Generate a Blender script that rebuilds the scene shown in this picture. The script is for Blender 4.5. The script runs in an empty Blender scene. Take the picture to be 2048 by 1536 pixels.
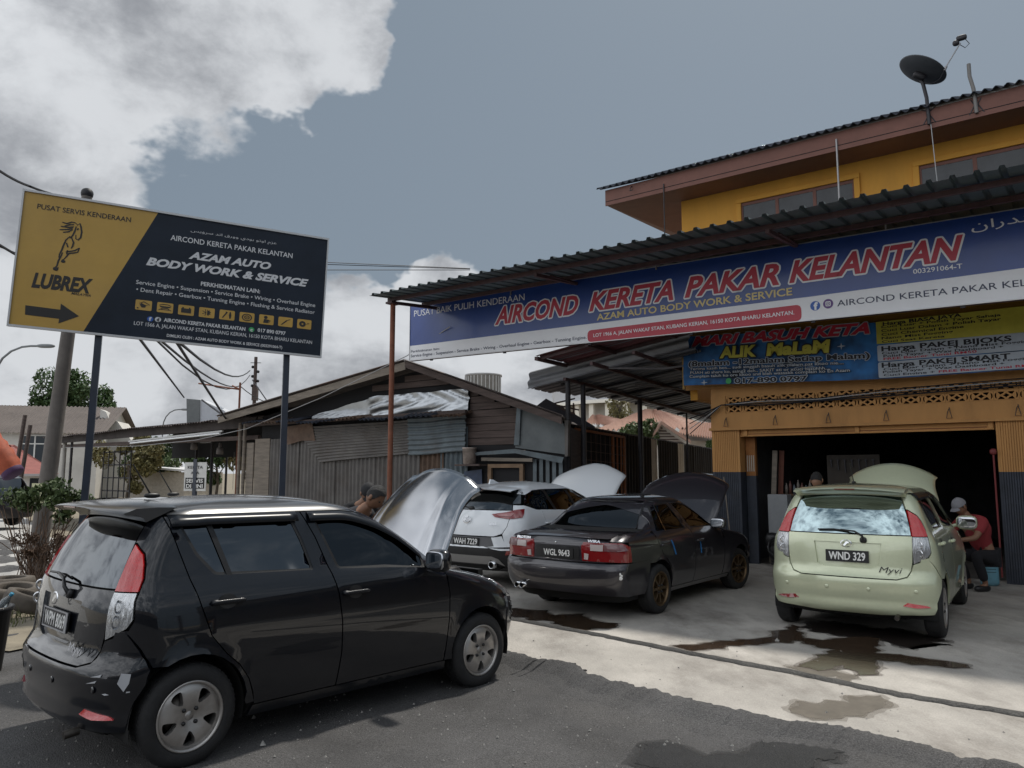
import bpy, math, random, os
from mathutils import Vector, Matrix, geometry
import bmesh
random.seed(7)
R = math.radians
SC = bpy.context.scene
COL = SC.collection
# ---------------------------------------------------------------- camera
CAM_H, PITCH, FPX = 1.68, math.atan(177/1530), 1530.0
cd = bpy.data.cameras.new('camera'); cam = bpy.data.objects.new('camera', cd); COL.objects.link(cam)
cd.sensor_fit = 'HORIZONTAL'; cd.sensor_width = 36.0; cd.lens = 36.0*FPX/2048.0
cd.clip_start = 0.05; cd.clip_end = 3000
cam.location = (0, 0, CAM_H); cam.rotation_euler = (R(90)+PITCH, 0, 0)
SC.camera = cam
# ---------------------------------------------------------------- world
SUN_EL, SUN_AZ = R(62), R(35)
W = bpy.data.worlds.new('World'); SC.world = W; W.use_nodes = True
wt = W.node_tree; wt.nodes.clear()
def wn(t, **k):
    n = wt.nodes.new(t)
    for a, v in k.items(): setattr(n, a, v)
    return n
def wl(a, b): wt.links.new(a, b)
def vdir(px, py):
    u = (px-1024)/FPX; v = (768-py)/FPX; cp, sp = math.cos(PITCH), math.sin(PITCH)
    return Vector((u, cp-v*sp, sp+v*cp)).normalized()
def wmath(op, a, b=None, clamp=False):
    n = wn('ShaderNodeMath', operation=op, use_clamp=clamp)
    for i, x in enumerate((a, b)):
        if x is None: continue
        if isinstance(x, (int, float)): n.inputs[i].default_value = x
        else: wl(x, n.inputs[i])
    return n.outputs[0]
def build_world():
    out = wn('ShaderNodeOutputWorld'); bg = wn('ShaderNodeBackground'); bg.inputs['Strength'].default_value = 0.1
    wl(bg.outputs[0], out.inputs[0])
    sky = wn('ShaderNodeTexSky', sky_type='NISHITA'); sky.sun_disc = False
    sky.sun_elevation = SUN_EL; sky.sun_rotation = SUN_AZ
    sky.air_density = 1.0; sky.dust_density = 3.0; sky.ozone_density = 1.0
    hs = wn('ShaderNodeHueSaturation'); hs.inputs['Saturation'].default_value = 0.42; hs.inputs['Value'].default_value = 0.62
    wl(sky.outputs[0], hs.inputs['Color'])
    flat = wn('ShaderNodeMix', data_type='RGBA'); flat.inputs['Factor'].default_value = 0.78
    wl(hs.outputs[0], flat.inputs['A']); flat.inputs['B'].default_value = (1.28, 1.72, 2.18, 1)
    tc = wn('ShaderNodeTexCoord')
    # cloud field on the direction vector
    def noise(scale, det, rough, off=(0, 0, 0), dist=0.0):
        mp = wn('ShaderNodeMapping'); mp.inputs['Location'].default_value = off; mp.inputs['Scale'].default_value = (1, 1, 1.45)
        wl(tc.outputs['Generated'], mp.inputs['Vector'])
        n = wn('ShaderNodeTexNoise'); n.inputs['Scale'].default_value = scale; n.inputs['Detail'].default_value = det
        n.inputs['Roughness'].default_value = rough; n.inputs['Distortion'].default_value = dist
        wl(mp.outputs[0], n.inputs['Vector']); return n
    warp = noise(5.0, 5, .6, (4, 2, 1))
    wv = wn('ShaderNodeVectorMath', operation='MULTIPLY_ADD'); wl(warp.outputs['Color'], wv.inputs[0])
    wv.inputs[1].default_value = (.22, .22, .22)
    sub = wn('ShaderNodeVectorMath', operation='SUBTRACT'); wl(tc.outputs['Generated'], sub.inputs[0]); sub.inputs[1].default_value = (.11, .11, .11)
    wl(sub.outputs[0], wv.inputs[2])
    nv = wn('ShaderNodeVectorMath', operation='NORMALIZE'); wl(wv.outputs[0], nv.inputs[0])
    def blob(px, py, rad, amp, d=None):
        dn = wn('ShaderNodeVectorMath', operation='DISTANCE'); wl(nv.outputs[0], dn.inputs[0])
        dn.inputs[1].default_value = d or vdir(px, py)
        mr = wn('ShaderNodeMapRange', interpolation_type='SMOOTHSTEP'); wl(dn.outputs['Value'], mr.inputs['Value'])
        mr.inputs['From Min'].default_value = rad*.35; mr.inputs['From Max'].default_value = rad*1.15
        mr.inputs['To Min'].default_value = amp; mr.inputs['To Max'].default_value = 0
        return mr.outputs[0]
    n1 = noise(3.2, 14, .60, (1.3, .2, .7), .25)
    n2 = noise(13.0, 10, .62, (0, 3, 2))
    base = wmath('ADD', wmath('MULTIPLY', n1.outputs['Fac'], .85), wmath('MULTIPLY', n2.outputs['Fac'], .50))
    blobs = [(300, 10, .26, .62), (20, 130, .20, .55), (600, 60, .15, .55), (700, 20, .10, .45), (10, 320, .07, .45), (540, 200, .06, .25), (330, 190, .10, .2),
             (350, 780, .33, .40), (60, 760, .2, .35), (720, 720, .15, .48), (900, 640, .16, .60), (1010, 760, .13, .5), (870, 560, .06, .35), (1250, 800, .2, .3),
             (-900, 300, .7, .42), (3100, 700, .5, .35)]
    f = base
    for b in blobs: f = wmath('ADD', f, blob(*b))
    for d, r_, a_ in (((-.6, -.7, .4), .8, .3), ((.5, -.8, .5), .7, .14), ((.9, -.1, .45), .5, .15), ((-.9, .1, .5), .55, .42), ((.1, -.3, 1), .5, .2)):
        f = wmath('ADD', f, blob(0, 0, r_, a_, Vector(d).normalized()))
    # clear parts
    for b in ((1450, 200, .42, -.34), (950, 330, .3, -.30), (1700, 420, .3, -.2), (450, 400, .20, -.34), (230, 370, .13, -.42), (400, 330, .12, -.36), (780, 330, .18, -.3), (700, 480, .1, -.2)): f = wmath('ADD', f, blob(*b))
    mr = wn('ShaderNodeMapRange', interpolation_type='SMOOTHSTEP'); wl(f, mr.inputs['Value'])
    mr.inputs['From Min'].default_value = .74; mr.inputs['From Max'].default_value = 1.02
    dens = mr.outputs[0]
    # shading inside the clouds: thick parts greyer, rims bright
    n3 = noise(5.5, 9, .55, (7, 1, 3), .3)
    thick = wn('ShaderNodeMapRange', interpolation_type='SMOOTHSTEP'); wl(wmath('ADD', wmath('MULTIPLY', n3.outputs['Fac'], .75), wmath('ADD', wmath('MULTIPLY', n2.outputs['Fac'], .28), wmath('MULTIPLY', dens, .07))), thick.inputs['Value'])
    thick.inputs['From Min'].default_value = .50; thick.inputs['From Max'].default_value = .74
    cm = wn('ShaderNodeMix', data_type='RGBA'); wl(thick.outputs[0], cm.inputs['Factor'])
    cm.inputs['A'].default_value = (4.8, 4.95, 5.15, 1); cm.inputs['B'].default_value = (2.1, 2.2, 2.4, 1)
    # clouds out of view, away from the sun: front-lit, boosted further to lift the shade
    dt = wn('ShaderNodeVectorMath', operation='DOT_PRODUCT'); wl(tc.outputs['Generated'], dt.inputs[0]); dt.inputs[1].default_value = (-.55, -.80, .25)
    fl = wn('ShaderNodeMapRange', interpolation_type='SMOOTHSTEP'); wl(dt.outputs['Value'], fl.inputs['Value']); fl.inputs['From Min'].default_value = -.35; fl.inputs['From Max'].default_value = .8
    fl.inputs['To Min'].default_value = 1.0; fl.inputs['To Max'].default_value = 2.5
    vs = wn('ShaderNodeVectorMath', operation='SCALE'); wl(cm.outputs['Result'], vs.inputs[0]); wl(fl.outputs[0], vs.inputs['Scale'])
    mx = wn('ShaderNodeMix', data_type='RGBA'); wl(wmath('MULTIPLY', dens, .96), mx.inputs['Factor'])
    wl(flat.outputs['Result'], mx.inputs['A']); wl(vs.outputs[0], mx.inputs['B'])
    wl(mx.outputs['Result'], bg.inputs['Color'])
build_world()
sd = bpy.data.lights.new('sun', 'SUN'); sd.energy = 2.3; sd.angle = R(3); sd.color = (1, .95, .87)
sun = bpy.data.objects.new('sun', sd); COL.objects.link(sun)
sdir = Vector((math.sin(SUN_AZ)*math.cos(SUN_EL), math.cos(SUN_AZ)*math.cos(SUN_EL), math.sin(SUN_EL)))
sun.rotation_euler = sdir.to_track_quat('Z', 'Y').to_euler(); sun.location = (0, 0, 30)
SC.view_settings.view_transform = 'Standard'; SC.view_settings.look = 'None'; SC.view_settings.gamma = 1
SC.view_settings.use_curve_mapping = False; SC.view_settings.exposure = 0.50
SC.render.engine = 'CYCLES'
SC.cycles.max_bounces = 6; SC.cycles.transparent_max_bounces = 12; SC.cycles.caustics_reflective = False; SC.cycles.caustics_refractive = False
try: SC.cycles.use_denoising = True
except Exception: pass

# ---------------------------------------------------------------- materials
MATS = {}
def mat(name, col, rough=.6, metal=0., var=.0, scale=6., bump=0., bscale=60., coat=0., coat_rough=.03, col2=None, spec=None,
        stretch=(1, 1, 1), detail=6, dirt=0., dirtcol=(.12, .09, .06), rvar=0., emit=None, trans=0., alpha=None, speck=0.):
    if name in MATS: return MATS[name]
    m = bpy.data.materials.new(name); m.use_nodes = True; MATS[name] = m
    nt = m.node_tree; b = nt.nodes['Principled BSDF']
    col = tuple(col)+(1,)
    b.inputs['Base Color'].default_value = col; b.inputs['Roughness'].default_value = rough; b.inputs['Metallic'].default_value = metal
    if coat: b.inputs['Coat Weight'].default_value = coat; b.inputs['Coat Roughness'].default_value = coat_rough
    if spec is not None: b.inputs['Specular IOR Level'].default_value = spec
    if trans: b.inputs['Transmission Weight'].default_value = trans
    if alpha is not None: b.inputs['Alpha'].default_value = alpha
    if emit: b.inputs['Emission Color'].default_value = emit[:3]+(1,); b.inputs['Emission Strength'].default_value = emit[3]
    if var or bump or dirt or rvar:
        tc = nt.nodes.new('ShaderNodeTexCoord'); mp = nt.nodes.new('ShaderNodeMapping'); mp.inputs['Scale'].default_value = stretch
        nt.links.new(tc.outputs['Object'], mp.inputs['Vector'])
        n = nt.nodes.new('ShaderNodeTexNoise'); n.inputs['Scale'].default_value = scale; n.inputs['Detail'].default_value = detail; n.inputs['Roughness'].default_value = .65
        nt.links.new(mp.outputs[0], n.inputs['Vector'])
        src = None
        if var or col2:
            mr = nt.nodes.new('ShaderNodeMapRange'); mr.inputs['From Min'].default_value = .3; mr.inputs['From Max'].default_value = .7
            nt.links.new(n.outputs['Fac'], mr.inputs['Value'])
            mx = nt.nodes.new('ShaderNodeMix'); mx.data_type = 'RGBA'; nt.links.new(mr.outputs[0], mx.inputs['Factor'])
            mx.inputs['A'].default_value = tuple(min(1, c*(1+var)) for c in col[:3])+(1,)
            mx.inputs['B'].default_value = tuple(c*(1-var) for c in (col2 or col[:3]))[:3]+(1,)
            src = mx.outputs['Result']
        if dirt:
            n2 = nt.nodes.new('ShaderNodeTexNoise'); n2.inputs['Scale'].default_value = scale*.45; n2.inputs['Detail'].default_value = 8; n2.inputs['Roughness'].default_value = .7
            nt.links.new(mp.outputs[0], n2.inputs['Vector'])
            r2 = nt.nodes.new('ShaderNodeMapRange'); r2.inputs['From Min'].default_value = .5; r2.inputs['From Max'].default_value = .72; r2.inputs['To Max'].default_value = dirt
            nt.links.new(n2.outputs['Fac'], r2.inputs['Value'])
            m2 = nt.nodes.new('ShaderNodeMix'); m2.data_type = 'RGBA'; nt.links.new(r2.outputs[0], m2.inputs['Factor'])
            if src: nt.links.new(src, m2.inputs['A'])
            else: m2.inputs['A'].default_value = col
            m2.inputs['B'].default_value = tuple(dirtcol)+(1,)
            src = m2.outputs['Result']
        if src: nt.links.new(src, b.inputs['Base Color'])
        if speck:
            n5 = nt.nodes.new('ShaderNodeTexNoise'); n5.inputs['Scale'].default_value = 95; n5.inputs['Detail'].default_value = 3; n5.inputs['Roughness'].default_value = .8
            nt.links.new(mp.outputs[0], n5.inputs['Vector'])
            r5 = nt.nodes.new('ShaderNodeMapRange'); r5.inputs['From Min'].default_value = .35; r5.inputs['From Max'].default_value = .68; r5.inputs['To Min'].default_value = 1-speck; r5.inputs['To Max'].default_value = 1+speck
            nt.links.new(n5.outputs['Fac'], r5.inputs['Value'])
            v5 = nt.nodes.new('ShaderNodeVectorMath'); v5.operation = 'SCALE'; nt.links.new(src, v5.inputs[0]); nt.links.new(r5.outputs[0], v5.inputs['Scale']); src = v5.outputs[0]; nt.links.new(src, b.inputs['Base Color'])
        if rvar:
            r3 = nt.nodes.new('ShaderNodeMapRange'); r3.inputs['To Min'].default_value = max(0, rough-rvar); r3.inputs['To Max'].default_value = min(1, rough+rvar)
            nt.links.new(n.outputs['Fac'], r3.inputs['Value']); nt.links.new(r3.outputs[0], b.inputs['Roughness'])
        if bump:
            n4 = nt.nodes.new('ShaderNodeTexNoise'); n4.inputs['Scale'].default_value = bscale; n4.inputs['Detail'].default_value = 5
            nt.links.new(mp.outputs[0], n4.inputs['Vector'])
            bp = nt.nodes.new('ShaderNodeBump'); bp.inputs['Strength'].default_value = bump; bp.inputs['Distance'].default_value = .02
            nt.links.new(n4.outputs['Fac'], bp.inputs['Height']); nt.links.new(bp.outputs[0], b.inputs['Normal'])
    return m

# ---------------------------------------------------------------- objects
def props(o, label=None, cat=None, group=None, kind=None):
    if label: o['label'] = label
    if cat: o['category'] = cat
    if group: o['group'] = group
    if kind: o['kind'] = kind
    return o
def thing(name, label, cat, loc=(0, 0, 0), rz=0., group=None):
    o = bpy.data.objects.new(name, None); COL.objects.link(o); o.location = loc; o.rotation_euler = (0, 0, rz)
    o.empty_display_size = .2
    return props(o, label, cat, group)
def solo(t, o):
    """a thing with one piece only: the mesh itself becomes the top-level object"""
    n = t.name; lo, ro = t.location.copy(), t.rotation_euler.copy(); pr = {k: t[k] for k in t.keys()}
    o.parent = None; bpy.data.objects.remove(t); o.name = n; o.location = lo; o.rotation_euler = ro
    for k, v in pr.items(): o[k] = v
    return o
def link(name, me, parent=None, loc=(0, 0, 0), rot=(0, 0, 0), scale=None):
    o = bpy.data.objects.new(name, me); COL.objects.link(o)
    if parent: o.parent = parent
    o.location = loc; o.rotation_euler = rot
    if scale: o.scale = scale
    return o
class MB:
    """collects polygons into one mesh"""
    def __init__(s): s.v = []; s.f = []; s.sm = []
    def add(s, vs, fs, M=None, smooth=False):
        k = len(s.v)
        s.v += [tuple(M @ Vector(p)) if M else tuple(p) for p in vs]
        s.f += [tuple(i+k for i in f) for f in fs]; s.sm += [smooth]*len(fs)
        return s
    def box(s, x0, y0, z0, x1, y1, z1, M=None):
        v = [(x, y, z) for x in (x0, x1) for y in (y0, y1) for z in (z0, z1)]
        return s.add(v, [(0, 1, 3, 2), (4, 6, 7, 5), (0, 4, 5, 1), (2, 3, 7, 6), (0, 2, 6, 4), (1, 5, 7, 3)], M)
    def quad(s, *p, M=None): return s.add(p, [tuple(range(len(p)))], M)
    def prism(s, pts, h, M=None):
        """pts in xy, extruded 0..h in z"""
        n = len(pts)
        v = [(x, y, 0) for x, y in pts]+[(x, y, h) for x, y in pts]
        return s.add(v, [tuple(range(n))[::-1], tuple(range(n, 2*n))]+[(i, (i+1) % n, n+(i+1) % n, n+i) for i in range(n)], M)
    def tube(s, pts, r, n=8, cap=True, r1=None, M=None):
        pts = [Vector(p) for p in pts]; rings = []
        up = None
        for i, p in enumerate(pts):
            a = pts[max(i-1, 0)]; b = pts[min(i+1, len(pts)-1)]; d = (b-a).normalized()
            if up is None: up = d.orthogonal().normalized()
            up = (up-d*up.dot(d)).normalized(); sd_ = d.cross(up)
            rr = r if r1 is None else r+(r1-r)*i/(len(pts)-1)
            rings.append([p+up*rr*math.cos(2*math.pi*k/n)+sd_*rr*math.sin(2*math.pi*k/n) for k in range(n)])
        v = [q for g in rings for q in g]; f = []
        for i in range(len(rings)-1):
            for k in range(n): f.append((i*n+k, i*n+(k+1) % n, (i+1)*n+(k+1) % n, (i+1)*n+k))
        s.add(v, f, M, n > 5)
        if cap: s.add(rings[0], [tuple(range(n))[::-1]], M); s.add(rings[-1], [tuple(range(n))], M)
        return s
    def lathe(s, prof, n=24, axis='z', M=None, smooth=True, arc=2*math.pi):
        v = []; f = []
        for r_, h in prof:
            for k in range(n):
                a = arc*k/n; c, q = r_*math.cos(a), r_*math.sin(a)
                v.append((c, q, h) if axis == 'z' else ((c, h, q) if axis == 'y' else (h, c, q)))
        for i in range(len(prof)-1):
            for k in range(n): f.append((i*n+k, i*n+(k+1) % n, (i+1)*n+(k+1) % n, (i+1)*n+k))
        return s.add(v, f, M, smooth)
    def grid(s, P, smooth=True, M=None, closed=False):
        h = len(P); w = len(P[0]); v = [q for row in P for q in row]; f = []
        for i in range(h-1):
            for j in range(w-(0 if closed else 1)):
                f.append((i*w+j, i*w+(j+1) % w, (i+1)*w+(j+1) % w, (i+1)*w+j))
        return s.add(v, f, M, smooth)
    def mesh(s, name, m, auto=None):
        me = bpy.data.meshes.new(name); me.from_pydata(s.v, [], s.f)
        me.polygons.foreach_set('use_smooth', s.sm); me.materials.append(m); me.update()
        if auto is not None:
            bm = bmesh.new(); bm.from_mesh(me); bmesh.ops.remove_doubles(bm, verts=bm.verts, dist=1e-5)
            for e in bm.edges:
                if len(e.link_faces) == 2 and e.calc_face_angle(0) > R(auto): e.smooth = False
            bmesh.ops.recalc_face_normals(bm, faces=bm.faces)
            bm.to_mesh(me); bm.free()
        return me
    def obj(s, name, m, parent=None, loc=(0, 0, 0), rot=(0, 0, 0), auto=None, bevel=None):
        o = link(name, s.mesh(name, m, auto), parent, loc, rot)
        if bevel:
            b = o.modifiers.new('bevel', 'BEVEL'); b.width = bevel; b.segments = 2; b.limit_method = 'ANGLE'; b.angle_limit = R(40)
        return o
def copy_tree(o, parent=None):
    c = o.copy(); COL.objects.link(c); c.parent = parent
    for ch in [x for x in o.children]: copy_tree(ch, c)
    return c
def Tm(x=0, y=0, z=0, rx=0, ry=0, rz=0, s=1):
    return Matrix.Translation((x, y, z)) @ Matrix.Rotation(rz, 4, 'Z') @ Matrix.Rotation(ry, 4, 'Y') @ Matrix.Rotation(rx, 4, 'X') @ Matrix.Scale(s, 4)
def at(px, py, Y):
    """the world point seen at photo pixel (px, py) at depth Y"""
    d = vdir(px, py); return Vector((0, 0, CAM_H))+d*(Y/d.y)
def cdt(loop, holes=(), step=.05, extra=()):
    """triangulates a polygon with holes, with interior grid points; returns 2D verts, tris"""
    def inside(p, L):
        x, y = p; c = False; j = len(L)-1
        for i in range(len(L)):
            xi, yi = L[i]; xj, yj = L[j]
            if (yi > y) != (yj > y) and x < (xj-xi)*(y-yi)/(yj-yi)+xi: c = not c
            j = i
        return c
    def dens(L):
        o = []
        for i in range(len(L)):
            a = L[i]; b = L[(i+1) % len(L)]; d = math.dist(a, b); n = max(1, int(d/step+.5))
            for k in range(n): o.append((a[0]+(b[0]-a[0])*k/n, a[1]+(b[1]-a[1])*k/n))
        return o
    loops = [dens(loop)]+[dens(h) for h in holes]
    V = []; E = []
    for L in loops:
        k = len(V); V += L; E += [(k+i, k+(i+1) % len(L)) for i in range(len(L))]
    xs = [p[0] for p in loop]; ys = [p[1] for p in loop]
    x = min(xs)+step*.5; nb = len(V)
    while x < max(xs):
        y = min(ys)+step*.5
        while y < max(ys):
            if inside((x, y), loops[0]) and not any(inside((x, y), h) for h in loops[1:]):
                if min((x-q[0])**2+(y-q[1])**2 for q in V[:nb]) > (step*.45)**2: V.append((x, y))
            y += step
        x += step
    r = geometry.delaunay_2d_cdt([Vector(p) for p in V], E, [], 0, 1e-6)
    vo = [(p.x, p.y) for p in r[0]]; T = []
    for t in r[2]:
        c = (sum(vo[i][0] for i in t)/3, sum(vo[i][1] for i in t)/3)
        if inside(c, loops[0]) and not any(inside(c, h) for h in loops[1:]): T.append(tuple(t))
    return vo, T
def rounded(pts, r=.03, n=3):
    """rounds the corners of a 2D polygon"""
    o = []
    N = len(pts)
    for i in range(N):
        p = Vector(pts[i][:2]); a = Vector(pts[i-1][:2]); b = Vector(pts[(i+1) % N][:2])
        ra = min(r, (a-p).length*.45, (b-p).length*.45)
        p0 = p+(a-p).normalized()*ra; p1 = p+(b-p).normalized()*ra
        for k in range(n+1):
            t = k/n; q = p0*(1-t)**2+p*2*t*(1-t)+p1*t*t; o.append((q.x, q.y))
    return o
# ---------------------------------------------------------------- text
FONT = None
def text_mesh(s, bold=0., shear=0., space=1.):
    cu = bpy.data.curves.new('lettering', 'FONT'); cu.body = s
    if FONT: cu.font = FONT
    cu.offset = bold; cu.shear = shear; cu.space_character = space; cu.resolution_u = 3
    o = bpy.data.objects.new('lettering', cu); COL.objects.link(o)
    dg = bpy.context.evaluated_depsgraph_get(); dg.update()
    me = bpy.data.meshes.new_from_object(o.evaluated_get(dg))
    v = [tuple(p.co) for p in me.vertices]; f = [tuple(p.vertices) for p in me.polygons]
    bpy.data.objects.remove(o); bpy.data.curves.remove(cu); bpy.data.meshes.remove(me)
    return v, f
CAPH = None
def put_text(mb, s, x0, y0, x1, y1, h, M, z=0., bold=.0, shear=0., space=1., grow=0., lower=False):
    """text fitted between (x0,y0) and (x1,y1) with cap height h, in the plane M(x,y,0)"""
    global CAPH
    if CAPH is None:
        v, f = text_mesh('H'); CAPH = max(p[1] for p in v)
    v, f = text_mesh(s, bold, shear, space)
    if not v: return
    a = min(p[0] for p in v)+bold; b = max(p[0] for p in v)-bold
    sx = (x1-x0)/(b-a); sy = h/CAPH
    out = []
    for p in v:
        x = (p[0]-a)*sx; out.append((x0+x, y0+(y1-y0)*x/(x1-x0)+p[1]*sy, z))
    mb.add(out, f, M)
# ---------------------------------------------------------------- cars
def pchip(pts):
    xs = [p[0] for p in pts]; ys = [p[1] for p in pts]; n = len(xs)
    h = [xs[i+1]-xs[i] for i in range(n-1)]; d = [(ys[i+1]-ys[i])/h[i] for i in range(n-1)]
    m = [d[0]]+[0 if d[i-1]*d[i] <= 0 else 2*d[i-1]*d[i]/(d[i-1]+d[i]) for i in range(1, n-1)]+[d[-1]]
    def f(x):
        if x <= xs[0]: return ys[0]
        if x >= xs[-1]: return ys[-1]
        lo, hi = 0, n-1
        while hi-lo > 1:
            c = (lo+hi)//2
            if xs[c] <= x: lo = c
            else: hi = c
        t = (x-xs[lo])/h[lo]
        return ((1+2*t)*(1-t)**2)*ys[lo]+t*(1-t)**2*h[lo]*m[lo]+t*t*(3-2*t)*ys[lo+1]+t*t*(t-1)*h[lo]*m[lo+1]
    return f
class Body:
    def __init__(s, rear, front, width, rcr, rcf, p=2.5, wheels=(0, 2.44), ar=.36, flare=.012, bay=None):
        s.xr = pchip(rear); s.xf = pchip(front); s.w = pchip(width); s.rr = pchip(rcr); s.rf = pchip(rcf)
        s.p = p; s.wheels = wheels; s.ar = ar; s.flare = flare; s.S = 1.1; s.bay = bay; s.top = width[-1][0]
    def rc(s, z):
        a, b = s.rr(z), s.rf(z); L = s.xf(z)-s.xr(z)
        if a+b > .96*L: k = .96*L/(a+b); a *= k; b *= k
        return a, b
    def side(s, x, z, off=0.):
        a, b = s.rc(z); p = s.p; t0 = (x-s.xr(z))/a; t1 = (s.xf(z)-x)/b; k = 1.
        if t0 < 1: k = max(0, 1-(1-max(t0, 0))**p)**(1/p)
        if t1 < 1: k = min(k, max(0, 1-(1-max(t1, 0))**p)**(1/p))
        y = s.w(z)*k
        for wx in s.wheels:
            r = math.hypot(x-wx, z-.30); e = (r-s.ar)/.10
            if 0 <= e+.3 and e < 1: y += s.flare*(1-max(e, 0))**2
        return y+off
    def end(s, q, z, E='R', off=0.):
        """point on the wrap-round end: q in -S..S sweeps the end face, beyond runs down the side"""
        a, b = s.rc(z); sg = -1 if q < 0 else 1; k = abs(q)
        if k <= s.S:
            ph = k/s.S*math.pi/2; e = 2/s.p; w = s.w(z)+off
            if E == 'R': return (s.xr(z)-off+a*(1-math.cos(ph)**e if ph < 1.5707 else a and 1), sg*w*math.sin(ph)**e, z)
            return (s.xf(z)+off-b*(1-math.cos(ph)**e if ph < 1.5707 else 1), sg*w*math.sin(ph)**e, z)
        x = s.xr(z)+a+(k-s.S) if E == 'R' else s.xf(z)-b-(k-s.S)
        return (x, sg*s.side(x, z, off), z)
    def q(s, kind, v, z):
        """kind r/f: v is y on the end face; s/t: v is x on the side (rear / front corner); y>0 half"""
        a, b = s.rc(z)
        if kind in 'rf':
            y = min(abs(v)/s.w(z), .9999); return s.S*math.asin(y**(s.p/2))/(math.pi/2)
        t = (v-s.xr(z))/a if kind == 's' else (s.xf(z)-v)/b
        if t >= 1: return s.S+(t-1)*(a if kind == 's' else b)
        return s.S*math.acos(max(0, min(1, (1-max(t, 0))))**(s.p/2))/(math.pi/2)
    def ztop(s, x, y):
        lo, hi = .3, s.top
        for _ in range(22):
            m = (lo+hi)/2
            if s.xr(m) < x < s.xf(m) and s.side(x, m) >= abs(y): lo = m
            else: hi = m
        return lo
    def outline(s, z, off=0., n=40, xcap=None):
        P = []; a, b = s.rc(z); m = 16
        for i in range(-m, m+1): P.append(s.end(s.S*i/m, z, 'R', off))
        x0 = s.xr(z)+a; x1 = s.xf(z)-b
        L = [(x0+(x1-x0)*i/n) for i in range(1, n)]
        P += [(x, s.side(x, z, off), z) for x in L]
        F = [s.end(s.S*i/m, z, 'F', off) for i in range(m, -m-1, -1)]
        P += F+[(x, -s.side(x, z, off), z) for x in reversed(L)]
        if xcap is not None: P = [(min(p[0], xcap), p[1], z) for p in P]
        return P
    def surf(s, kind, off=0.):
        if kind == 'side': return lambda p, sg: (p[0], sg*s.side(p[0], p[1], off), p[1])
        if kind == 'R': return lambda p, sg: s.end(sg*p[0], p[1], 'R', off)
        if kind == 'F': return lambda p, sg: s.end(sg*p[0], p[1], 'F', off)
        if kind == 'top': return lambda p, sg: (p[0], sg*p[1], s.ztop(p[0], p[1])+off)
    def panel(s, name, kind, loop, m, parent, holes=(), step=.055, off=0., sg=1, flange=.02, rnd=0, convert=True, label=None):
        def cv(L):
            if kind in 'RF' and convert and isinstance(L[0][0], str):
                D = []
                for i, k in enumerate(L):   # follow straight runs in their own projection, so that neighbours meet
                    D.append(k); k2 = L[(i+1) % len(L)]
                    if k[0] == k2[0] and k[3:] == k2[3:]:
                        n = int(math.hypot(k2[1]-k[1], k2[2]-k[2])/.04)
                        for j in range(1, n): D.append((k[0], k[1]+(k2[1]-k[1])*j/n, k[2]+(k2[2]-k[2])*j/n)+tuple(k[3:]))
                L = [(s.q(k[0], k[1], k[2])*(1 if len(k) < 4 else k[3]), k[2]) for k in D]
            return rounded(L, rnd, 3) if rnd else list(L)
        lp = cv(loop); hs = [cv(h) for h in holes]
        V, T = cdt(lp, hs, step); F = s.surf(kind, off); P = [F(p, sg) for p in V]
        mb = MB(); mb.add(P, T, None, True)
        cx, cy, cz = 1.2, 0, .75
        cnt = {}
        for t in T:
            for i in range(3):
                e = (t[i], t[(i+1) % 3]); k = tuple(sorted(e)); cnt.setdefault(k, []).append(e)
        nv = {}
        FI = s.surf(kind, off-flange); V2 = {}
        def inner(i):
            if i not in V2: V2[i] = FI(V[i], sg)
            return V2[i]
        if flange:
            fv = []; ff = []
            for k, e in cnt.items():
                if len(e) == 1:
                    a, b = e[0]; n0 = len(fv); fv += [P[a], P[b], inner(b), inner(a)]; ff.append((n0, n0+1, n0+2, n0+3))
            mb.add(fv, ff)
        me = mb.mesh(name, m)
        bm = bmesh.new(); bm.from_mesh(me)
        # consistent outward normals
        bm.normal_update()
        for f_ in bm.faces:
            c = f_.calc_center_median(); o_ = Vector((c.x-cx if kind != 'side' else 0, c.y, (c.z-cz)*(2.5 if c.z > 1.3 else .6)))
            if f_.smooth and f_.normal.dot(o_) < 0: f_.normal_flip()
        bm.to_mesh(me); bm.free()
        o = link(name, me, parent)
        if label: o['label'] = label
        return o
def blob(mb, c, r, e=2.5, n=12, M=None):
    """superellipsoid"""
    P = []
    f = lambda t: math.copysign(abs(t)**(2/e), t)
    for i in range(n+1):
        th = -math.pi/2+math.pi*i/n; row = []
        for j in range(2*n):
            ph = math.pi*j/n
            row.append((c[0]+r[0]*f(math.cos(th))*f(math.cos(ph)), c[1]+r[1]*f(math.cos(th))*f(math.sin(ph)), c[2]+r[2]*f(math.sin(th))))
        P.append(row)
    mb.grid(P, True, M, True); return mb
M_glass = mat('car_glass', (.12, .13, .14), .015, 1.)
M_glass_dim = mat('car_glass_tint', (.048, .054, .060), .015, 1.)
M_film = mat('mirror_film_glass', (.34, .43, .45), .015, 1.)
M_rubber = mat('tyre_rubber', (.018, .018, .019), .72, var=.35, scale=9, bump=.25, bscale=160, dirt=.35, dirtcol=(.06, .055, .05))
M_blackpl = mat('black_plastic', (.012, .012, .013), .42, var=.2, scale=20)
M_inner = mat('dark_underbody', (.006, .006, .006), .85)
M_alloy = mat('dusty_alloy', (.46, .44, .42), .36, .75, var=.12, scale=9, dirt=.45, dirtcol=(.16, .13, .10))
M_bronze = mat('bronze_alloy', (.15, .10, .055), .38, .7, var=.15, scale=9, dirt=.4, dirtcol=(.05, .04, .03))
M_chrome = mat('chrome', (.62, .63, .65), .1, 1.)
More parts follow.
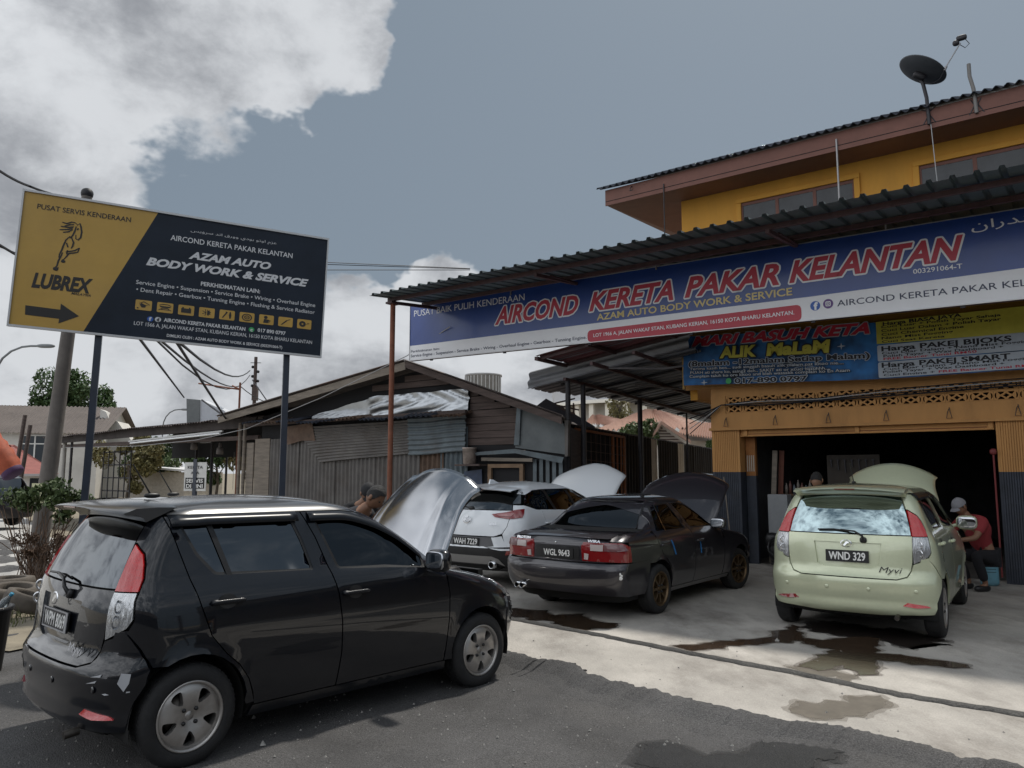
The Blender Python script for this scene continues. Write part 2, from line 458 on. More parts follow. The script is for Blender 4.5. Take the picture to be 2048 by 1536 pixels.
M_red = mat('red_lens', (.50, .014, .016), .10, coat=1, bump=.2, bscale=70, spec=.6, stretch=(1, 1, .3))
M_dred = mat('dark_red_lens', (.22, .010, .012), .12, coat=1, spec=.6)
M_clear = mat('clear_lens', (.50, .51, .52), .12, .7, coat=1, var=.2, scale=30, bump=.45, bscale=70, stretch=(1, 1, .12))
M_plate = mat('plate_black', (.008, .008, .009), .5)
M_white = mat('white_print', (.78, .78, .76), .45)
M_mirror = mat('mirror_glass', (.55, .57, .60), .03, 1.)
M_disc = mat('brake_disc', (.10, .09, .08), .4, .8, var=.3)
def wheel(parent, x, y, r, w, rim, style, m_rim, steer=0., label=None):
    """thing part 'wheel' > tyre, rim, brake_disc"""
    sgn = -1 if y < 0 else 1
    e = link('wheel', None, parent, (x, y, r), (0, 0, (0 if sgn < 0 else math.pi)+steer))
    if label: e['label'] = label
    h = w/2; mb = MB()
    mb.lathe([(rim, -h+.012), (rim+.008, -h+.002), (rim+.03, -h-.004), (r-.045, -h-.003), (r-.02, -h+.006), (r-.006, -h+.022), (r, -h+.04), (r, h-.04), (r-.006, h-.02), (r-.04, h), (rim+.03, h), (rim, h-.01)], 56, 'y')
    for k in range(56):   # tread lugs give the shoulder an uneven edge
        a = 2*math.pi*k/56; M = Matrix.Rotation(-a, 4, 'Y')
        mb.box(r-.010, -h+.030, -.007, r+.0005, -h+.055, .007, M); mb.box(r-.006, -.03, -.011, r+.0015, .03, .009, M)
    mb.obj('tyre', M_rubber, e)
    mb = MB()
    mb.lathe([(rim+.004, -h+.006), (rim+.006, -h+.0), (rim-.004, -h-.002), (rim-.012, -h+.012), (rim-.018, -h+.05), (rim-.03, h-.03), (rim-.005, h-.01)], 48, 'y')
    holes = []
    ro = rim-.030
    if style == 'five':
        for k in range(5):
            a0 = R(90+36+72*k); L = []
            for rr, da in ((ro*.98, -.23), (ro+.002, 0), (ro*.98, .23), (ro*.80, .26), (ro*.53, .12), (ro*.50, 0), (ro*.54, -.09), (ro*.82, -.22)):
                L.append((rr*math.cos(a0+da), rr*math.sin(a0+da)))
            holes.append(rounded(L, .014, 2))
    elif style == 'eight':
        for k in range(8):
            a0 = R(22.5+45*k)
            for u, v in ((ro*.97, .30), ):
                L = [((ro)*math.cos(a0-v), ro*math.sin(a0-v)), (ro*1.01*math.cos(a0), ro*1.01*math.sin(a0)), (ro*math.cos(a0+v), ro*math.sin(a0+v)), (ro*.42*math.cos(a0+.22), ro*.42*math.sin(a0+.22)), (ro*.36*math.cos(a0), ro*.36*math.sin(a0)), (ro*.42*math.cos(a0-.22), ro*.42*math.sin(a0-.22))]
            holes.append(rounded(L, .012, 2))
    else:
        for k in range(10):
            a0 = R(36*k); v = .20
            L = [(ro*math.cos(a0-v), ro*math.sin(a0-v)), (ro*math.cos(a0+v), ro*math.sin(a0+v)), (ro*.4*math.cos(a0+.16), ro*.4*math.sin(a0+.16)), (ro*.4*math.cos(a0-.16), ro*.4*math.sin(a0-.16))]
            holes.append(rounded(L, .01, 2))
    disc = [((rim-.008)*math.cos(2*math.pi*k/40), (rim-.008)*math.sin(2*math.pi*k/40)) for k in range(40)]
    V, T = cdt(disc, holes, .022)
    def dep(p):
        q = math.hypot(*p)/rim
        d = -h+.012+.020*(1-min(q/.55, 1))+.016*max(0, q-.8)/.2
        if style == 'five':   # spokes crowned, dished between
            d -= .010*math.sin(min(q, 1)*math.pi)
        return d
    P = [(p[0], dep(p), p[1]) for p in V]; mb.add(P, T, None, True)
    cnt = {}
    for t in T:
        for i in range(3):
            k = tuple(sorted((t[i], t[(i+1) % 3]))); cnt.setdefault(k, []).append((t[i], t[(i+1) % 3]))
    fv = []; ff = []
    for k, ed in cnt.items():
        if len(ed) == 1:
            a, b = ed[0]; n0 = len(fv); q = lambda i: (P[i][0]*.985, P[i][1]+.045, P[i][2]*.985)
            fv += [P[a], P[b], q(b), q(a)]; ff.append((n0, n0+1, n0+2, n0+3))
    mb.add(fv, ff)
    rimo = mb.obj('rim', m_rim, e)
    mb = MB(); mb.lathe([(.001, -h+.018), (.024, -h+.019), (.029, -h+.026), (.030, -h+.04)], 20, 'y'); mb.obj('centre_cap', m_rim, rimo)
    for k in range(4):
        mb = MB(); a = R(45+90*k); mb.lathe([(.001, -h+.0), (.008, -h+.001), (.0125, -h+.010), (.0125, -h+.045)], 10, 'y', Tm(.052*math.cos(a), 0, .052*math.sin(a))); mb.obj('lug_nut', M_blackpl, rimo)
    mb = MB(); mb.lathe([(.001, -.02), (rim*.66, -.02), (rim*.66, .0), (.001, .0)], 32, 'y'); mb.obj('brake_disc', M_disc, e)
    mb = MB(); mb.lathe([(.001, h-.05), (rim-.02, h-.05)], 24, 'y'); mb.obj('wheel_back', M_inner, e)
    return e
def shell(B, parent, z0=.20, cowl=None):
    """dark inner body, with wheel wells, behind the panel gaps"""
    zs = [z0]
    z = z0
    while z < B.top-.05: z += .035; zs.append(z)
    zs += [B.top-.03, B.top-.02]
    rows = []
    for z in zs:
        xc = cowl if (B.bay and z > B.bay) else None
        o = B.outline(z, -.030, 60, xc); row = []
        for x, y, zz in o:
            for wx in B.wheels:
                if math.hypot(x-wx, z-.30) < B.ar+.03: y = math.copysign(min(abs(y), .50), y)
            row.append((x, y, zz))
        rows.append(row)
    mb = MB(); mb.grid(rows, False, None, True); n = len(rows[0])
    mb.add(rows[0], [tuple(range(n))]); mb.add(rows[-1], [tuple(range(n))])
    return mb.obj('underbody', M_inner, parent)
def plate(parent, txt, x, y, z, w, h, tilt, mtext=M_white, border=None, ratio=.62, bold=.012, lx=.08, name='number_plate', shrink=1.):
    """plate on the rear face, read from behind: local +x of the text = -y of the car"""
    M = Matrix.Translation((x, y, z)) @ Matrix.Rotation(-math.pi/2, 4, 'Z') @ Matrix.Rotation(math.pi/2-tilt, 4, 'X')
    mb = MB(); mb.box(-w/2, -h/2, -.012, w/2, h/2, 0, M)
    p = mb.obj(name, M_plate, parent)
    mb = MB(); ch = h*ratio
    for q, (dx, dy) in enumerate(((0, 0), (.0026, 0), (-.0026, 0), (0, .0022), (0, -.0022))): put_text(mb, txt, -w/2+lx*w+dx, -ch/2+dy, w/2-lx*w*shrink+dx, -ch/2+dy, ch, M, .003+.0004*q, 0)
    mb.obj('lettering', mtext, p)
    if border:
        mb = MB(); t = .008
        for a, b, c, d in ((-w/2, -h/2, w/2, -h/2+t), (-w/2, h/2-t, w/2, h/2), (-w/2, -h/2+t, -w/2+t, h/2-t), (w/2-t*4, -h/2+t, w/2, h/2-t)): mb.box(a, b, 0, c, d, .004, M)
        mb.obj('plate_border', border, p)
    return p
def badge_text(parent, txt, x, y, z, w, h, tilt, m, shear=.3, bold=.02, name='model_lettering'):
    M = Matrix.Translation((x, y, z)) @ Matrix.Rotation(-math.pi/2, 4, 'Z') @ Matrix.Rotation(math.pi/2-tilt, 4, 'X')
    mb = MB(); put_text(mb, txt, 0, 0, w, 0, h, M, .0, bold, shear); return mb.obj(name, m, parent)
def bonnet_open(parent, m, hx, hz, L, ang, wt_, m_under=None, crown=.05, curl=.05, crease=.0, side_drop=.03):
    """raised bonnet: sheet hinged at x=hx, z=hz; wt_ = half widths along its length"""
    f = pchip(wt_); P = []; nv, nu = 18, 25
    for i in range(nv+1):
        v = i/nv; row = []
        w = f(v)
        for j in range(nu+1):
            u = -1+2*j/nu; y = u*w
            ex = v*L-(.15*L*u*u*v*v)                 # rounded nose
            hz_ = crown*(1-u*u)+curl*math.sin(v*math.pi*.9)-side_drop*abs(u)**6-.05*v**4-.03*u*u*v**3
            cr = crease*(math.exp(-((abs(u)-.72)/.06)**2))
            row.append((ex, y, hz_+cr))
        P.append(row)
    M = Matrix.Translation((hx, 0, hz)) @ Matrix.Rotation(-ang, 4, 'Y')
    mb = MB(); mb.grid(P, True, M)
    o = mb.obj('bonnet', m, parent)
    s = o.modifiers.new('solid', 'SOLIDIFY'); s.thickness = .018; s.offset = -1
    Q = [[(p[0]*.97+.012, p[1]*.93, p[2]-.035) for p in row] for row in P]
    mb = MB(); mb.grid(Q, True, M); u_ = mb.obj('bonnet_lining', m_under or M_blackpl, o)
    mb = MB(); a = M @ Vector((L*.55, f(.5)*.9, 0)); mb.tube([(hx+.75, f(.5)*.85, hz-.12), a], .007, 6); mb.obj('prop_rod', M_blackpl, parent)
    return o
def engine(parent, x0, x1, z):
    mb = MB()
    mb.box(x0, -.45, z-.35, x1, .45, z-.30); mb.box(x0+.1, -.28, z-.3, x1-.25, .18, z-.08); blob(mb, (x0+.3, -.05, z-.05), (.18, .22, .06), 4, 8)
    mb.box(x1-.18, -.4, z-.3, x1-.12, .4, z-.02); mb.box(x0+.05, .25, z-.3, x0+.35, .45, z-.06)
    for k in range(5): mb.tube([(x0+.1+.1*k, -.4, z-.15), (x0+.2+.08*k, -.1, z-.02), (x0+.3, .35, z-.1)], .018, 6)
    return mb.obj('engine', M_blackpl, parent)
# ---------------------------------------------------------------- the small hatchbacks
def paint(name, col, metal=.0, rough=.3, **k):
    return mat(name, col, rough, metal, coat=1., coat_rough=.025, **k)
HATCH_REAR = [(.20, -.44), (.28, -.53), (.335, -.555), (.36, -.535), (.45, -.555), (.58, -.565), (.62, -.545), (.66, -.515), (.75, -.505), (.90, -.49), (1.03, -.465), (1.15, -.42), (1.28, -.355), (1.40, -.28), (1.47, -.22), (1.505, -.12), (1.53, .05), (1.548, .30), (1.56, .66)]
HATCH_FRONT = [(.18, 2.95), (.30, 3.08), (.45, 3.14), (.60, 3.15), (.70, 3.10), (.80, 2.95), (.87, 2.72), (.92, 2.48), (.96, 2.28), (1.0, 2.18), (1.10, 2.05), (1.25, 1.84), (1.40, 1.58), (1.48, 1.38), (1.52, 1.18), (1.545, .95), (1.56, .66)]
HATCH_W = [(.20, .775), (.28, .815), (.45, .832), (.60, .836), (.75, .830), (.90, .815), (1.0, .792), (1.06, .755), (1.20, .705), (1.35, .652), (1.44, .612), (1.49, .565), (1.52, .49), (1.54, .38), (1.553, .22), (1.56, .02)]
def hatchback(label, loc, yaw, m_body, num, group='small hatchbacks of one kind', hood=None, m_hood=None, scale=1., visor=True, worn=False, rim='five', m_rim=None, plate_border=None, badge=None, roofm=None, name='hatchback_car', lamp=None, glass=None):
    t = thing(name, label, 'car', loc, yaw, group)
    B = Body(HATCH_REAR, HATCH_FRONT, HATCH_W, [(.2, .34), (.6, .36), (1.0, .27), (1.3, .24), (1.5, .25)], [(.2, .6), (.8, .62), (.98, .30), (1.2, .30), (1.5, .30)], 2.5, (0, 2.44), .345, .016, bay=.74 if hood else None)
    shell(B, t, .2, 2.16)
    yb = [(.70, .585), (.78, .60), (.90, .605), (1.035, .605), (1.20, .575), (1.30, .545), (1.43, .50)]
    ybf = pchip(yb)
    m = m_body
    # roof: closed rings above the rail
    rows = [B.outline(z, 0, 40) for z in (1.464, 1.474, 1.484, 1.494, 1.504, 1.515, 1.525, 1.534, 1.542, 1.549, 1.554, 1.558)]
    mb = MB(); mb.grid(rows, True, None, True); mb.add(rows[-1], [tuple(range(len(rows[-1])))], None, True)
    low = 0
    mb.obj('roof', roofm or m, t, auto=30)
    # tailgate, rear window
    TG = [('r', .46, .612), ('r', .55, .64)]+[('r', y, z) for z, y in yb if z <= 1.035]
    loop = [(('r', k[1], k[2], 1)) for k in TG]+[(('r', k[1], k[2], -1)) for k in reversed(TG)]
    rec = [('r', .33, .955, 1), ('r', .30, .735, 1), ('r', .22, .70, 1), ('r', .22, .70, -1), ('r', .30, .735, -1), ('r', .33, .955, -1)]
    tg = B.panel('tailgate', 'R', loop, m, t, holes=[rec], step=.05)
    B.panel('plate_recess', 'R', [(k[0], k[1]+.01, k[2]+(.008 if k[2] > .8 else -.008), k[3]) for k in rec], m, tg, off=-.018, step=.07)
    gl = [('r', ybf(z)-.006, z) for z in (1.045, 1.15, 1.25, 1.35, 1.43, 1.458)]
    loop = [(k[0], k[1], k[2], 1) for k in gl]+[(k[0], k[1], k[2], -1) for k in reversed(gl)]
    rw = B.panel('rear_window', 'R', loop, glass or M_glass, t, step=.06, off=-.006)
    # wiper
    mb = MB()
    W0 = lambda y, z, o=.03: (B.end(-B.q('r', abs(y), z)*(1 if y < 0 else -1), z, 'R', o))
    mb.tube([W0(-.16, .985, .02), W0(-.15, 1.03, .055), W0(-.08, 1.072, .05), W0(.05, 1.085, .035)], .013, 8, r1=.008)
    mb.tube([W0(-.02, 1.07, .018), W0(.12, 1.085, .02), W0(.28, 1.078, .018)], .008, 6)
    blob(mb, W0(-.16, .985, .012), (.02, .035, .03), 3, 6)
    mb.obj('rear_wiper', M_blackpl, t)
    # side panels
    arch = lambda wx, r, a0, a1, n=12: [(wx+r*math.cos(R(a0+(a1-a0)*i/n)), .30+r*math.sin(R(a0+(a1-a0)*i/n))) for i in range(n+1)]
    ra = .352
    rd = [(1.015, .285), (1.045, .50), (1.045, .71), (1.02, .90), (.985, 1.03), (.90, 1.28), (.815, 1.458), (.45, 1.458), (.10, 1.458), (-.115, 1.45), (-.10, 1.38), (-.06, 1.24), (-.01, 1.08), (.045, .91), (.105, .745)]+[(.20, .63), (.29, .55), (.36, .45), (.395, .36), (.41, .285)]
    fd = [(1.025, .285), (1.055, .50), (1.055, .71), (1.03, .90), (.995, 1.03), (.91, 1.28), (.825, 1.458), (1.15, 1.458), (1.40, 1.425), (1.60, 1.325), (1.80, 1.19), (1.96, 1.06), (2.035, .985), (2.07, .80), (2.06, .60), (2.02, .285)]
    rwin = [(.14, 1.092), (.855, 1.068), (.80, 1.27), (.735, 1.437), (.45, 1.442), (.10, 1.430), (-.055, 1.405), (.03, 1.22)]
    fwin = [(1.045, 1.062), (1.50, 1.035), (1.84, 1.01), (1.85, 1.08), (1.72, 1.20), (1.55, 1.305), (1.36, 1.385), (1.12, 1.434), (.90, 1.438), (.965, 1.27)]
    qtop = [(.395, .28)]
    for sg in (-1, 1):
        side = 'right' if sg < 0 else 'left'
        d = B.panel('rear_door', 'side', rd, m, t, holes=[rounded(rwin, .02, 2)], sg=sg)
        g = B.panel('side_window', 'side', [(p[0], p[1]) for p in rwin], M_glass, d, sg=sg, off=-.008, flange=0, step=.08)
        mb = MB(); mb.grid([[(x+dx, sg*B.side(x+dx, z, .001), z) for z in (1.08, 1.2, 1.32, 1.435)] for dx, x in ((0, .30), (.035, .30))], False); 
        mb = MB(); mb.grid([[(x0+(z-1.08)*-.32, sg*B.side(x0+(z-1.08)*-.32, z, .0), z) for z in (1.08, 1.16, 1.25, 1.35, 1.44)] for x0 in (.225, .262)], False); mb.obj('window_divider', M_blackpl, d)
        d2 = B.panel('front_door', 'side', fd, m, t, holes=[rounded(fwin, .02, 2)], sg=sg)
        B.panel('side_window', 'side', fwin, M_glass_dim, d2, sg=sg, off=-.008, flange=0, step=.08)
        for dd, win in ((d, rwin), (d2, fwin)):   # black rubber round each window
            mb = MB(); L = rounded(win, .02, 2); c = (sum(p[0] for p in L)/len(L), sum(p[1] for p in L)/len(L)); Q = []
            for p in L+[L[0]]:
                v = Vector((p[0]-c[0], p[1]-c[1])); k = 1-.022/v.length; q = (c[0]+v.x*k, c[1]+v.y*k)
                Q.append(((p[0], sg*B.side(p[0], p[1], -.002), p[1]), (q[0], sg*B.side(q[0], q[1], -.004), q[1])))
            mb.grid([[a for a, b in Q], [b for a, b in Q]], False); mb.obj('window_seal', M_blackpl, dd)
        # quarter panel with the lamp cut out of its edge
        lamp_o = [('s', -.325, 1.225), ('s', -.335, 1.06), ('s', -.345, .90), ('s', -.395, .815), ('r', .605, .765)]
        ql = [('r', ybf(.78), .775), ('s', -.395, .82), ('s', -.355, .80), ('s', -.285, .715), ('s', -.235, .66)]
        ql = [('s', -.245, .615)]+[('s', wx_, z_) for wx_, z_ in arch(0, ra, 118, 12, 9)]+[('s', .345, .30)]
        ql += [('s', x, z) for x, z in [(.405, .30), (.385, .36), (.352, .45), (.285, .545), (.195, .625), (.098, .745), (.037, .91), (-.018, 1.08), (-.068, 1.24), (-.108, 1.38), (-.123, 1.452), (-.13, 1.458), (-.16, 1.458)]]
        ql += [('r', .520, 1.458), ('r', ybf(1.43)+.006, 1.43), ('r', ybf(1.30)+.006, 1.30), ('r', .560, 1.302), ('r', .647, 1.243), ('r', .684, 1.185), ('r', .720, 1.10), ('r', .742, 1.03), ('r', .760, .94), ('r', .766, .875), ('r', .745, .822), ('s', -.40, .815), ('s', -.355, .80), ('s', -.30, .72)]
        B.panel('quarter_panel', 'R', ql, m, t, sg=sg, step=.05)
        lr = [('r', ybf(1.27)+.004, 1.29), ('r', .640, 1.235), ('r', .676, 1.18), ('r', .712, 1.10), ('r', .733, 1.035), ('r', ybf(1.035)+.004, 1.035), ('r', ybf(1.15)+.004, 1.15)]
        lc = [('r', ybf(1.03)+.004, 1.027), ('r', .734, 1.027), ('r', .752, .94), ('r', .757, .88), ('r', .735, .835), ('r', .66, .79), ('r', .612, .765), ('r', .607, .90)]
        l = B.panel('tail_lamp', 'R', lr, lamp or M_red, t, sg=sg, off=.006, step=.05)
        lc_ = B.panel('clear_lens', 'R', lc, M_clear, l, sg=sg, off=.004, step=.05)
        mb = MB()
        for zc in (.95, .865):
            c = B.end(sg*B.q('r', .668, zc), zc, 'R', .004); mb.lathe([(.024, 0), (.034, .006), (.040, 0)], 16, 'z', Matrix.Translation(c) @ Matrix.Rotation(sg*R(42), 4, 'Z') @ Matrix.Rotation(R(-90), 4, 'Y'))
        mb.obj('lamp_reflector', M_chrome, l)
        # front fender, arch and A pillar
        ff = [('t', x, z) for x, z in [(2.03, .285), (2.07, .60), (2.08, .80), (2.046, .985), (2.10, .99), (2.30, .955), (2.46, .925), (2.66, .90), (2.74, .74), (2.76, .60), (2.745, .50)]]
        ff += [('t', x, z) for x, z in arch(2.44, ra, 36, 172, 12)]+[('t', 2.10, .285)]
        B.panel('front_wing', 'F', ff, m, t, sg=sg, step=.05)
        hl = [('t', 2.47, .925), ('t', 2.67, .905), ('f', .62, .85), ('f', .50, .72), ('f', .60, .66), ('t', 2.80, .70), ('t', 2.72, .80)]
        B.panel('headlight', 'F', rounded([(B.q(k[0], k[1], k[2]), k[2]) for k in hl], .03, 3), M_clear, t, sg=sg, step=.05, off=.006, convert=False)
        ap = [(.83, 1.462), (1.15, 1.462), (1.40, 1.432), (1.60, 1.332), (1.80, 1.197), (1.965, 1.066), (2.045, .99)]
        fx = lambda z: B.end(B.q('f', .90*B.w(z), z), z, 'F')[0]
        ap2 = [('t', x, z) for x, z in ap]+[('f', .90*B.w(z), z) for z in (1.0, 1.08, 1.2, 1.32, 1.42, 1.462)]
        B.panel('windscreen_pillar', 'F', ap2, m, t, sg=sg, step=.05, flange=.01)
        # sill
        sl = [(.40, .278), (1.0, .278), (2.04, .278), (2.06, .21), (1.0, .205), (.38, .21)]
        B.panel('sill', 'side', sl, m, t, sg=sg, step=.08)
        # wheel-arch lining
        for wx in (0, 2.44):
            mb = MB(); A = [(wx+.348*math.cos(R(a)), .30+.348*math.sin(R(a))) for a in range(-15, 196, 7)]
            mb.grid([[(x, sg*(.80 if j else .50), z) for x, z in A] for j in (0, 1)], True); mb.obj('wheel_arch_lining', M_inner, t)
        # handles
        for hx, hz in ((.205, .935), (1.165, .895)):
            mb = MB(); y = sg*B.side(hx, hz)
            blob(mb, (hx, y+sg*.022, hz), (.115, .012, .014), 3, 8); blob(mb, (hx+.085, y+sg*.008, hz), (.022, .02, .014), 3, 6); blob(mb, (hx-.085, y+sg*.008, hz), (.026, .02, .017), 3, 6)
            mb.obj('door_handle', mat(m.name+'_matt', tuple(c*1.2 for c in m.node_tree.nodes['Principled BSDF'].inputs['Base Color'].default_value[:3]), .42), t)
            mb = MB(); A = [(hx+.062*math.cos(a), hz+.045*math.sin(a)) for a in [2*math.pi*k/20 for k in range(20)]]
            mb.add([(x, sg*B.side(x, z, .002), z) for x, z in A], [tuple(range(20))]); mb.obj('handle_shade_disc', M_blackpl, t)  # flat black disc paints the shade of the hollow behind the handle
        # door mirror
        mb = MB(); blob(mb, (1.86, sg*.925, 1.07), (.055, .115, .085), 3.2, 10); mb.tube([(1.87, sg*.76, 1.02), (1.87, sg*.86, 1.05)], .022, 8)
        mm = mb.obj('door_mirror', m, t)
        mb = MB(); blob(mb, (1.812, sg*.927, 1.07), (.012, .10, .070), 4, 10); mb.obj('mirror_glass', M_mirror, mm)
        if visor:
            for x0, x1, zf in ((-.10, .78, lambda x: 1.452 if x < .1 else 1.456), (.87, 1.82, lambda x: pchip([(.8, 1.452), (1.12, 1.45), (1.36, 1.40), (1.55, 1.32), (1.72, 1.212), (1.85, 1.10)])(x))):
                n = 16; X = [x0+(x1-x0)*i/n for i in range(n+1)]
                mb = MB(); mb.grid([[(x, sg*(B.side(x, zf(x)-d_)+o_), zf(x)-d_) for x in X] for d_, o_ in ((-.006, .004), (.02, .020), (.058, .024))], True)
                v_ = mb.obj('window_visor', mat('visor_smoke', (.008, .010, .014), .28, spec=.35), t); sm = v_.modifiers.new('s', 'SOLIDIFY'); sm.thickness = .003
    # windscreen
    ws = [('f', .875*B.w(z), z) for z in (1.0, 1.1, 1.2, 1.3, 1.4, 1.458)]
    B.panel('windscreen', 'F', [(k[0], k[1], k[2], 1) for k in ws]+[(k[0], k[1], k[2], -1) for k in reversed(ws)], M_glass_dim, t, step=.08, off=-.004)
    # bumpers
    h = [('s', -.255, .605), ('s', -.31, .715), ('s', -.368, .815), ('s', -.40, .812), ('r', .668, .778), ('r', .612, .757), ('r', .592, .695), ('r', .555, .63), ('r', .46, .602)]
    lo = [('r', .30, .245), ('r', .56, .262), ('s', -.42, .262), ('s', -.34, .27), ('s', -.348, .33), ('s', -.325, .44), ('s', -.275, .53)]
    loop = [(a, b, c, 1) for a, b, c in h]+[(a, b, c, -1) for a, b, c in reversed(h)]+[(a, b, c, -1) for a, b, c in reversed(lo)]+[(a, b, c, 1) for a, b, c in lo]
    bp = B.panel('rear_bumper', 'R', loop, m, t, step=.045, off=.004)
    for sg in (-1, 1):
        rl = [('r', .50, .352), ('r', .54, .385), ('r', .70, .362), ('r', .735, .345), ('r', .62, .338)]
        B.panel('reflector', 'R', rl, M_dred if sg > 0 else M_red, t, sg=sg, off=.011, flange=.01, step=.04)
    fh = [('t', 2.765, .50), ('t', 2.775, .60), ('t', 2.79, .69), ('f', .60, .65), ('f', .50, .70), ('f', .40, .74)]
    fl = [('f', .5, .2), ('t', 2.9, .2), ('t', 2.80, .22), ('t', 2.79, .36)]
    fb_label = 'scraped front bumper with scuffed paint' if worn else None
    B.panel('front_bumper', 'F', [(a, b, c, 1) for a, b, c in fh]+[(a, b, c, -1) for a, b, c in reversed(fh)]+[(a, b, c, -1) for a, b, c in reversed(fl)]+[(a, b, c, 1) for a, b, c in fl], m, t, step=.06, off=.004, label=fb_label)
    gr = [('f', .30, .42), ('f', .34, .56), ('f', .34, .56, -1), ('f', .30, .42, -1)]
    B.panel('grille', 'F', [(k+(1,))[:4] if len(k) == 3 else k for k in gr], M_blackpl, t, step=.1, off=.009, flange=0)
    # spoiler
    P = []
    for j in range(-12, 13):
        y = j/12*.552; q = abs(j/12); dz = -.040*q**2.2; dx = .13*q**3
        rz = lambda x: 1.553+dz*.8
        sec = [(-.03, 1.546+dz*1.0), (-.15, 1.549+dz), (-.28, 1.543+dz), (-.42+dx*.8, 1.528+dz), (-.475+dx, 1.519+dz), (-.485+dx, 1.513+dz), (-.468+dx, 1.505+dz), (-.38+dx*.8, 1.503+dz), (-.30+dx*.5, 1.485+dz), (-.255+dx*.3, 1.445+dz*.6)]
        P.append([(x, y, z) for x, z in sec])
    mb = MB(); mb.grid(P, True); mb.add(P[0], [tuple(range(len(P[0])))]); mb.add(P[-1], [tuple(range(len(P[-1])))])
    mb.obj('spoiler', roofm or m, t, auto=35)
    mb = MB(); mb.box(-.474, -.10, 1.500, -.468, .10, 1.509); mb.obj('brake_light', M_dred, t)
    # aerial
    mb = MB(); blob(mb, (.04, 0, 1.568), (.055, .022, .018), 2.5, 8); mb.tube([(.03, 0, 1.575), (-.10, 0, 1.78)], .006, 6, r1=.004); mb.obj('aerial', M_blackpl, t)
    # wheels
    for x in (0, 2.44):
        for sg in (-1, 1): wheel(t, x, sg*.735, .296, .178, .197, rim, m_rim or M_alloy, 0 if x < 1 else 0)
    plate(t, num, -.505, 0, .815, .42, .120, .08, border=plate_border, ratio=.64)
    # emblem
    mb = MB(); z = .945; Me = Matrix.Translation((-.512, 0, z)) @ Matrix.Rotation(-math.pi/2, 4, 'Z') @ Matrix.Rotation(math.pi/2-.1, 4, 'X')
    n = 28
    for i in range(n):
        a, b = 2*math.pi*i/n, 2*math.pi*(i+1)/n
        mb.add([(.056*math.cos(a), .040*math.sin(a), .004), (.056*math.cos(b), .040*math.sin(b), .004), (.047*math.cos(b), .032*math.sin(b), .008), (.047*math.cos(a), .032*math.sin(a), .008)], [(0, 1, 2, 3)], Me)
    mb.add([(-.03, -.02, .007), (-.012, -.024, .007), (.014, .004, .007), (.03, .0, .007), (.024, .018, .007), (.0, .022, .007)], [(0, 1, 2, 3, 4, 5)], Me)
    mb.obj('emblem', M_chrome, t)
    badge_text(t, 'Myvi', -.519, -.30, .672, .22, .056, .03, badge or mat('satin_badge', (.55, .55, .57), .5), .30, .0)
    mb = MB(); mb.tube([(-.48, -.45, .245), (-.56, -.45, .235)], .024, 12); mb.obj('exhaust_pipe', M_disc, t)
    for y in (-.62, .62, .2, -.2):
        mb = MB(); z = .50; c = B.end(math.copysign(B.q('r', abs(y), z), y), z, 'R', .006); blob(mb, c, (.006, .02, .02), 2.2, 6)
        mb.obj('parking_sensor', m, t)
    if hood:
        bonnet_open(t, m_hood or m, 2.13, .965, hood['L'], hood['ang'], hood['w'], crown=hood.get('crown', .05), curl=hood.get('curl', .05), crease=hood.get('crease', 0))
        engine(t, 2.3, 3.0, .90)
    else:
        lp = [(2.17, 0), (2.17, .60), (2.30, .70), (2.48, .715), (2.70, .66), (2.92, .50), (3.02, .30), (3.05, 0)]
        for sg in (-1, 1): B.panel('bonnet', 'top', lp, m, t, sg=sg, step=.06)
    return t, B
# ---------------------------------------------------------------- setting materials
M_asph = mat('asphalt', (.085, .083, .083), .93, var=.32, scale=1.1, bump=.8, bscale=110, dirt=.35, dirtcol=(.14, .13, .12), detail=12, speck=.55)
M_pale = mat('pale_road', (.42, .41, .39), .9, var=.15, scale=.7, bump=.3, bscale=60)
M_soil = mat('roadside_soil', (.22, .19, .14), .95, var=.3, scale=2, bump=.6, bscale=40)
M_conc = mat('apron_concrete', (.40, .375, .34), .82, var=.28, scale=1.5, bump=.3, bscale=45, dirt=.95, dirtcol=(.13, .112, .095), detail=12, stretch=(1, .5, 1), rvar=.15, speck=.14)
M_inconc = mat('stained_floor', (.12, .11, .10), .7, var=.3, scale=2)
M_oil = mat('wet_oil', (.055, .036, .024), .16, var=.35, scale=5, coat=.4, rvar=.1, bump=.1, bscale=30)
M_wet = mat('wet_asphalt', (.011, .012, .014), .5, var=.3, scale=9, bump=.9, bscale=110)
M_damp = mat('damp_concrete', (.19, .165, .135), .45, alpha=.6, var=.3, scale=6)
M_drain = mat('drain_strip', (.045, .043, .040), .7, var=.4, scale=9, bump=.5)
M_yel = mat('ochre_wall', (.50, .255, .085), .75, var=.10, scale=2.5, bump=.1, bscale=30, stretch=(1, 1, .3), dirt=.45, dirtcol=(.20, .10, .04))
M_yel2 = mat('upper_wall_ochre', (.62, .30, .040), .75, var=.10, scale=1.5, bump=.08, bscale=30, stretch=(1, 1, .3), dirt=.3, dirtcol=(.3, .14, .03))
M_navy = mat('navy_dado', (.030, .036, .050), .65, var=.3, scale=6, dirt=.3, dirtcol=(.06, .055, .05))
M_maroon = mat('maroon_paint', (.17, .066, .046), .6, var=.12, scale=4)
M_soffit = mat('brown_soffit', (.23, .11, .07), .7, var=.1, scale=3)
M_steel = mat('rusty_purple_steel', (.075, .040, .042), .6, var=.3, scale=8, dirt=.3, dirtcol=(.14, .06, .03))
M_dsteel = mat('dark_steel', (.028, .026, .030), .55, var=.3, scale=8)
M_rust = mat('rusty_post', (.22, .085, .05), .8, var=.25, scale=5, dirt=.5, dirtcol=(.16, .045, .02))
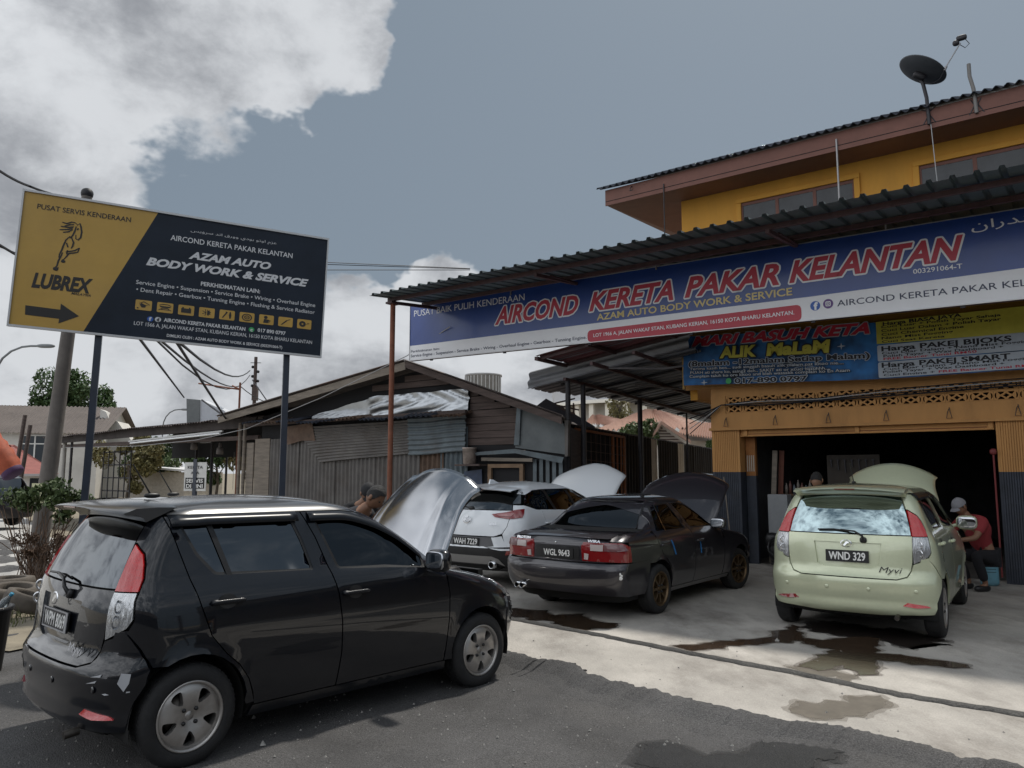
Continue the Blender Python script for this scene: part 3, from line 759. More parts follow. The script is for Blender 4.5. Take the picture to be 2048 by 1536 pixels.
M_sheet = mat('blue_grey_roofing', (.085, .115, .125), .5, var=.15, scale=3, dirt=.3, dirtcol=(.05, .05, .05), spec=.4)
M_roofdark = mat('dark_roof_sheet', (.035, .040, .055), .6, var=.2, scale=5)
M_zinc = mat('old_zinc', (.120, .112, .106), .55, .25, var=.28, scale=2.2, dirt=.6, dirtcol=(.085, .065, .05), detail=9, bump=.15)
M_zincb = mat('blue_zinc', (.10, .125, .14), .5, .3, var=.3, scale=3, dirt=.5, dirtcol=(.06, .045, .04), detail=9)
M_zincr = mat('rusty_zinc', (.13, .085, .06), .8, .1, var=.4, scale=4, dirt=.7, dirtcol=(.06, .025, .012))
M_wood = mat('weathered_wood', (.20, .17, .14), .85, var=.3, scale=2, stretch=(1, 1, 8), bump=.4, bscale=20)
M_dwood = mat('dark_plank', (.085, .062, .055), .85, var=.35, scale=2, stretch=(.6, 1, 9), bump=.4, bscale=25)
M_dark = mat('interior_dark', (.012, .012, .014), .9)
M_foil = mat('silver_foil', (.38, .40, .42), .30, .9, var=.15, scale=3, bump=1.0, bscale=4)
M_fib = mat('fibre_cement', (.13, .145, .15), .8, var=.2, scale=2, dirt=.5, dirtcol=(.19, .20, .20), bump=.2)
M_sgrey = mat('sheet_underside', (.17, .18, .20), .5, .35, var=.2, scale=2, dirt=.3, dirtcol=(.09, .09, .10))
M_cw = mat('dirty_white_wall', (.62, .60, .56), .8, var=.12, scale=.6, dirt=.3, dirtcol=(.35, .33, .30))
M_tile = mat('terracotta_tiles', (.42, .26, .20), .8, var=.18, scale=5)
M_pole = mat('pole_concrete', (.15, .135, .125), .9, var=.15, scale=6, dirt=.3, dirtcol=(.08, .07, .06), bump=.2)
M_cable = mat('black_cable', (.012, .012, .016), .6)
M_trans = mat('translucent_panel', (.62, .60, .52), .5, var=.1, scale=3, emit=None)
RZ = R(-37)
P0 = Vector((7.5, 11.9, 0)); U = Vector((math.cos(RZ), math.sin(RZ), 0)); NN = Vector((math.sin(RZ), -math.cos(RZ), 0))
def F(u, n, z=0): return P0+U*u+NN*n+Vector((0, 0, z))
def fthing(name, label, cat, u, n, z=0, group=None, drz=0): return thing(name, label, cat, F(u, n, z), RZ+drz, group)
def corr(w, l, pitch, amp, kind='sin', nl=1, rnd=0., seed=0, M=None, mb=None):
    """corrugated sheet: ribs run along local y; w across, l along"""
    r = random.Random(seed); n = max(2, int(w/pitch*(6 if kind == 'sin' else 5)))
    if kind == 'sin': X = [w*i/n for i in range(n+1)]; H = [amp*math.sin(2*math.pi*x/pitch) for x in X]
    else:
        X = []; H = []; x = 0
        while x < w-1e-6:
            for dx, h in ((0, 0), (.30, 0), (.36, 1), (.56, 1), (.62, 0)):
                if x+dx*pitch <= w+1e-6: X.append(x+dx*pitch); H.append(h*amp)
            x += pitch
        X.append(w); H.append(0)
    P = []
    for j in range(nl+1):
        y = l*j/nl; o = r.uniform(-rnd, rnd)
        P.append([(x, y, h+o+rnd*.8*math.sin(x*3+seed+j)) for x, h in zip(X, H)])
    mb = mb or MB(); mb.grid(P, kind == 'sin', M); return mb

# ---------------------------------------------------------------- ground
def jag(pts, step=.05, amp=.03, seed=1):
    r = random.Random(seed); o = []
    for a, b in zip(pts, pts[1:]):
        d = math.dist(a, b); n = max(1, int(d/step)); nx, ny = -(b[1]-a[1])/d, (b[0]-a[0])/d
        for i in range(n):
            t = i/n; k = r.gauss(0, amp); o.append((a[0]+(b[0]-a[0])*t+nx*k, a[1]+(b[1]-a[1])*t+ny*k))
    o.append(pts[-1]); return o
EDGE = [(-9.5, 17.8), (-4.5, 12.2), (-1.6, 9.0), (-.62, 8.0), (-.04, 7.43), (.17, 7.29), (.39, 7.1), (.61, 6.87), (.65, 6.63), (.97, 6.25), (1.2, 6.02), (1.39, 5.89), (1.61, 5.62), (1.83, 5.46), (2.08, 5.3), (2.28, 5.23), (2.5, 4.97), (2.66, 4.76), (2.85, 4.69), (2.94, 4.61), (3.6, 3.9), (5.2, 2.4), (8, -.4)]
def asphalt_h(x, y):
    return -.05+.012*math.sin(x*1.3+y*.7)+.009*math.sin(x*3.1-y*2.3)+.006*math.sin(x*7.7+y*5.1)
g = MB(); P = []
for j in range(181):
    y = -6+26*j/180; P.append([(x, y, asphalt_h(x, y)+random.uniform(-.004, .004)) for x in [-14+26*i/180 for i in range(181)]])
g.grid(P, True)
road = g.obj('asphalt_forecourt', M_asph); props(road, kind='structure')
g = MB(); far = 700
g.add([(-far, -60, -.13), (far, -60, -.13), (far, 1200, -.13), (-far, 1200, -.13)], [(0, 1, 2, 3)])
props(g.obj('ground', M_soil), kind='structure')
g = MB(); g.box(-60, -60, -.07, 60, -5.9, -.055); g.box(12.1, -5.9, -.07, 60, 1, -.055); props(g.obj('road', mat('road_asphalt', (.06, .06, .06), .9, var=.2, scale=1)), kind='structure')
g = MB()
loop = [(-7.2, 8.6), (-4.9, 7.7), (-5.2, 10.5), (-8.5, 15.5), (-16, 26), (-30, 46), (-60, 60), (-60, 12), (-22, 6.5), (-11, 4.5), (-8.2, 6.3)]
loop = jag(loop+[loop[0]], .4, .06, 4)[:-1]
g.add([(x, y, -.062) for x, y in loop], [tuple(range(len(loop)))])
g.add([(x, y, -.03) for x, y in jag([(-40, 60), (-24, 31), (-12, 17), (-8.2, 11.8), (-7.2, 10.3), (-8.6, 8.8), (-12, 8.0), (-22, 9.0), (-60, 16), (-60, 60), (-40, 60)], .5, .05, 5)[:-1]], [tuple(range(len(jag([(-40, 60), (-24, 31), (-12, 17), (-8.2, 11.8), (-7.2, 10.3), (-8.6, 8.8), (-12, 8.0), (-22, 9.0), (-60, 16), (-60, 60), (-40, 60)], .5, .05, 5))-1))])
props(g.obj('pale_side_road', M_pale), kind='structure')
# concrete apron with its broken edge
E_ = jag([(x+r0*.0, y) for r0 in (0,) for x, y in EDGE], .11, .035, 3); E_ = jag(E_, .025, .011, 13)
top = [(x-.03, y-.03) for x, y in E_[::2]]+[(24, -.4), (24, 14), (14, 28), (-9.5, 28)]
g = MB(); g.add([(x, y, 0) for x, y in top], [tuple(range(len(top)))])
props(g.obj('concrete_apron', M_conc), kind='structure')
# crumbling asphalt crust lapping over the edge of the concrete
rr = random.Random(77); rows = [[] for _ in range(8)]
for i, p in enumerate(E_):
    a, b = Vector(E_[max(0, i-90)]), Vector(E_[min(len(E_)-1, i+90)]); t = (b-a).normalized(); m_ = Vector((t.y, -t.x)); m_ = -m_ if m_.x+m_.y > 0 else m_
    for k, (d_, z) in enumerate(((0, .001), (.006, .013), (.025, .018), (.07, .016), (.14, .012), (.24, .0), (.38, .0), (.56, .0))):
        q = Vector(p)+m_*d_; s_ = (0, 0, .0, .0, .25, .75, 1, 1)[k]; zz = (1-s_)*(z+rr.uniform(-.004, .005)*(k > 0))+s_*(asphalt_h(q.x, q.y)+(.006, .006, .006, .010, .010, .007, .005, -.03)[k]+rr.uniform(-.002, .002)); rows[k].append((q.x, q.y, zz))
g = MB(); g.grid(rows, False); props(g.obj('asphalt_edge', M_asph), kind='structure')
# the drain strip along the joint
J = [(-5, 13.9), (-2.2, 11.2), (.03, 9.02), (.91, 8.16), (1.73, 7.29), (2.41, 6.63), (2.94, 6.02), (3.56, 5.54), (6, 3.2)]
Jf = jag(J, .07, .006, 8)
g = MB(); a = []; b = []; c_ = []; d_ = []; rr = random.Random(2)
for i, p in enumerate(Jf):
    q = Vector(p); t = (Vector(Jf[min(i+1, len(Jf)-1)])-Vector(Jf[max(i-1, 0)])).normalized(); m_ = Vector((-t.y, t.x)); w1, w2 = rr.uniform(.02, .035), rr.uniform(.02, .034)
    a.append((*(q-m_*(w1+.015)), .003)); b.append((*(q-m_*.017), .026+rr.uniform(0, .007))); c_.append((*(q+m_*.017), .022+rr.uniform(0, .006))); d_.append((*(q+m_*(w2+.012)), .003))
g.grid([a, b, c_, d_], True); props(g.obj('drain_strip', M_drain), kind='structure')
def stain(name, pts, m, z, amp=.02, seed=1):
    pts = jag(pts+[pts[0]], .09, amp*1.5, seed)[:-1]; L = jag(pts+[pts[0]], .03, amp*.35, seed)[:-1]
    V, T = cdt(L, (), .2) if False else (L, None)
    g = MB(); g.add([(x, y, z) for x, y in L], [tuple(range(len(L)))])
    o = g.obj(name, m); props(o, kind='structure')
    cx = sum(p[0] for p in pts)/len(pts); cy = sum(p[1] for p in pts)/len(pts)
    for q_, (k, a_) in enumerate(((1.0, .5), (1.0, .30))):
        w_ = (.022, .055)[q_]; n = len(pts); out = []
        ar = sum(pts[i][0]*pts[(i+1) % n][1]-pts[(i+1) % n][0]*pts[i][1] for i in range(n)); sg = 1 if ar > 0 else -1
        for i in range(n):
            t = (Vector(pts[(i+1) % n])-Vector(pts[i-1])).normalized(); out.append((pts[i][0]+sg*t.y*w_, pts[i][1]-sg*t.x*w_))
        L = jag(out+[out[0]], .05, amp*.5, seed+20+q_)[:-1]
        g = MB(); g.add([(x, y, z-.0006*(q_+1)) for x, y in L], [tuple(range(len(L)))])
        c = MATS[m.name].node_tree.nodes['Principled BSDF'].inputs['Base Color'].default_value[:3]
        props(g.obj('damp_edge', mat('damp_edge_%d_%s' % (q_, m.name), c, .5, alpha=a_)), kind='structure')
    return o
stain('oil_stain', [(-.3, 9.85), (.04, 9.74), (.37, 9.6), (.51, 9.27), (.84, 9.4), (.9, 9.08), (1.18, 8.82), (1.12, 8.57), (.67, 8.41), (.52, 8.6), (.43, 8.88), (.21, 9.02), (.05, 9.2), (-.4, 9.6)], M_oil, .004, .025, 3)
stain('oil_stain', [(1.56, 7.7), (1.84, 7.74), (2.3, 7.97), (2.67, 8.09), (3.11, 8.73), (3.08, 8.41), (2.99, 8.09), (3.11, 7.97), (3.54, 8.1), (3.75, 8.0), (3.56, 7.74), (3.40, 7.43), (3.6, 7.33), (3.98, 6.96), (3.94, 6.86), (3.63, 6.96), (3.27, 7.14), (3.17, 6.87), (3.04, 6.6), (2.93, 6.62), (2.9, 6.95), (2.6, 6.75), (2.5, 6.9), (2.78, 7.14), (3.01, 7.53), (2.92, 7.9), (2.3, 7.74), (1.72, 7.50)], M_oil, .0045, .02, 4)
stain('oil_stain', [(3.3, 8.9), (3.9, 8.7), (4.4, 8.2), (4.3, 7.7), (3.9, 7.6), (3.6, 8.0), (3.3, 8.3)], mat('dark_oil', (.02, .016, .014), .3), .0035, .05, 9)
stain('damp_patch', [(1.96, 5.77), (2.12, 5.86), (2.45, 5.94), (2.72, 6.0), (2.78, 5.85), (2.68, 5.77), (2.5, 5.57), (2.25, 5.46), (2.1, 5.5), (1.99, 5.62)], M_damp, .0036, .03, 5)
stain('damp_patch', [(2.4, 6.9), (2.7, 6.85), (2.85, 6.5), (2.7, 6.42), (2.45, 6.62)], M_damp, .0037, .03, 15)
wt_l = [(1.80, 5.47), (1.99, 5.30), (2.20, 5.20), (2.30, 5.10), (2.12, 4.95), (1.72, 4.78), (1.53, 4.55), (1.36, 4.5), (1.30, 4.72), (1.12, 4.62), (.9, 4.6), (.75, 4.85), (.8, 5.02), (.99, 5.16), (1.19, 5.0), (1.44, 4.98), (1.60, 5.2)]
wt_l = jag(wt_l+[wt_l[0]], .10, .045, 6)[:-1]
for q_, (k_, a_) in enumerate(((.075, .35), (.035, .5))):
    n = len(wt_l); out = []
    for i in range(n): t_ = (Vector(wt_l[(i+1) % n])-Vector(wt_l[i-1])).normalized(); out.append((wt_l[i][0]-t_.y*k_, wt_l[i][1]+t_.x*k_))
    V, T = cdt(jag(out+[out[0]], .04, .012, 16+q_)[:-1], (), .1); g = MB(); g.add([(x, y, asphalt_h(x, y)+.006+.0015*q_) for x, y in V], T, None, True); props(g.obj('damp_edge', mat('wet_edge_%d' % q_, (.014, .015, .017), .6, alpha=a_)), kind='structure')
L = jag(wt_l+[wt_l[0]], .03, .009, 6)[:-1]; V, T = cdt(L, (), .1)
g = MB(); g.add([(x, y, asphalt_h(x, y)+.009) for x, y in V], T, None, True); props(g.obj('wet_patch', M_wet), kind='structure')
# loose grit and pebbles
g = MB(); rr = random.Random(12)
for i in range(2600):
    x = rr.uniform(-4, 3.2); y = rr.uniform(2.2, 8)
    s = abs(rr.gauss(0, .004))+.0025
    if rr.random() < .03: s *= 2.6
    z = asphalt_h(x, y)+.002
    if x > EDGE[4][0] and y > 7.4-(x+.04)*.95:
        if rr.random() < .85: continue
        z = .002
    a = rr.uniform(0, 6.28); c, q = math.cos(a)*s, math.sin(a)*s
    g.add([(x+c, y+q, z), (x-q, y+c, z), (x-c, y-q, z), (x+q*.8, y-c*.8, z), (x, y, z+s*1.1)], [(0, 1, 4), (1, 2, 4), (2, 3, 4), (3, 0, 4)])
o = g.obj('gravel', mat('pale_grit', (.30, .29, .27), .9, var=.5, scale=40)); props(o, kind='stuff')
# clods along the broken edge
g = MB()
for i in range(260):
    k = rr.randrange(len(E_)-1); x, y = E_[k]; 
    if y < 4 or y > 8: continue
    x += rr.gauss(-.03, .05); y += rr.gauss(-.03, .05); s = rr.uniform(.006, .022); blob(g, (x, y, asphalt_h(x, y)+s*.4), (s, s*rr.uniform(.6, 1), s*.6), 2.2, 4)
props(g.obj('rubble', mat('asphalt_crumbs', (.07, .068, .066), .95, var=.4, scale=30)), kind='stuff')

# ---------------------------------------------------------------- shophouse
house = fthing('shophouse', 'two storey ochre shophouse with an open garage bay and corrugated roof', 'building', 0, 0)
def part(name, mb, m, parent, **k): return mb.obj(name, m, parent, **k)
mb = MB(); mb.box(-5.1, .0, 3.30, 4.5, .2, 7.13); 
w = part('upper_wall', mb, M_yel2, house)
mb = MB(); mb.box(-5.1, .2, 3.1, -4.95, 9, 7.13); part('side_wall', mb, M_yel2, house)
mb = MB(); mb.box(-4.6, .02, 3.12, 4.5, .3, 3.30); mb.box(-5.1, -.02, 3.28, 4.5, .0, 3.40); part('floor_slab', mb, M_yel, house)
mb = MB(); mb.box(-4.6, -.02, 2.52, 4.5, .3, 2.79); part('lintel', mb, M_yel, house)
mb = MB(); mb.box(-4.62, -.07, 2.47, 4.5, .3, 2.52); part('ledge', mb, M_yel, house)
mb = MB(); mb.box(-4.06, .05, 2.37, .0, .3, 2.468); mb.box(-4.06, .02, 2.345, .0, .12, 2.37); 
for u_ in (-3.95, -2.0, -.05): mb.box(u_-.035, .01, 2.35, u_+.035, .05, 2.468)
part('shutter_box', mb, M_yel, house, bevel=.006)
mb = MB(); mb.box(-3.9, .045, 2.385, -.1, .049, 2.395); part('shutter_groove', mb, mat('groove', (.12, .03, .015), .8), house)
def fluted(name, u0, u1, z0, z1, m):
    n = int((u1-u0)/.033); P0_ = []
    for i in range(n):
        a = u0+(u1-u0)*i/n; b = u0+(u1-u0)*(i+1)/n; q = (b-a)
        P0_ += [(a, 0), (a+q*.12, -.010), (a+q*.82, -.010), (b-q*.06, 0)]
    mb = MB(); mb.grid([[(x, y, z) for x, y in P0_] for z in (z0, z1)], False)
    for zz in (z0+(z1-z0)*.28, z0+(z1-z0)*.72): mb.box(u0, -.0115, zz-.004, u1, -.0113, zz+.004)
    return mb.obj(name, m, house)
for u0, u1 in ((-4.60, -4.06), (.02, 1.5), (1.5, 3.0)):
    fluted('pilaster_tiles', u0+.03, u1-.05, 1.69, 2.47, M_yel); fluted('pilaster_tiles', u0+.03, u1-.05, 0, 1.69, M_navy)
    mb = MB(); mb.box(u0, .0, 1.69, u1, .45, 2.47); part('pilaster', mb, M_yel, house)
    mb = MB(); mb.box(u0, .0, 0, u1, .45, 1.69); part('pilaster_base', mb, M_navy, house)
mb = MB(); mb.box(-4.04, .25, 1.62, -3.86, .35, 2.345); part('door_jamb', mb, mat('jamb', (.30, .12, .03), .7, var=.2), house)
mb = MB(); mb.box(-4.04, .25, 0, -3.86, .35, 1.62); part('door_jamb', mb, M_navy, house)
for k in range(4):
    mb = MB(); mb.box(-4.02+.04*k, .236, 1.70, -4.0+.04*k, .246, 2.0); part('meter_card', mb, mat('paper', (.45, .40, .33), .8), house)
# pierced ventilation blocks, two courses
def lens(cx, s): return [(cx+s*.012, -.052), (cx+s*.034, -.03), (cx+s*.040, 0), (cx+s*.034, .03), (cx+s*.012, .052), (cx+s*.018, 0)]
holes = [rounded(lens(-.115, -1), .004, 1), rounded(lens(.115, 1), .004, 1),
         [(-.115, .060), (-.02, .058), (-.035, .036), (-.078, .012)], [(.115, .060), (.02, .058), (.035, .036), (.078, .012)],
         [(-.115, -.060), (-.02, -.058), (-.035, -.036), (-.078, -.012)], [(.115, -.060), (.02, -.058), (.035, -.036), (.078, -.012)],
         [(-.045, 0), (-.018, .018), (0, .034), (.018, .018), (.045, 0), (.018, -.018), (0, -.034), (-.018, -.018)]]
V, T = cdt([(-.165, -.072), (.165, -.072), (.165, .072), (-.165, .072)], holes, .08)
mbv = MB(); mbv.add([(x, 0, z) for x, z in V], T)
for h in holes:
    n = len(h)
    for i in range(n):
        a, b = h[i], h[(i+1) % n]; mbv.quad((a[0], 0, a[1]), (b[0], 0, b[1]), (b[0], .05, b[1]), (a[0], .05, a[1]))
me_v = mbv.mesh('vent_block', M_yel)
for row in range(2):
    for k in range(20):
        link('vent_block', me_v, house, (-4.14+.333*k, .01, 2.872+.160*row))
mb = MB(); mb.box(-4.60, 0, 2.79, -4.31, .3, 3.12); mb.box(-4.3, .01, 2.79, 4.5, .09, 2.799); mb.box(-4.3, .01, 2.945, 4.5, .09, 2.959); mb.box(-4.3, .01, 3.105, 4.5, .09, 3.12); part('vent_band', mb, M_yel, house)
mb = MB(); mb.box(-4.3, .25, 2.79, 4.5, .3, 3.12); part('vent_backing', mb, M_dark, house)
for k in range(9):
    u_ = -4.29+.925*k; mb = MB()
    mb.tube([(u_, -.04, 2.70), (u_-.02, -.05, 2.66), (u_-.045, -.05, 2.545), (u_+.035, -.05, 2.545), (u_+.01, -.05, 2.66), (u_, -.04, 2.72)], .006, 5); part('lamp_hook', mb, M_dsteel, house)
# interior shell
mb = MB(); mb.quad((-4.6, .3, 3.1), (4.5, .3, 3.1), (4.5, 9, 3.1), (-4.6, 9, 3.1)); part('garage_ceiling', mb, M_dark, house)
mb = MB(); mb.quad((-4.1, .35, 0), (-4.1, 9, 0), (-4.1, 9, 3.1), (-4.1, .35, 3.1)); mb.quad((-4.1, 9, 0), (1, 9, 0), (1, 9, 3.1), (-4.1, 9, 3.1)); mb.quad((.9, 9, 0), (.9, .35, 0), (.9, .35, 3.1), (.9, 9, 3.1)); part('garage_wall', mb, mat('garage_wall_grey', (.075, .075, .080), .9, var=.4, scale=2), house)  # inner walls in one dark mottled grey
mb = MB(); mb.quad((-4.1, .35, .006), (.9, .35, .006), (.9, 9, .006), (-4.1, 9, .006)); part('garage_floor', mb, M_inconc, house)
mb = MB(); mb.box(-4.6, .35, 0, -4.45, 9, 3.3); part('party_wall', mb, mat('ochre_side', (.42, .22, .06), .8, var=.2, scale=1.5), house)
# upper windows
def upper_window(u0, u1, z0, z1, n):
    mb = MB()
    for a, b, c, d in ((u0-.10, z1, u1+.10, z1+.09), (u0-.10, z0, u0, z1), (u1, z0, u1+.10, z1)): mb.box(a, -.05, b, c, 0, d)
    part('window_surround', mb, M_yel2, house, bevel=.01)
    wi = (u1-u0)/n; mb = MB()
    mb.box(u0, -.012, z1-.06, u1, .0, z1); mb.box(u0, -.012, z0, u1, .0, z0+.05)
    for k in range(n+1): x = u0+wi*k; mb.box(max(u0, x-.03), -.016, z0+.05, min(u1, x+.03), -.002, z1-.06)
    fr = part('window', mb, M_maroon, house)
    for k in range(n):
        mb = MB(); mb.quad((u0+wi*k+.03, -.004, z0+.05), (u0+wi*(k+1)-.03, -.004, z0+.05), (u0+wi*(k+1)-.03, -.004, z1-.06), (u0+wi*k+.03, -.004, z1-.06))
        part('pane', mb, mat('window_pane', (.025, .028, .032), .25, var=.5, scale=2.5), fr)
upper_window(-3.86, -1.83, 5.6, 6.82, 3); upper_window(-.80, 2.4, 5.6, 6.80, 4)
# eaves
FN = -.65
mb = MB(); mb.add([(-6.47, FN, 7.16), (4.6, FN, 7.16), (4.6, 0, 7.13), (-5.1, 0, 7.13), (-5.1, 9, 7.13), (-6.47, 9, 7.6), ], [(0, 1, 2, 3), (0, 3, 4, 5)]); part('soffit', mb, M_soffit, house)
mb = MB(); mb.box(-6.47, FN-.025, 7.14, 4.6, FN, 7.47); part('fascia', mb, M_maroon, house)
mb = MB(); mb.add([(-6.47, FN-.02, 7.14), (-6.47, FN-.02, 7.47), (-6.47, 4, 9.3), (-6.47, 4, 8.97)], [(0, 1, 2, 3)]); part('rake_board', mb, M_maroon, house)
mb = MB(); mb.box(-6.46, FN-.03, 7.222, 4.6, FN-.026, 7.232); part('fascia_groove', mb, M_dark, house)
for k in range(11):
    M = Matrix.Translation((-6.62+1.02*k, FN-.13, 7.50)) @ Matrix.Rotation(math.atan(.42), 4, 'X')
    mb = corr(1.02, 6.0, .145, .028, 'sin', 1, 0, k, M); q_ = part('roof_sheet', mb, M_roofdark, house).modifiers.new('s', 'SOLIDIFY'); q_.thickness = .012
mb = MB()
mb.tube([(-5.15, FN-.04, 7.30), (-5.15, FN-.04, 5.5)], .012, 6); mb2 = MB(); mb2.tube([(-1.93, FN-.04, 7.34), (-1.93, FN-.04, 5.5)], .018, 6)
part('hanger_rod', mb, M_dsteel, house); part('hanger_rod', mb2, mat('galvanised', (.35, .34, .34), .5, .6), house)
mb = MB(); mb.tube([(-5.85, FN-.03, 7.42), (-5.85, FN-.1, 7.36), (-5.85, FN-.12, 7.30), (-5.78, FN-.12, 7.30)], .010, 5); part('fascia_hook', mb, M_dsteel, house)
# satellite dish
dish = fthing('satellite_dish', 'dark satellite dish on a bent pole bracketed to the roof fascia', 'satellite dish', -.52, .70, 7.2)
mb = MB(); mb.tube([(0, 0, 0), (-.015, 0, .45), (-.05, 0, .68), (-.09, 0, .82)], .028, 10); pl = mb.obj('pole', M_dsteel, dish)
mb = MB()
for sx in (-1, 1): mb.tube([(0, .02, .18), (sx*.09, .03, .02)], .010, 5); mb.tube([(0, .02, .22), (sx*.10, .03, .28)], .010, 5)
mb.obj('bracket', M_dsteel, dish)
Md = Matrix.Translation((-.05, -.04, .90)) @ Vector((.46, .22, .86)).to_track_quat('Z', 'X').to_matrix().to_4x4()
mb = MB(); mb.lathe([(.001, -.055), (.12, -.05), (.24, -.028), (.36, .010), (.375, .02), (.36, .020), (.24, -.018), (.12, -.04), (.001, -.045)], 40, 'z', Md); mb.obj('reflector', mat('dish_grey', (.075, .08, .09), .5, var=.2, scale=4), dish)
mb = MB(); blob(mb, (0, 0, -.09), (.10, .05, .05), 4, 6, Md); mb.obj('mount', M_dsteel, dish)
a = Vector((.27, -.13, .76)); b_ = Vector((.50, .0, 1.20))
mb = MB(); mb.tube([a, a+Vector((.03, 0, .06))], .022, 8); mb.tube([a+Vector((.03, 0, .06)), b_], .010, 6); arm = mb.obj('feed_arm', mat('galvanised', (.35, .34, .34), .5, .6), dish)
mb = MB(); blob(mb, (b_.x-.06, b_.y, b_.z+.02), (.05, .045, .045), 2.4, 7); blob(mb, (b_.x+.02, b_.y, b_.z+.08), (.075, .04, .04), 3.5, 7); mb.obj('receiver', M_dsteel, arm)
mb = MB(); mb.tube([(b_.x+.06, b_.y, b_.z+.06), (b_.x+.12, b_.y, b_.z-.05), (b_.x+.06, b_.y, b_.z-.10), (b_.x-.03, b_.y, b_.z)], .006, 5)
mb.tube([a, (a.x-.08, a.y, a.z-.13), (a.x-.2, a.y, a.z-.16), (-.05, 0, .72)], .006, 5); mb.obj('cable', M_cable, dish)
mb = MB(); mb.tube([(.02, 0, 0), (.05, -.02, -.8), (.09, -.02, -1.8)], .007, 5); mb.obj('down_cable', mat('grey_cable', (.4, .4, .4), .6), dish)
st = fthing('antenna_stub', 'short bare grey pole bracketed to the fascia right of the dish', 'pole', .13, .70, 7.2)
mb = MB(); mb.tube([(0, 0, 0), (-.02, 0, .4), (-.06, 0, .62), (-.06, 0, .82)], .028, 10); mb.obj('pole', mat('stub_grey', (.20, .19, .18), .6, .3), st)
mb = MB()
for sx in (-1, 1): mb.tube([(0, .02, .18), (sx*.10, .03, .0)], .010, 5); mb.tube([(0, .02, .10), (sx*.07, .03, .24)], .010, 5)
mb.obj('bracket', M_dsteel, st)

# ---------------------------------------------------------------- front awning
aw = fthing('awning', 'corrugated blue-grey awning on dark steel beams over the garage forecourt', 'awning', 0, 0)
SL = math.atan(.085); u0, u1 = -10.12, 3.7; k = 0; u_ = u0
while u_ < u1:
    M = Matrix.Translation((u_, -3.78, 5.185+.004*(k % 2))) @ Matrix.Rotation(SL, 4, 'X')
    corr(.765, 3.85, .252, .040, 'trap', 1, 0, k, M).obj('roof_sheet', M_sheet, aw); u_ += .756; k += 1
zb = lambda n: 5.17+(3.78-n)*.085
for n in (3.3, 2.3, .9):
    mb = MB(); mb.box(-10.06, -n-.03, zb(n)-.075, 3.7, -n+.03, zb(n)-.004); mb.obj('purlin', M_steel, aw)
for u_ in (-9.95, -6.36, -2.3, 1.9):
    M = Matrix.Translation((u_, -3.45, zb(3.45)-.10)) @ Matrix.Rotation(SL, 4, 'X'); mb = MB(); mb.box(-.03, .1, -.03, .03, 3.4, .03, M); mb.obj('rafter', M_steel, aw)
    if u_ > -9: mb = MB(); mb.tube([(u_+.02, -2.9, zb(2.9)-.06), (u_+.05, -2.1, 5.20)], .020, 6); mb.obj('brace', M_steel, aw)
for u_, top_, bot in ((-9.93, 5.10, -.02), (3.3, 5.10, -.02)):
    mb = MB(); mb.tube([(u_, -3.3, bot), (u_, -3.3, top_)], .052, 12); mb.obj('post', M_rust, aw)
    mb = MB(); mb.box(u_-.09, -3.42, top_-.03, u_+.09, -3.18, top_+.01); mb.obj('post_cap', M_steel, aw)
for u_ in (-7.9, -4.7, -1.0):
    mb = MB(); mb.tube([(u_, -2.02, 5.22), (u_, -2.02, 5.46)], .016, 6); mb.obj('hanger', mat('galvanised', (.35, .34, .34), .5, .6), aw)

# ---------------------------------------------------------------- blue shop sign
SW = 14.2; sign = fthing('shop_sign', 'long blue and white workshop sign hanging under the awning', 'sign', -10.73, 2.0, 0)
zsb = lambda s: 4.13-.17*s/11.42
M_s = Matrix(((1, 0, 0, 0), (0, 0, -1, -.0), (-.17/11.42, 1, 0, 4.13), (0, 0, 0, 1)))   # (s,t,d) -> local; d points to the street
C_blue = mat('sign_blue', (.018, .055, .25), .30, var=.12, scale=1.2, bump=.5, bscale=1.8, coat=.25, coat_rough=.15, dirt=.25, dirtcol=(.05, .09, .20))
C_white = mat('sign_white', (.80, .81, .84), .4, var=.05, scale=1.5, bump=.06, bscale=2.5)
C_redp = mat('sign_red', (.46, .030, .055), .4, var=.06, scale=3)
C_yelp = mat('sign_yellow', (.70, .56, .24), .45); C_text = mat('sign_print_dark', (.035, .045, .09), .5)
mb = MB(); mb.box(0, 0, -.10, SW, 1.24, -.012, M_s); mb.obj('frame', M_steel, sign)
mb = MB(); mb.quad((0.012, .012, 0), (SW, .012, 0), (SW, .42, 0), (11.38, .42, 0), (8.6, .375, 0), (.012, .335, 0), M=M_s); mb.obj('lower_band', C_white, sign)
mb = MB(); mb.quad((.012, .335, 0), (8.6, .375, 0), (11.38, .42, 0), (SW, .42, 0), (SW, 1.228, 0), (.012, 1.228, 0), M=M_s); mb.obj('panel', C_blue, sign)
mb = MB()
for a in ((0, 0, SW, .012), (0, 1.228, SW, 1.24), (0, .012, .012, 1.228)): mb.box(a[0], a[1], -.012, a[2], a[3], .012, M_s)
mb.obj('edge_trim', mat('alu_trim', (.5, .5, .5), .4, .6), sign)
mb = MB(); mb.add([(p[0], p[1], .003) for p in rounded([(4.60, .014), (8.47, .014), (8.47, .270), (4.60, .235)], .09, 5)], [tuple(range(24))], M_s); mb.obj('address_tab', C_redp, sign)
words = [('AIRCOND', 2.43, .575, 4.40, .59, .330), ('KERETA', 4.66, .60, 6.32, .617, .325), ('PAKAR', 6.56, .623, 8.14, .64, .322), ('KELANTAN', 8.32, .642, 10.68, .660, .318)]
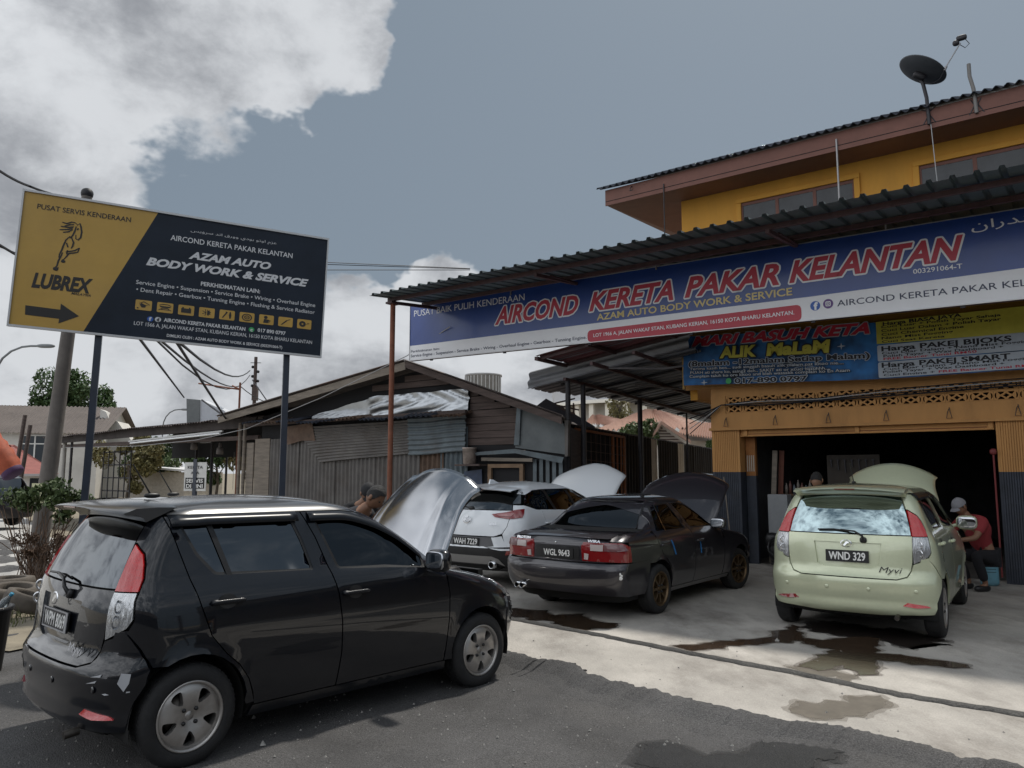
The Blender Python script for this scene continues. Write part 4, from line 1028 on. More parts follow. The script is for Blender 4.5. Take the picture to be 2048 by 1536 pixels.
for w_ in words:
    M2 = M_s
    mb = MB()
    for k, (dx, dy) in enumerate([(math.cos(a)*.026, math.sin(a)*.026) for a in [i*math.pi/6 for i in range(12)]]):
        put_text(mb, w_[0], w_[1]+dx, w_[2]+dy, w_[3]+dx, w_[4]+dy, w_[5], M_s, .002+k*.0004, .035, .32)
    mb.obj('lettering', C_white, sign)
    mb = MB(); put_text(mb, w_[0], *w_[1:], M_s, .0095, .035, .32); mb.obj('lettering', C_redp, sign)
def letter(parent, M, m, rows, bold=.01, shear=0., z=.004):
    mb = MB()
    for r_ in rows: put_text(mb, r_[0], r_[1], r_[2], r_[3], r_[4], r_[5], M, z, r_[6] if len(r_) > 6 else bold, r_[7] if len(r_) > 7 else shear)
    return mb.obj('lettering', m, parent)
letter(sign, M_s, C_white, [('PUSAT BAIK PULIH KENDERAAN', .13, .983, 3.16, .986, .135, .0), ('003291064-T', 10.05, .527, 10.66, .520, .066, .012)])
letter(sign, M_s, C_yelp, [('AZAM AUTO BODY WORK & SERVICE', 4.81, .405, 8.34, .438, .115, .02)])
letter(sign, M_s, C_white, [('LOT 1966 A, JALAN WAKAF STAN, KUBANG KERIAN, 16150 KOTA BHARU KELANTAN.', 4.73, .100, 8.36, .125, .062, .012)], z=.006)
letter(sign, M_s, C_text, [('Perkhidmatan lain:', .05, .181, .90, .181, .052, .004), ('Service Engine - Suspension - Service Brake - Wiring - Overhaul Engine - Gearbox - Tunning Engine.', .05, .078, 4.58, .084, .060, .008), ('AIRCOND KERETA PAKAR KELANTAN', 9.00, .176, 11.98, .176, .090, .004)])
def disc(mb, cx, cy, r, z, M, n=24): mb.add([(cx+r*math.cos(2*math.pi*k/n), cy+r*math.sin(2*math.pi*k/n), z) for k in range(n)], [tuple(range(n))], M)
mb = MB(); disc(mb, 8.68, .222, .074, .004, M_s); ic = mb.obj('round_icon', mat('icon_blue', (.02, .10, .42), .4), sign)
mb = MB(); put_text(mb, 'f', 8.665, .165, 8.712, .165, .105, M_s, .007, .05); mb.obj('lettering', C_white, ic)
mb = MB(); disc(mb, 8.87, .232, .074, .004, M_s); ic = mb.obj('round_icon', mat('icon_purple', (.12, .05, .22), .4), sign)
mb = MB(); L = rounded([(8.832, .194), (8.908, .194), (8.908, .27), (8.832, .27)], .02, 3); V, T = cdt(L, [rounded([(8.843, .205), (8.897, .205), (8.897, .259), (8.843, .259)], .014, 2)], .05); mb.add([(x, y, .007) for x, y in V], T, M_s)
V, T = cdt([(8.87+.02*math.cos(k*.4488), .232+.02*math.sin(k*.4488)) for k in range(14)], [[(8.87+.011*math.cos(k*.4488), .232+.011*math.sin(k*.4488)) for k in range(14)]], .05); mb.add([(x, y, .008) for x, y in V], T, M_s); mb.obj('camera_mark', C_white, ic)
ARF = None
try: ARF = bpy.data.fonts.load(os.path.join(bpy.utils.resource_path('LOCAL'), 'datafiles', 'fonts', 'NotoSansArabic-VariableFont_wdth,wght.woff2'))
except Exception: pass
def arabic(mb, cps, x0, y0, x1, y1, h, M, z):
    global FONT, CAPH
    if not ARF: return
    of, oc = FONT, CAPH; FONT = ARF; CAPH = .70
    put_text(mb, ''.join(chr(c) for c in reversed(cps)), x0, y0, x1, y1, h, M, z, .0); FONT, CAPH = of, oc
mb = MB(); arabic(mb, [0xFEDB, 0xFEE8, 0xFEAA, 0xFEAD, 0xFE8D, 0xFEE5], 10.80, 1.03, 11.62, 1.05, .20, M_s, .004); mb.obj('jawi_lettering', C_white, sign)
mb = MB()
for s in range(0, 14, 2): mb.box(s+.6, -.03, -.06, s+.66, .0, -.02, M_s)
mb.obj('clamp', M_dsteel, sign)

# ---------------------------------------------------------------- car wash banner on the wall
ban = fthing('wash_banner', 'blue and yellow car wash price banner tied above the garage door', 'banner', -5.0, .32, 3.3)
M_b = Matrix(((1, 0, 0, 0), (0, 0, -1, 0), (0, 1, 0, 0), (0, 0, 0, 1)))
def bl(s, t): return (s, t-.028*s if s < 3.46 else t-.097, 0)
C_bb = mat('banner_blue', (.012, .11, .30), .6, var=.9, scale=1.6, col2=(.01, .045, .15), detail=3)
P = []
for j in range(9):
    t = .046+(1.0-.046)*j/8; P.append([(s, t-.038*min(s, 3.46)-(.03*math.sin(math.pi*min(s, 3.46)/3.46) if j == 8 else 0), .012*math.sin(s*4+j)) for s in [8.4*i/60 for i in range(61)]])
mb = MB(); mb.grid(P, True, M_b); mb.obj('banner_cloth', C_bb, ban)
cy = mat('banner_yellow', (.55, .50, .06), .6, var=.1); cg = mat('banner_grey', (.45, .50, .56), .6, var=.1)
mb = MB(); mb.quad((3.46, .50, .02), (8.3, .42, .02), (8.3, .87, .02), (3.46, .87, .02), M=M_b); mb.obj('price_panel', cy, ban)
for z0, z1 in ((.205, .475), (-.07, .19)):
    mb = MB(); mb.add([(p[0], p[1], .02) for p in rounded([(3.46, z0), (8.3, z0), (8.3, z1), (3.46, z1)], .03, 3)], [tuple(range(16))], M_b); mb.obj('price_panel', cg, ban)
ck = mat('banner_black', (.012, .012, .018), .6); cr = mat('banner_red', (.50, .02, .05), .6)
def outlined(rows, m_in, m_out, d, bold, shear, z):
    mb = MB()
    for r_ in rows:
        for k in range(8):
            a = k*math.pi/4; put_text(mb, r_[0], r_[1]+d*math.cos(a), r_[2]+d*math.sin(a), r_[3]+d*math.cos(a), r_[4]+d*math.sin(a), r_[5], M_b, z+k*.0004, bold, shear)
    mb.obj('lettering', m_out, ban)
    mb = MB()
    for r_ in rows: put_text(mb, *r_[:6], M_b, z+.005, bold, shear)
    mb.obj('lettering', m_in, ban)
outlined([('MARI BASUH KETA', .21, .79, 3.34, .70, .17)], cr, cg, .014, .05, .35, .024)
outlined([('ALIK', .76, .515, 1.42, .49, .19), ('MaLaM', 1.64, .48, 2.71, .44, .20)], cy, ck, .024, .05, .12, .032)
outlined([('(8malam -12malam Setiap Malam)', .13, .40, 3.34, .275, .095)], ck, cg, .010, .03, 0, .042)
outlined([('Terima kasih bos... sudi singgah basuh alik malam pat kitoo nie....', .15, .325, 2.93, .208, .05), ('PUAH ati share ko, saing2 deh.. SAKIT ati or xcuci basuhhh....', .16, .25, 2.71, .136, .05), ('Complain taluh ko ore kitoo and bleh wassakk complain ko En Azam', .14, .178, 3.02, .073, .05)], cg, ck, .008, .015, 0, .042)
outlined([('017-890 0797', 1.03, .015, 2.32, -.03, .085)], ck, cg, .010, .04, 0, .05)
mb = MB(); disc(mb, .90, .065, .055, .03, M_b); mb.obj('round_icon', mat('icon_green', (.03, .35, .10), .5), ban)
letter(ban, M_b, ck, [('Harga BIASA JAYA', 3.57, .80, 4.70, .81, .055, .03), ('Cuci Luar + Polish Tayar Sahaja', 3.54, .758, 5.22, .758, .038, .02), ('Cuci Luar Dalam + Polish Tayar', 3.54, .695, 5.22, .693, .042, .02), ('Cuci Chemical Engine', 3.54, .630, 4.72, .632, .042, .02), ('Nano Mist Fogging', 3.54, .568, 4.57, .570, .040, .02), ('Cuci Seat Kereta', 3.54, .512, 4.45, .510, .036, .02),
    ('Harga PAKEJ BIJOKS', 3.53, .372, 5.33, .362, .078, .03), ('Cuci Luar Dalam + Nano Mist Fogging', 3.53, .318, 5.6, .313, .038, .02), ('Polish Tayar + Wax Dashboard +', 3.55, .268, 5.22, .265, .037, .02),
    ('Harga PAKEJ SMART', 3.52, .100, 5.30, .094, .076, .03), ('Cuci Luar Dalam + Nano Mist Fogging', 3.54, .052, 5.6, .058, .036, .02), ('Polish Tayar + Wax Dashboard +', 3.53, .006, 5.22, .008, .036, .02), ('Cuci Engine +', 3.54, -.046, 4.28, -.048, .036, .02)], z=.024)
letter(ban, M_b, cr, [('FREE Baucer Tunai RM50', 3.55, .222, 4.87, .225, .036, .02), ('FREE Baucer Tunai RM', 4.34, -.048, 5.52, -.050, .036, .02)], z=.024)
mb = MB()
for k in range(5): x = 1.9+k*.12; mb.tube([(x+.25*math.cos(a), .22+.10*math.sin(a)-.03*k, .022) for a in [R(40+12*i) for i in range(9)]], .004, 4, M=M_b)
for x, y in ((2.9, .52), (.42, .07), (3.1, .30)): mb.add([(x-.07, y, .022), (x-.012, y+.012, .022), (x, y+.06, .022), (x+.012, y+.012, .022), (x+.07, y, .022), (x+.012, y-.012, .022), (x, y-.06, .022), (x-.012, y-.012, .022)], [tuple(range(8))], M_b)
mb.obj('swirl_print', cg, ban)
mb = MB(); mb.box(-.06, .07, -.02, -.02, .10, 1.02); mb.obj('banner_batten', mat('yellow_batten', (.40, .25, .08), .7), ban)
# ---------------------------------------------------------------- roadside signboard
BL_, BR_ = Vector((-6.65, 9.954, 3.63)), Vector((-2.937, 11.574, 3.45))
ang = math.atan2(BR_.y-BL_.y, BR_.x-BL_.x); LB = math.hypot(BR_.x-BL_.x, BR_.y-BL_.y)
board = thing('roadside_signboard', 'yellow and dark blue workshop signboard on two steel posts beside a leaning pole', 'signboard', BL_, ang)
tb = (3.45-3.63)/LB
KX = LB/3.66
M_l = Matrix(((KX, .035, 0, 0), (0, 0, -1, 0), (tb*KX, 1, 0, 0), (0, 0, 0, 1)))
B_y = mat('board_yellow', (.47, .285, .05), .4, var=.10, scale=1.5, coat=.15, bump=.08, bscale=3); B_n = mat('board_navy', (.014, .021, .034), .5, var=.25, scale=1.5, spec=.25, bump=.05, bscale=3); B_w = mat('board_print_white', (.62, .63, .65), .5)
B_k = mat('board_print_black', (.018, .016, .014), .5)
mb = MB(); mb.quad((0, 0, 0), (.78, 0, 0), (1.485, 1.83, 0), (0, 1.83, 0), M=M_l); mb.obj('yellow_panel', B_y, board)
mb = MB(); mb.quad((.78, 0, 0), (3.66, 0, 0), (3.66, 1.83, 0), (1.485, 1.83, 0), M=M_l); mb.obj('navy_panel', B_n, board)
mb = MB(); mb.box(-.02, -.02, -.09, 3.68, 1.85, -.01, M_l); mb.obj('backing', M_dsteel, board)
mb = MB()
for a in ((-.02, -.03, 3.68, 0), (-.02, 1.83, 3.68, 1.86), (-.02, 0, 0, 1.83), (3.66, 0, 3.68, 1.83)): mb.box(a[0], a[1], -.01, a[2], a[3], .02, M_l)
mb.obj('edge_frame', mat('alu_trim', (.5, .5, .5), .4, .6), board)
letter(board, M_l, B_k, [('PUSAT SERVIS KENDERAAN', .15, 1.617, 1.18, 1.628, .068, .01), ('LUBREX', .19, .537, .82, .546, .185, .045, .22), ('MALAYSIA', .61, .495, .82, .493, .032, .02, .3)])
letter(board, M_l, B_w, [('AIRCOND KERETA PAKAR KELANTAN', 1.66, 1.459, 3.20, 1.459, .075, .012), ('AZAM AUTO', 1.90, 1.229, 2.92, 1.235, .10, .045, .3), ('BODY WORK & SERVICE', 1.41, 1.05, 3.43, 1.051, .105, .045, .3),
    ('PERKHIDMATAN LAIN:', 2.07, .852, 2.81, .85, .057, .025), ('Service Engine • Suspension • Service Brake • Wiring • Overhaul Engine', 1.31, .756, 3.55, .748, .055, .006), ('• Dent Repair • Gearbox • Tunning Engine • Flushing & Service Radiator', 1.32, .653, 3.55, .638, .055, .006),
    ('AIRCOND KERETA PAKAR KELANTAN', 1.67, .263, 2.66, .260, .050, .03), ('017 890 0797', 2.82, .268, 3.18, .263, .050, .03), ('LOT 1566 A, JALAN WAKAF STAN, KUBANG KERIAN, 16150 KOTA BHARU KELANTAN', 1.33, .170, 3.54, .170, .052, .005), ('DIMILIKI OLEH : AZAM AUTO BODY WORK & SERVICE (003291064-T)', 1.72, .050, 3.15, .050, .040, .02)])
mb = MB(); arabic(mb, [0xFECB, 0xFEB0, 0xFEE1, 32, 0xFE8D, 0xFEED, 0xFE97, 0xFEEE, 32, 0xFE91, 0xFEEE, 0xFEA9, 0xFEF1, 32, 0xFEED, 0xFEED, 0xFEAD, 0xFED5, 32, 0xFE8D, 0xFEE7, 0xFEAA, 32, 0xFEB3, 0xFEAE, 0x06CF, 0xFEF3, 0xFEB2], 1.89, 1.630, 2.98, 1.637, .06, M_l, .004); mb.obj('jawi_lettering', B_w, board)
mb = MB(); mb.add([(x, y, .004) for x, y in [(.144, .275), (.512, .267), (.51, .352), (.719, .206), (.507, .077), (.51, .141), (.152, .148)]], [tuple(range(7))], M_l); mb.obj('arrow', B_k, board)
def strokes(mb, lines, w, z, M):
    for L in lines:
        L = [Vector(p[:2]) for p in L]; n = len(L); P = [[], []]
        for i, p in enumerate(L):
            t = (L[min(i+1, n-1)]-L[max(i-1, 0)]).normalized(); m_ = Vector((-t.y, t.x)); ww = w*(.35+.65*math.sin(math.pi*(i+.6)/(n+.2)))
            P[0].append((*(p+m_*ww), z)); P[1].append((*(p-m_*ww), z))
        mb.grid(P, False, M)
hz = [[(.57, 1.50), (.60, 1.47), (.62, 1.50), (.635, 1.46), (.65, 1.38), (.645, 1.30), (.62, 1.262), (.595, 1.275), (.59, 1.33)], [(.585, 1.45), (.575, 1.38), (.555, 1.31), (.53, 1.27)], [(.61, 1.43), (.60, 1.40)],
    [(.57, 1.50), (.53, 1.50), (.48, 1.47), (.43, 1.48)], [(.56, 1.47), (.51, 1.46), (.46, 1.43)], [(.56, 1.44), (.50, 1.42), (.42, 1.42)], [(.55, 1.42), (.50, 1.39), (.41, 1.37)], [(.55, 1.40), (.51, 1.36), (.45, 1.34)],
    [(.53, 1.30), (.49, 1.24), (.47, 1.16), (.46, 1.10), (.44, 1.03), (.435, .98)], [(.545, 1.29), (.575, 1.22), (.57, 1.17), (.555, 1.13)], [(.50, 1.07), (.55, 1.09), (.60, 1.11), (.645, 1.155)], [(.645, 1.155), (.63, 1.09), (.58, 1.07), (.54, 1.06), (.515, 1.01), (.48, .95)],
    [(.47, 1.06), (.455, 1.0), (.435, .94), (.425, .86), (.40, .83)], [(.52, 1.10), (.515, 1.04)], [(.47, .96), (.50, .945), (.49, .92)], [(.39, .835), (.44, .84), (.425, .80), (.395, .805)], [(.50, 1.20), (.52, 1.14)]]
mb = MB(); strokes(mb, hz, .010, .004, M_l); blob(mb, (.415, .82, .004), (.030, .022, .001), 2.5, 6, M_l); blob(mb, (.485, .935, .004), (.024, .018, .001), 2.5, 6, M_l); mb.obj('horse_emblem', B_k, board)
for k in range(9):
    cx = 1.42+.25*k; cy_ = .462
    mb = MB(); mb.add([(p[0], p[1], .004) for p in rounded([(cx-.095, cy_-.072), (cx+.095, cy_-.072), (cx+.095, cy_+.072), (cx-.095, cy_+.072)], .018, 3)], [tuple(range(16))], M_l); ic = mb.obj('service_icon', B_y, board)
    mb = MB(); z = .007; q = lambda *p: mb.add([(cx+a, cy_+b, z) for a, b in p], [tuple(range(len(p)))], M_l)
    s = lambda L, w=.006: strokes(mb, [[(cx+a, cy_+b) for a, b in L]], w, z, M_l)
    if k == 0: q((-.03, .03), (.03, 0), (.02, -.03), (-.02, -.035), (-.045, .0)); s([(-.05, .02), (0, .05), (.07, .01), (.02, .0)]); disc(mb, cx-.065, cy_-.045, .010, z, M_l)
    elif k == 1: q((-.07, .02), (.07, .02), (.05, -.0), (-.05, -.0)); s([(-.07, .03), (-.03, .045), (.03, .045), (.07, .03)]); s([(-.075, -.04), (-.03, -.01), (.03, -.01), (.075, -.04)]); s([(-.05, -.03), (.05, -.03)])
    elif k == 2: q((-.06, -.04), (.06, -.04), (.06, .025), (-.06, .025)); [q((a, .025), (a+.02, .025), (a+.02, .042), (a, .042)) for a in (-.05, .03)]
    elif k == 3:
        for a in range(4): s([(-.01, 0), (-.01-.05*math.cos(a*.9-.9-.45), .05*math.sin(a*.9-.9-.45))], .005)
        q(*[(.004+(.05 if i % 2 else .033)*math.cos(R(-90+20*i)), (.05 if i % 2 else .033)*math.sin(R(-90+20*i))) for i in range(10)])
    elif k == 4: s([(-.055, -.045), (.0, .045)], .010); s([(-.01, .03), (-.015, .05)], .008); q((.03, -.05), (.045, -.05), (.055, 0), (.045, .05), (.03, .05), (.022, 0))
    elif k == 5:
        for r1, r0 in ((.055, .042), (.030, .018)): V, T = cdt([(cx+r1*1.2*math.cos(i*.393), cy_+r1*math.sin(i*.393)) for i in range(16)], [[(cx+r0*1.2*math.cos(i*.393), cy_+r0*math.sin(i*.393)) for i in range(16)]], .1); mb.add([(x, y, z) for x, y in V], T, M_l)
        disc(mb, cx, cy_, .009, z, M_l)
    elif k == 6: disc(mb, cx-.01, cy_+.035, .024, z, M_l); q((-.04, -.05), (.02, -.05), (.04, .0), (-.03, .01)); s([(.02, .0), (.05, -.01), (.03, -.045)])
    elif k == 7: q((-.06, -.045), (-.045, -.05), (.02, .015), (.01, .03)); s([(.01, .02), (.06, .045)], .005)
    else:
        V, T = cdt([(cx-.025+.045*math.cos(i*.393), cy_+.045*math.sin(i*.393)) for i in range(16)], [[(cx-.025+.014*math.cos(i*.785), cy_+.014*math.sin(i*.785)) for i in range(8)]], .1); mb.add([(x, y, z) for x, y in V], T, M_l); s([(.03, -.01), (.045, .02), (.06, .02), (.06, 0)], .004)
    mb.obj('icon_print', B_k, ic)
for cx, cy_, m_, nm in ((1.51, .278, mat('icon_blue', (.02, .10, .42), .4), 'f'), (1.60, .282, B_w, 'd'), (2.74, .288, mat('icon_green', (.03, .35, .10), .5), 'c')):
    mb = MB(); disc(mb, cx, cy_, .036, .004, M_l); ic = mb.obj('round_icon', m_, board); mb = MB(); put_text(mb, nm, cx-.012, cy_-.025, cx+.012, cy_-.025, .048, M_l, .007, .05); mb.obj('lettering', B_k if nm == 'd' else B_w, ic)
def lp(s, t=0, d=-.06): return Vector(M_l @ Vector((s, t, d)))
inv = board.matrix_basis.inverted() if False else None
def tolocal(o, p): return Matrix.Rotation(-ang, 4, 'Z') @ (Vector(p)-BL_)
p_mat = mat('signpost_navy', (.022, .030, .048), .42, var=.2, scale=6, coat=.2)
for a, b in ((at(198, 667, 10.45), at(164, 1060, 10.45)), (at(573, 712, 11.50), at(560, 1080, 11.50))):
    d = (a-b).normalized(); bt = b-d*((b.z+.1)/d.z); tp = a+d*1.5
    mb = MB(); mb.tube([tolocal(board, bt), tolocal(board, tp)], .062, 4); mb.obj('post', p_mat, board)
# leaning concrete pole
pt, pb = at(174, 392, 13), at(82, 1060, 13); d = (pt-pb).normalized(); pb = pb-d*((pb.z+.1)/d.z)
pole = thing('electric_pole', 'stout leaning concrete pole behind the yellow signboard, with a note pasted on it', 'pole', pb)
mb = MB(); mb.tube([(0, 0, 0), pt-pb], .150, 16, True, .085); mb.obj('pole_shaft', M_pole, pole)
mb = MB(); blob(mb, pt-pb+Vector((0, 0, .04)), (.10, .10, .10), 2.2, 8); mb.obj('pole_cap', M_cable, pole)
mb = MB(); q = at(74, 986, 12.8)-pb; mb.box(q.x-.07, q.y-.04, q.z-.16, q.x+.13, q.y-.036, q.z+.16); note = mb.obj('pasted_note', mat('pale_green_paper', (.66, .66, .42), .8), pole)
mb = MB()
for k in range(4): mb.box(q.x-.02, q.y-.045, q.z+.10-.06*k, q.x+.09, q.y-.042, q.z+.115-.06*k)
mb.obj('print', B_k, note)

# ---------------------------------------------------------------- zinc shack
sh = fthing('zinc_shack', 'patched shack of rusty zinc sheets and planks under a low gabled roof', 'shack', 0, 1.0)
def pl(name, pts, m, y0=0., y1=.02, parent=None, **k):
    mb = MB(); n = len(pts); mb.add([(x, y0, z) for x, z in pts]+[(x, y1, z) for x, z in pts], [tuple(range(n)), tuple(range(2*n-1, n-1, -1))]+[(i, n+i, n+(i+1) % n, (i+1) % n) for i in range(n)])
    return mb.obj(name, m, parent or sh, **k)
rnd = random.Random(21)
# upright corrugated sheets of the wall
x = -17.3; k = 0
while x < -10.3:
    w_ = .82; top = 2.66+rnd.uniform(-.06, .05); M = Matrix.Translation((x, -.03-.012*(k % 2), -.02)) @ Matrix.Rotation(R(90), 4, 'X') @ Matrix.Rotation(rnd.uniform(-.008, .008), 4, 'Z')
    m = M_zincr if k == 8 else M_zinc
    if x > -11.2: m = M_zincb
    corr(w_, top, .15, .030, 'sin', 2, .006, k, M).obj('zinc_sheet', m, sh); x += .74; k += 1
pl('backing_board', [(-17.5, 0), (-7.2, 0), (-7.2, 2.62), (-11.37, 4.10), (-17.5, 3.25)], M_dark, .02, .06)
# big sideways sheets over them
Y = -.10
def hsheet(pts, m, y, seed, pitch=.115, amp=.016):
    """sheet with level ribs clipped to a quad (tl, tr, br, bl)"""
    tl, tr, br, bl = [Vector(p) for p in pts]; n = int(((tl-bl).length)/pitch*6); P = []
    for i in range(n+1):
        t = i/n; a = bl.lerp(tl, t); b = br.lerp(tr, t); row = []
        for j in range(13):
            s = j/12; q = a.lerp(b, s); row.append((q.x+(rnd.uniform(-.02, .02) if j in (0, 12) else 0), y-amp*math.sin(2*math.pi*t*n/6)-.01*math.sin(s*5+seed), q.y+.012*math.sin(s*6+seed)))
        P.append(row)
    mb = MB(); mb.grid(P, True); return mb.obj('zinc_sheet', m, sh)
hsheet([(-15.85, 2.86), (-9.86, 2.95), (-9.93, 2.23), (-14.75, 1.93)], M_zinc, -.12, 1)
hsheet([(-11.6, 2.97), (-9.80, 2.98), (-9.82, 2.14), (-11.55, 2.08)], M_zincb, -.145, 3)
pl('rusty_patch', [(-16.35, 2.90), (-15.1, 2.98), (-14.95, 2.50), (-15.5, 2.52), (-16.1, 2.42)], M_zincr, -.15, -.145)
pl('wood_board', [(-18.05, .0), (-17.72, .0), (-17.72, 2.52), (-18.05, 2.52)], M_wood, -.09, -.05)
pl('wood_board', [(-17.68, .0), (-17.0, .0), (-17.0, 2.62), (-17.68, 2.62)], M_wood, -.07, -.05)
for u_ in (-18.35, -18.12):
    mb = MB(); mb.tube([(u_, -.12, 0), (u_, -.12, 3.1)], .05, 8); mb.obj('corner_post', M_wood, sh)
# projecting zinc rim
for k in range(10):
    u_ = -17.75+.80*k; M = Matrix.Translation((u_, -.52+.04*math.sin(k*2.1), 3.02-.012*k+.02*math.sin(k*1.7))) @ Matrix.Rotation(R(13+3*math.sin(k)), 4, 'X') @ Matrix.Rotation(rnd.uniform(-.05, .05), 4, 'Y')
    corr(.86, .62, .15, .024, 'sin', 2, .015, k, M).obj('rim_sheet', M_zincr if k % 4 == 1 else M_roofdark, sh)
pl('rim_beam', [(-17.8, 2.97), (-9.7, 2.97), (-9.7, 3.05), (-17.8, 3.05)], M_dwood, -.3, -.22)
# foil sheet with creases
P = []
for i in range(15):
    t = i/14; row = []
    for j in range(61):
        s = j/60; x = -15.2+5.42*s; z0 = 3.05; z1 = 3.18+.36*min(1, s*2.2)
        row.append((x, -.05-.06*abs(math.sin(s*17+2.4*math.sin(t*3+s*4)))*(s > .4)-.02*math.sin(s*9+t*4)-.018*abs(math.sin(s*61+3*math.sin(t*5+s*9))), z0+(z1-z0)*t+.01*math.sin(s*30)))
    P.append(row)
mb = MB(); mb.grid(P, True); mb.obj('foil_sheet', M_foil, sh)
# gable planks
rl = lambda u_: 4.17+(u_+11.37)*(-.352) if u_ > -11.37 else 4.17+(u_+11.37)*.139
z = 2.28; k = 0
while z < 4.0:
    zt = z+.155; x1 = min(-8.36, -11.37+(4.17-zt)/.352-.02); x0 = -10.1 if z < 2.95 else (-9.78 if z < 3.52 else -13)
    if z > 3.52: x0 = max(-14.5, -11.37-(4.05-zt)/.139)
    if x1 > x0+.2: pl('plank', [(x0, z), (x1, z+rnd.uniform(-.01, .01)), (x1, zt-.012), (x0, zt-.012)], M_dwood, -.02-.012*(k % 2)-.004, .0, bevel=None)
    z = zt; k += 1
pl('fibre_panel', [(-8.33, 3.02), (-7.32, 2.72), (-7.22, 2.5), (-7.25, 2.04), (-8.5, 2.20)], M_fib, -.075, -.055)
pl('edge_flashing', [(-7.24, 2.0), (-7.17, 2.0), (-7.15, 2.72), (-7.24, 2.72)], M_zinc, -.10, -.02)
pl('torn_strip', [(-8.50, 2.25), (-8.36, 2.25), (-8.32, 3.1), (-8.42, 3.06)], M_zincb, -.12, -.06)
# barge boards and roof
pl('barge_board', [(-18.9, 3.10), (-11.55, 4.02), (-11.35, 4.05), (-11.37, 4.23), (-18.9, 3.27)], M_wood, -.50, -.47)
pl('barge_board', [(-11.37, 4.10), (-7.05, 2.62), (-7.05, 2.76), (-11.37, 4.25)], M_dwood, -.50, -.47)
for s_, x0, x1, z0, z1 in ((0, -18.95, -11.37, 3.29, 4.26), (1, -11.37, -7.0, 4.26, 2.78)):
    L = math.hypot(x1-x0, z1-z0); a = math.atan2(z1-z0, x1-x0); n = 8; w_ = .85
    for k in range(n):
        M = Matrix.Translation((x0, -.56+w_*k*.93, z0+.01+.006*(k % 2))) @ Matrix.Rotation(-a, 4, 'Y') @ Matrix.Rotation(R(-90), 4, 'Z') @ Matrix.Rotation(math.pi, 4, 'X')
        M = Matrix.Translation((x0-.52*w_*k*.93, -.56+w_*k*.93, z0+.01+.006*(k % 2))) @ Matrix(((math.cos(a), 0 if False else -.52*1., -math.sin(a), 0), (0, 1, 0, 0), (math.sin(a), 0, math.cos(a), 0), (0, 0, 0, 1))) @ Matrix(((0, 1, 0, 0), (1, 0, 0, 0), (0, 0, 1, 0), (0, 0, 0, 1)))
        corr(w_, L, .15, .022, 'sin', 3, .01, k, M).obj('roof_sheet', mat('old_roof_zinc', (.12, .10, .095), .7, .1, var=.35, scale=2, dirt=.5, dirtcol=(.14, .05, .03)), sh)
mb = MB(); mb.quad((-7.2, 0, 0), (-9.4, 5, 0), (-9.4, 5, 2.55), (-7.2, 0, 2.6)); mb.obj('end_wall', M_dwood, sh)
# opening at the right: flat near-black panel painting its inner shade, wooden frame, boards
pl('recess_shade_panel', [(-9.75, 0), (-7.25, 0), (-7.25, 2.2), (-9.75, 2.3)], M_dark, -.012, -.008)
mb = MB()
for a in ((-9.22, 1.78, -8.28, 1.86), (-9.22, .6, -9.13, 1.78), (-8.37, .6, -8.28, 1.78)): mb.box(a[0], -.10, a[1], a[2], -.04, a[3])
mb.obj('wooden_frame', mat('frame_wood', (.20, .13, .08), .8, var=.3, scale=4), sh)
pl('loose_board', [(-9.35, 1.93), (-8.0, 1.90), (-8.0, 1.97), (-9.35, 2.0)], M_wood, -.16, -.13)
pl('loose_board', [(-9.2, 2.05), (-8.2, 2.12), (-8.2, 2.15), (-9.2, 2.08)], M_wood, -.13, -.11)
pl('torn_sheet_edge', [(-9.8, 2.10), (-8.4, 2.17), (-7.2, 1.98), (-7.25, 1.86), (-8.4, 2.08), (-9.8, 2.04)], M_zincb, -.2, -.195)
for k in range(5): pl('slat', [(-8.05+.16*k, .5), (-7.96+.16*k, .5), (-7.96+.16*k, 1.95), (-8.05+.16*k, 1.95)], M_zincb, -.06, -.05)
pl('blue_tarp', [(-9.9, .4), (-9.35, .4), (-9.4, 1.75), (-9.9, 1.7)], mat('blue_tarp', (.02, .04, .09), .5, var=.4), -.08, -.07)
pl('shelf', [(-9.95, 1.82), (-9.25, 1.82), (-9.25, 1.86), (-9.95, 1.86)], M_dwood, -.35, -.05)
bk = fthing('paint_bucket', 'scuffed white bucket on the dark shelf of the zinc shack', 'bucket', -9.63, 1.22, 1.86)
mb = MB(); mb.lathe([(.001, 0), (.13, 0), (.155, .33), (.162, .33), (.162, .36), (.15, .36), (.14, .02), (.001, .02)], 20); mb.obj('pail', mat('bucket_white', (.45, .38, .34), .6, var=.3, scale=8, dirt=.5, dirtcol=(.2, .12, .07)), bk)
mb = MB(); mb.tube([(.16*math.cos(a), .0, .33-.20*math.sin(a)) for a in [math.pi*i/10 for i in range(11)]], .004, 5); mb.obj('handle', M_dsteel, bk)
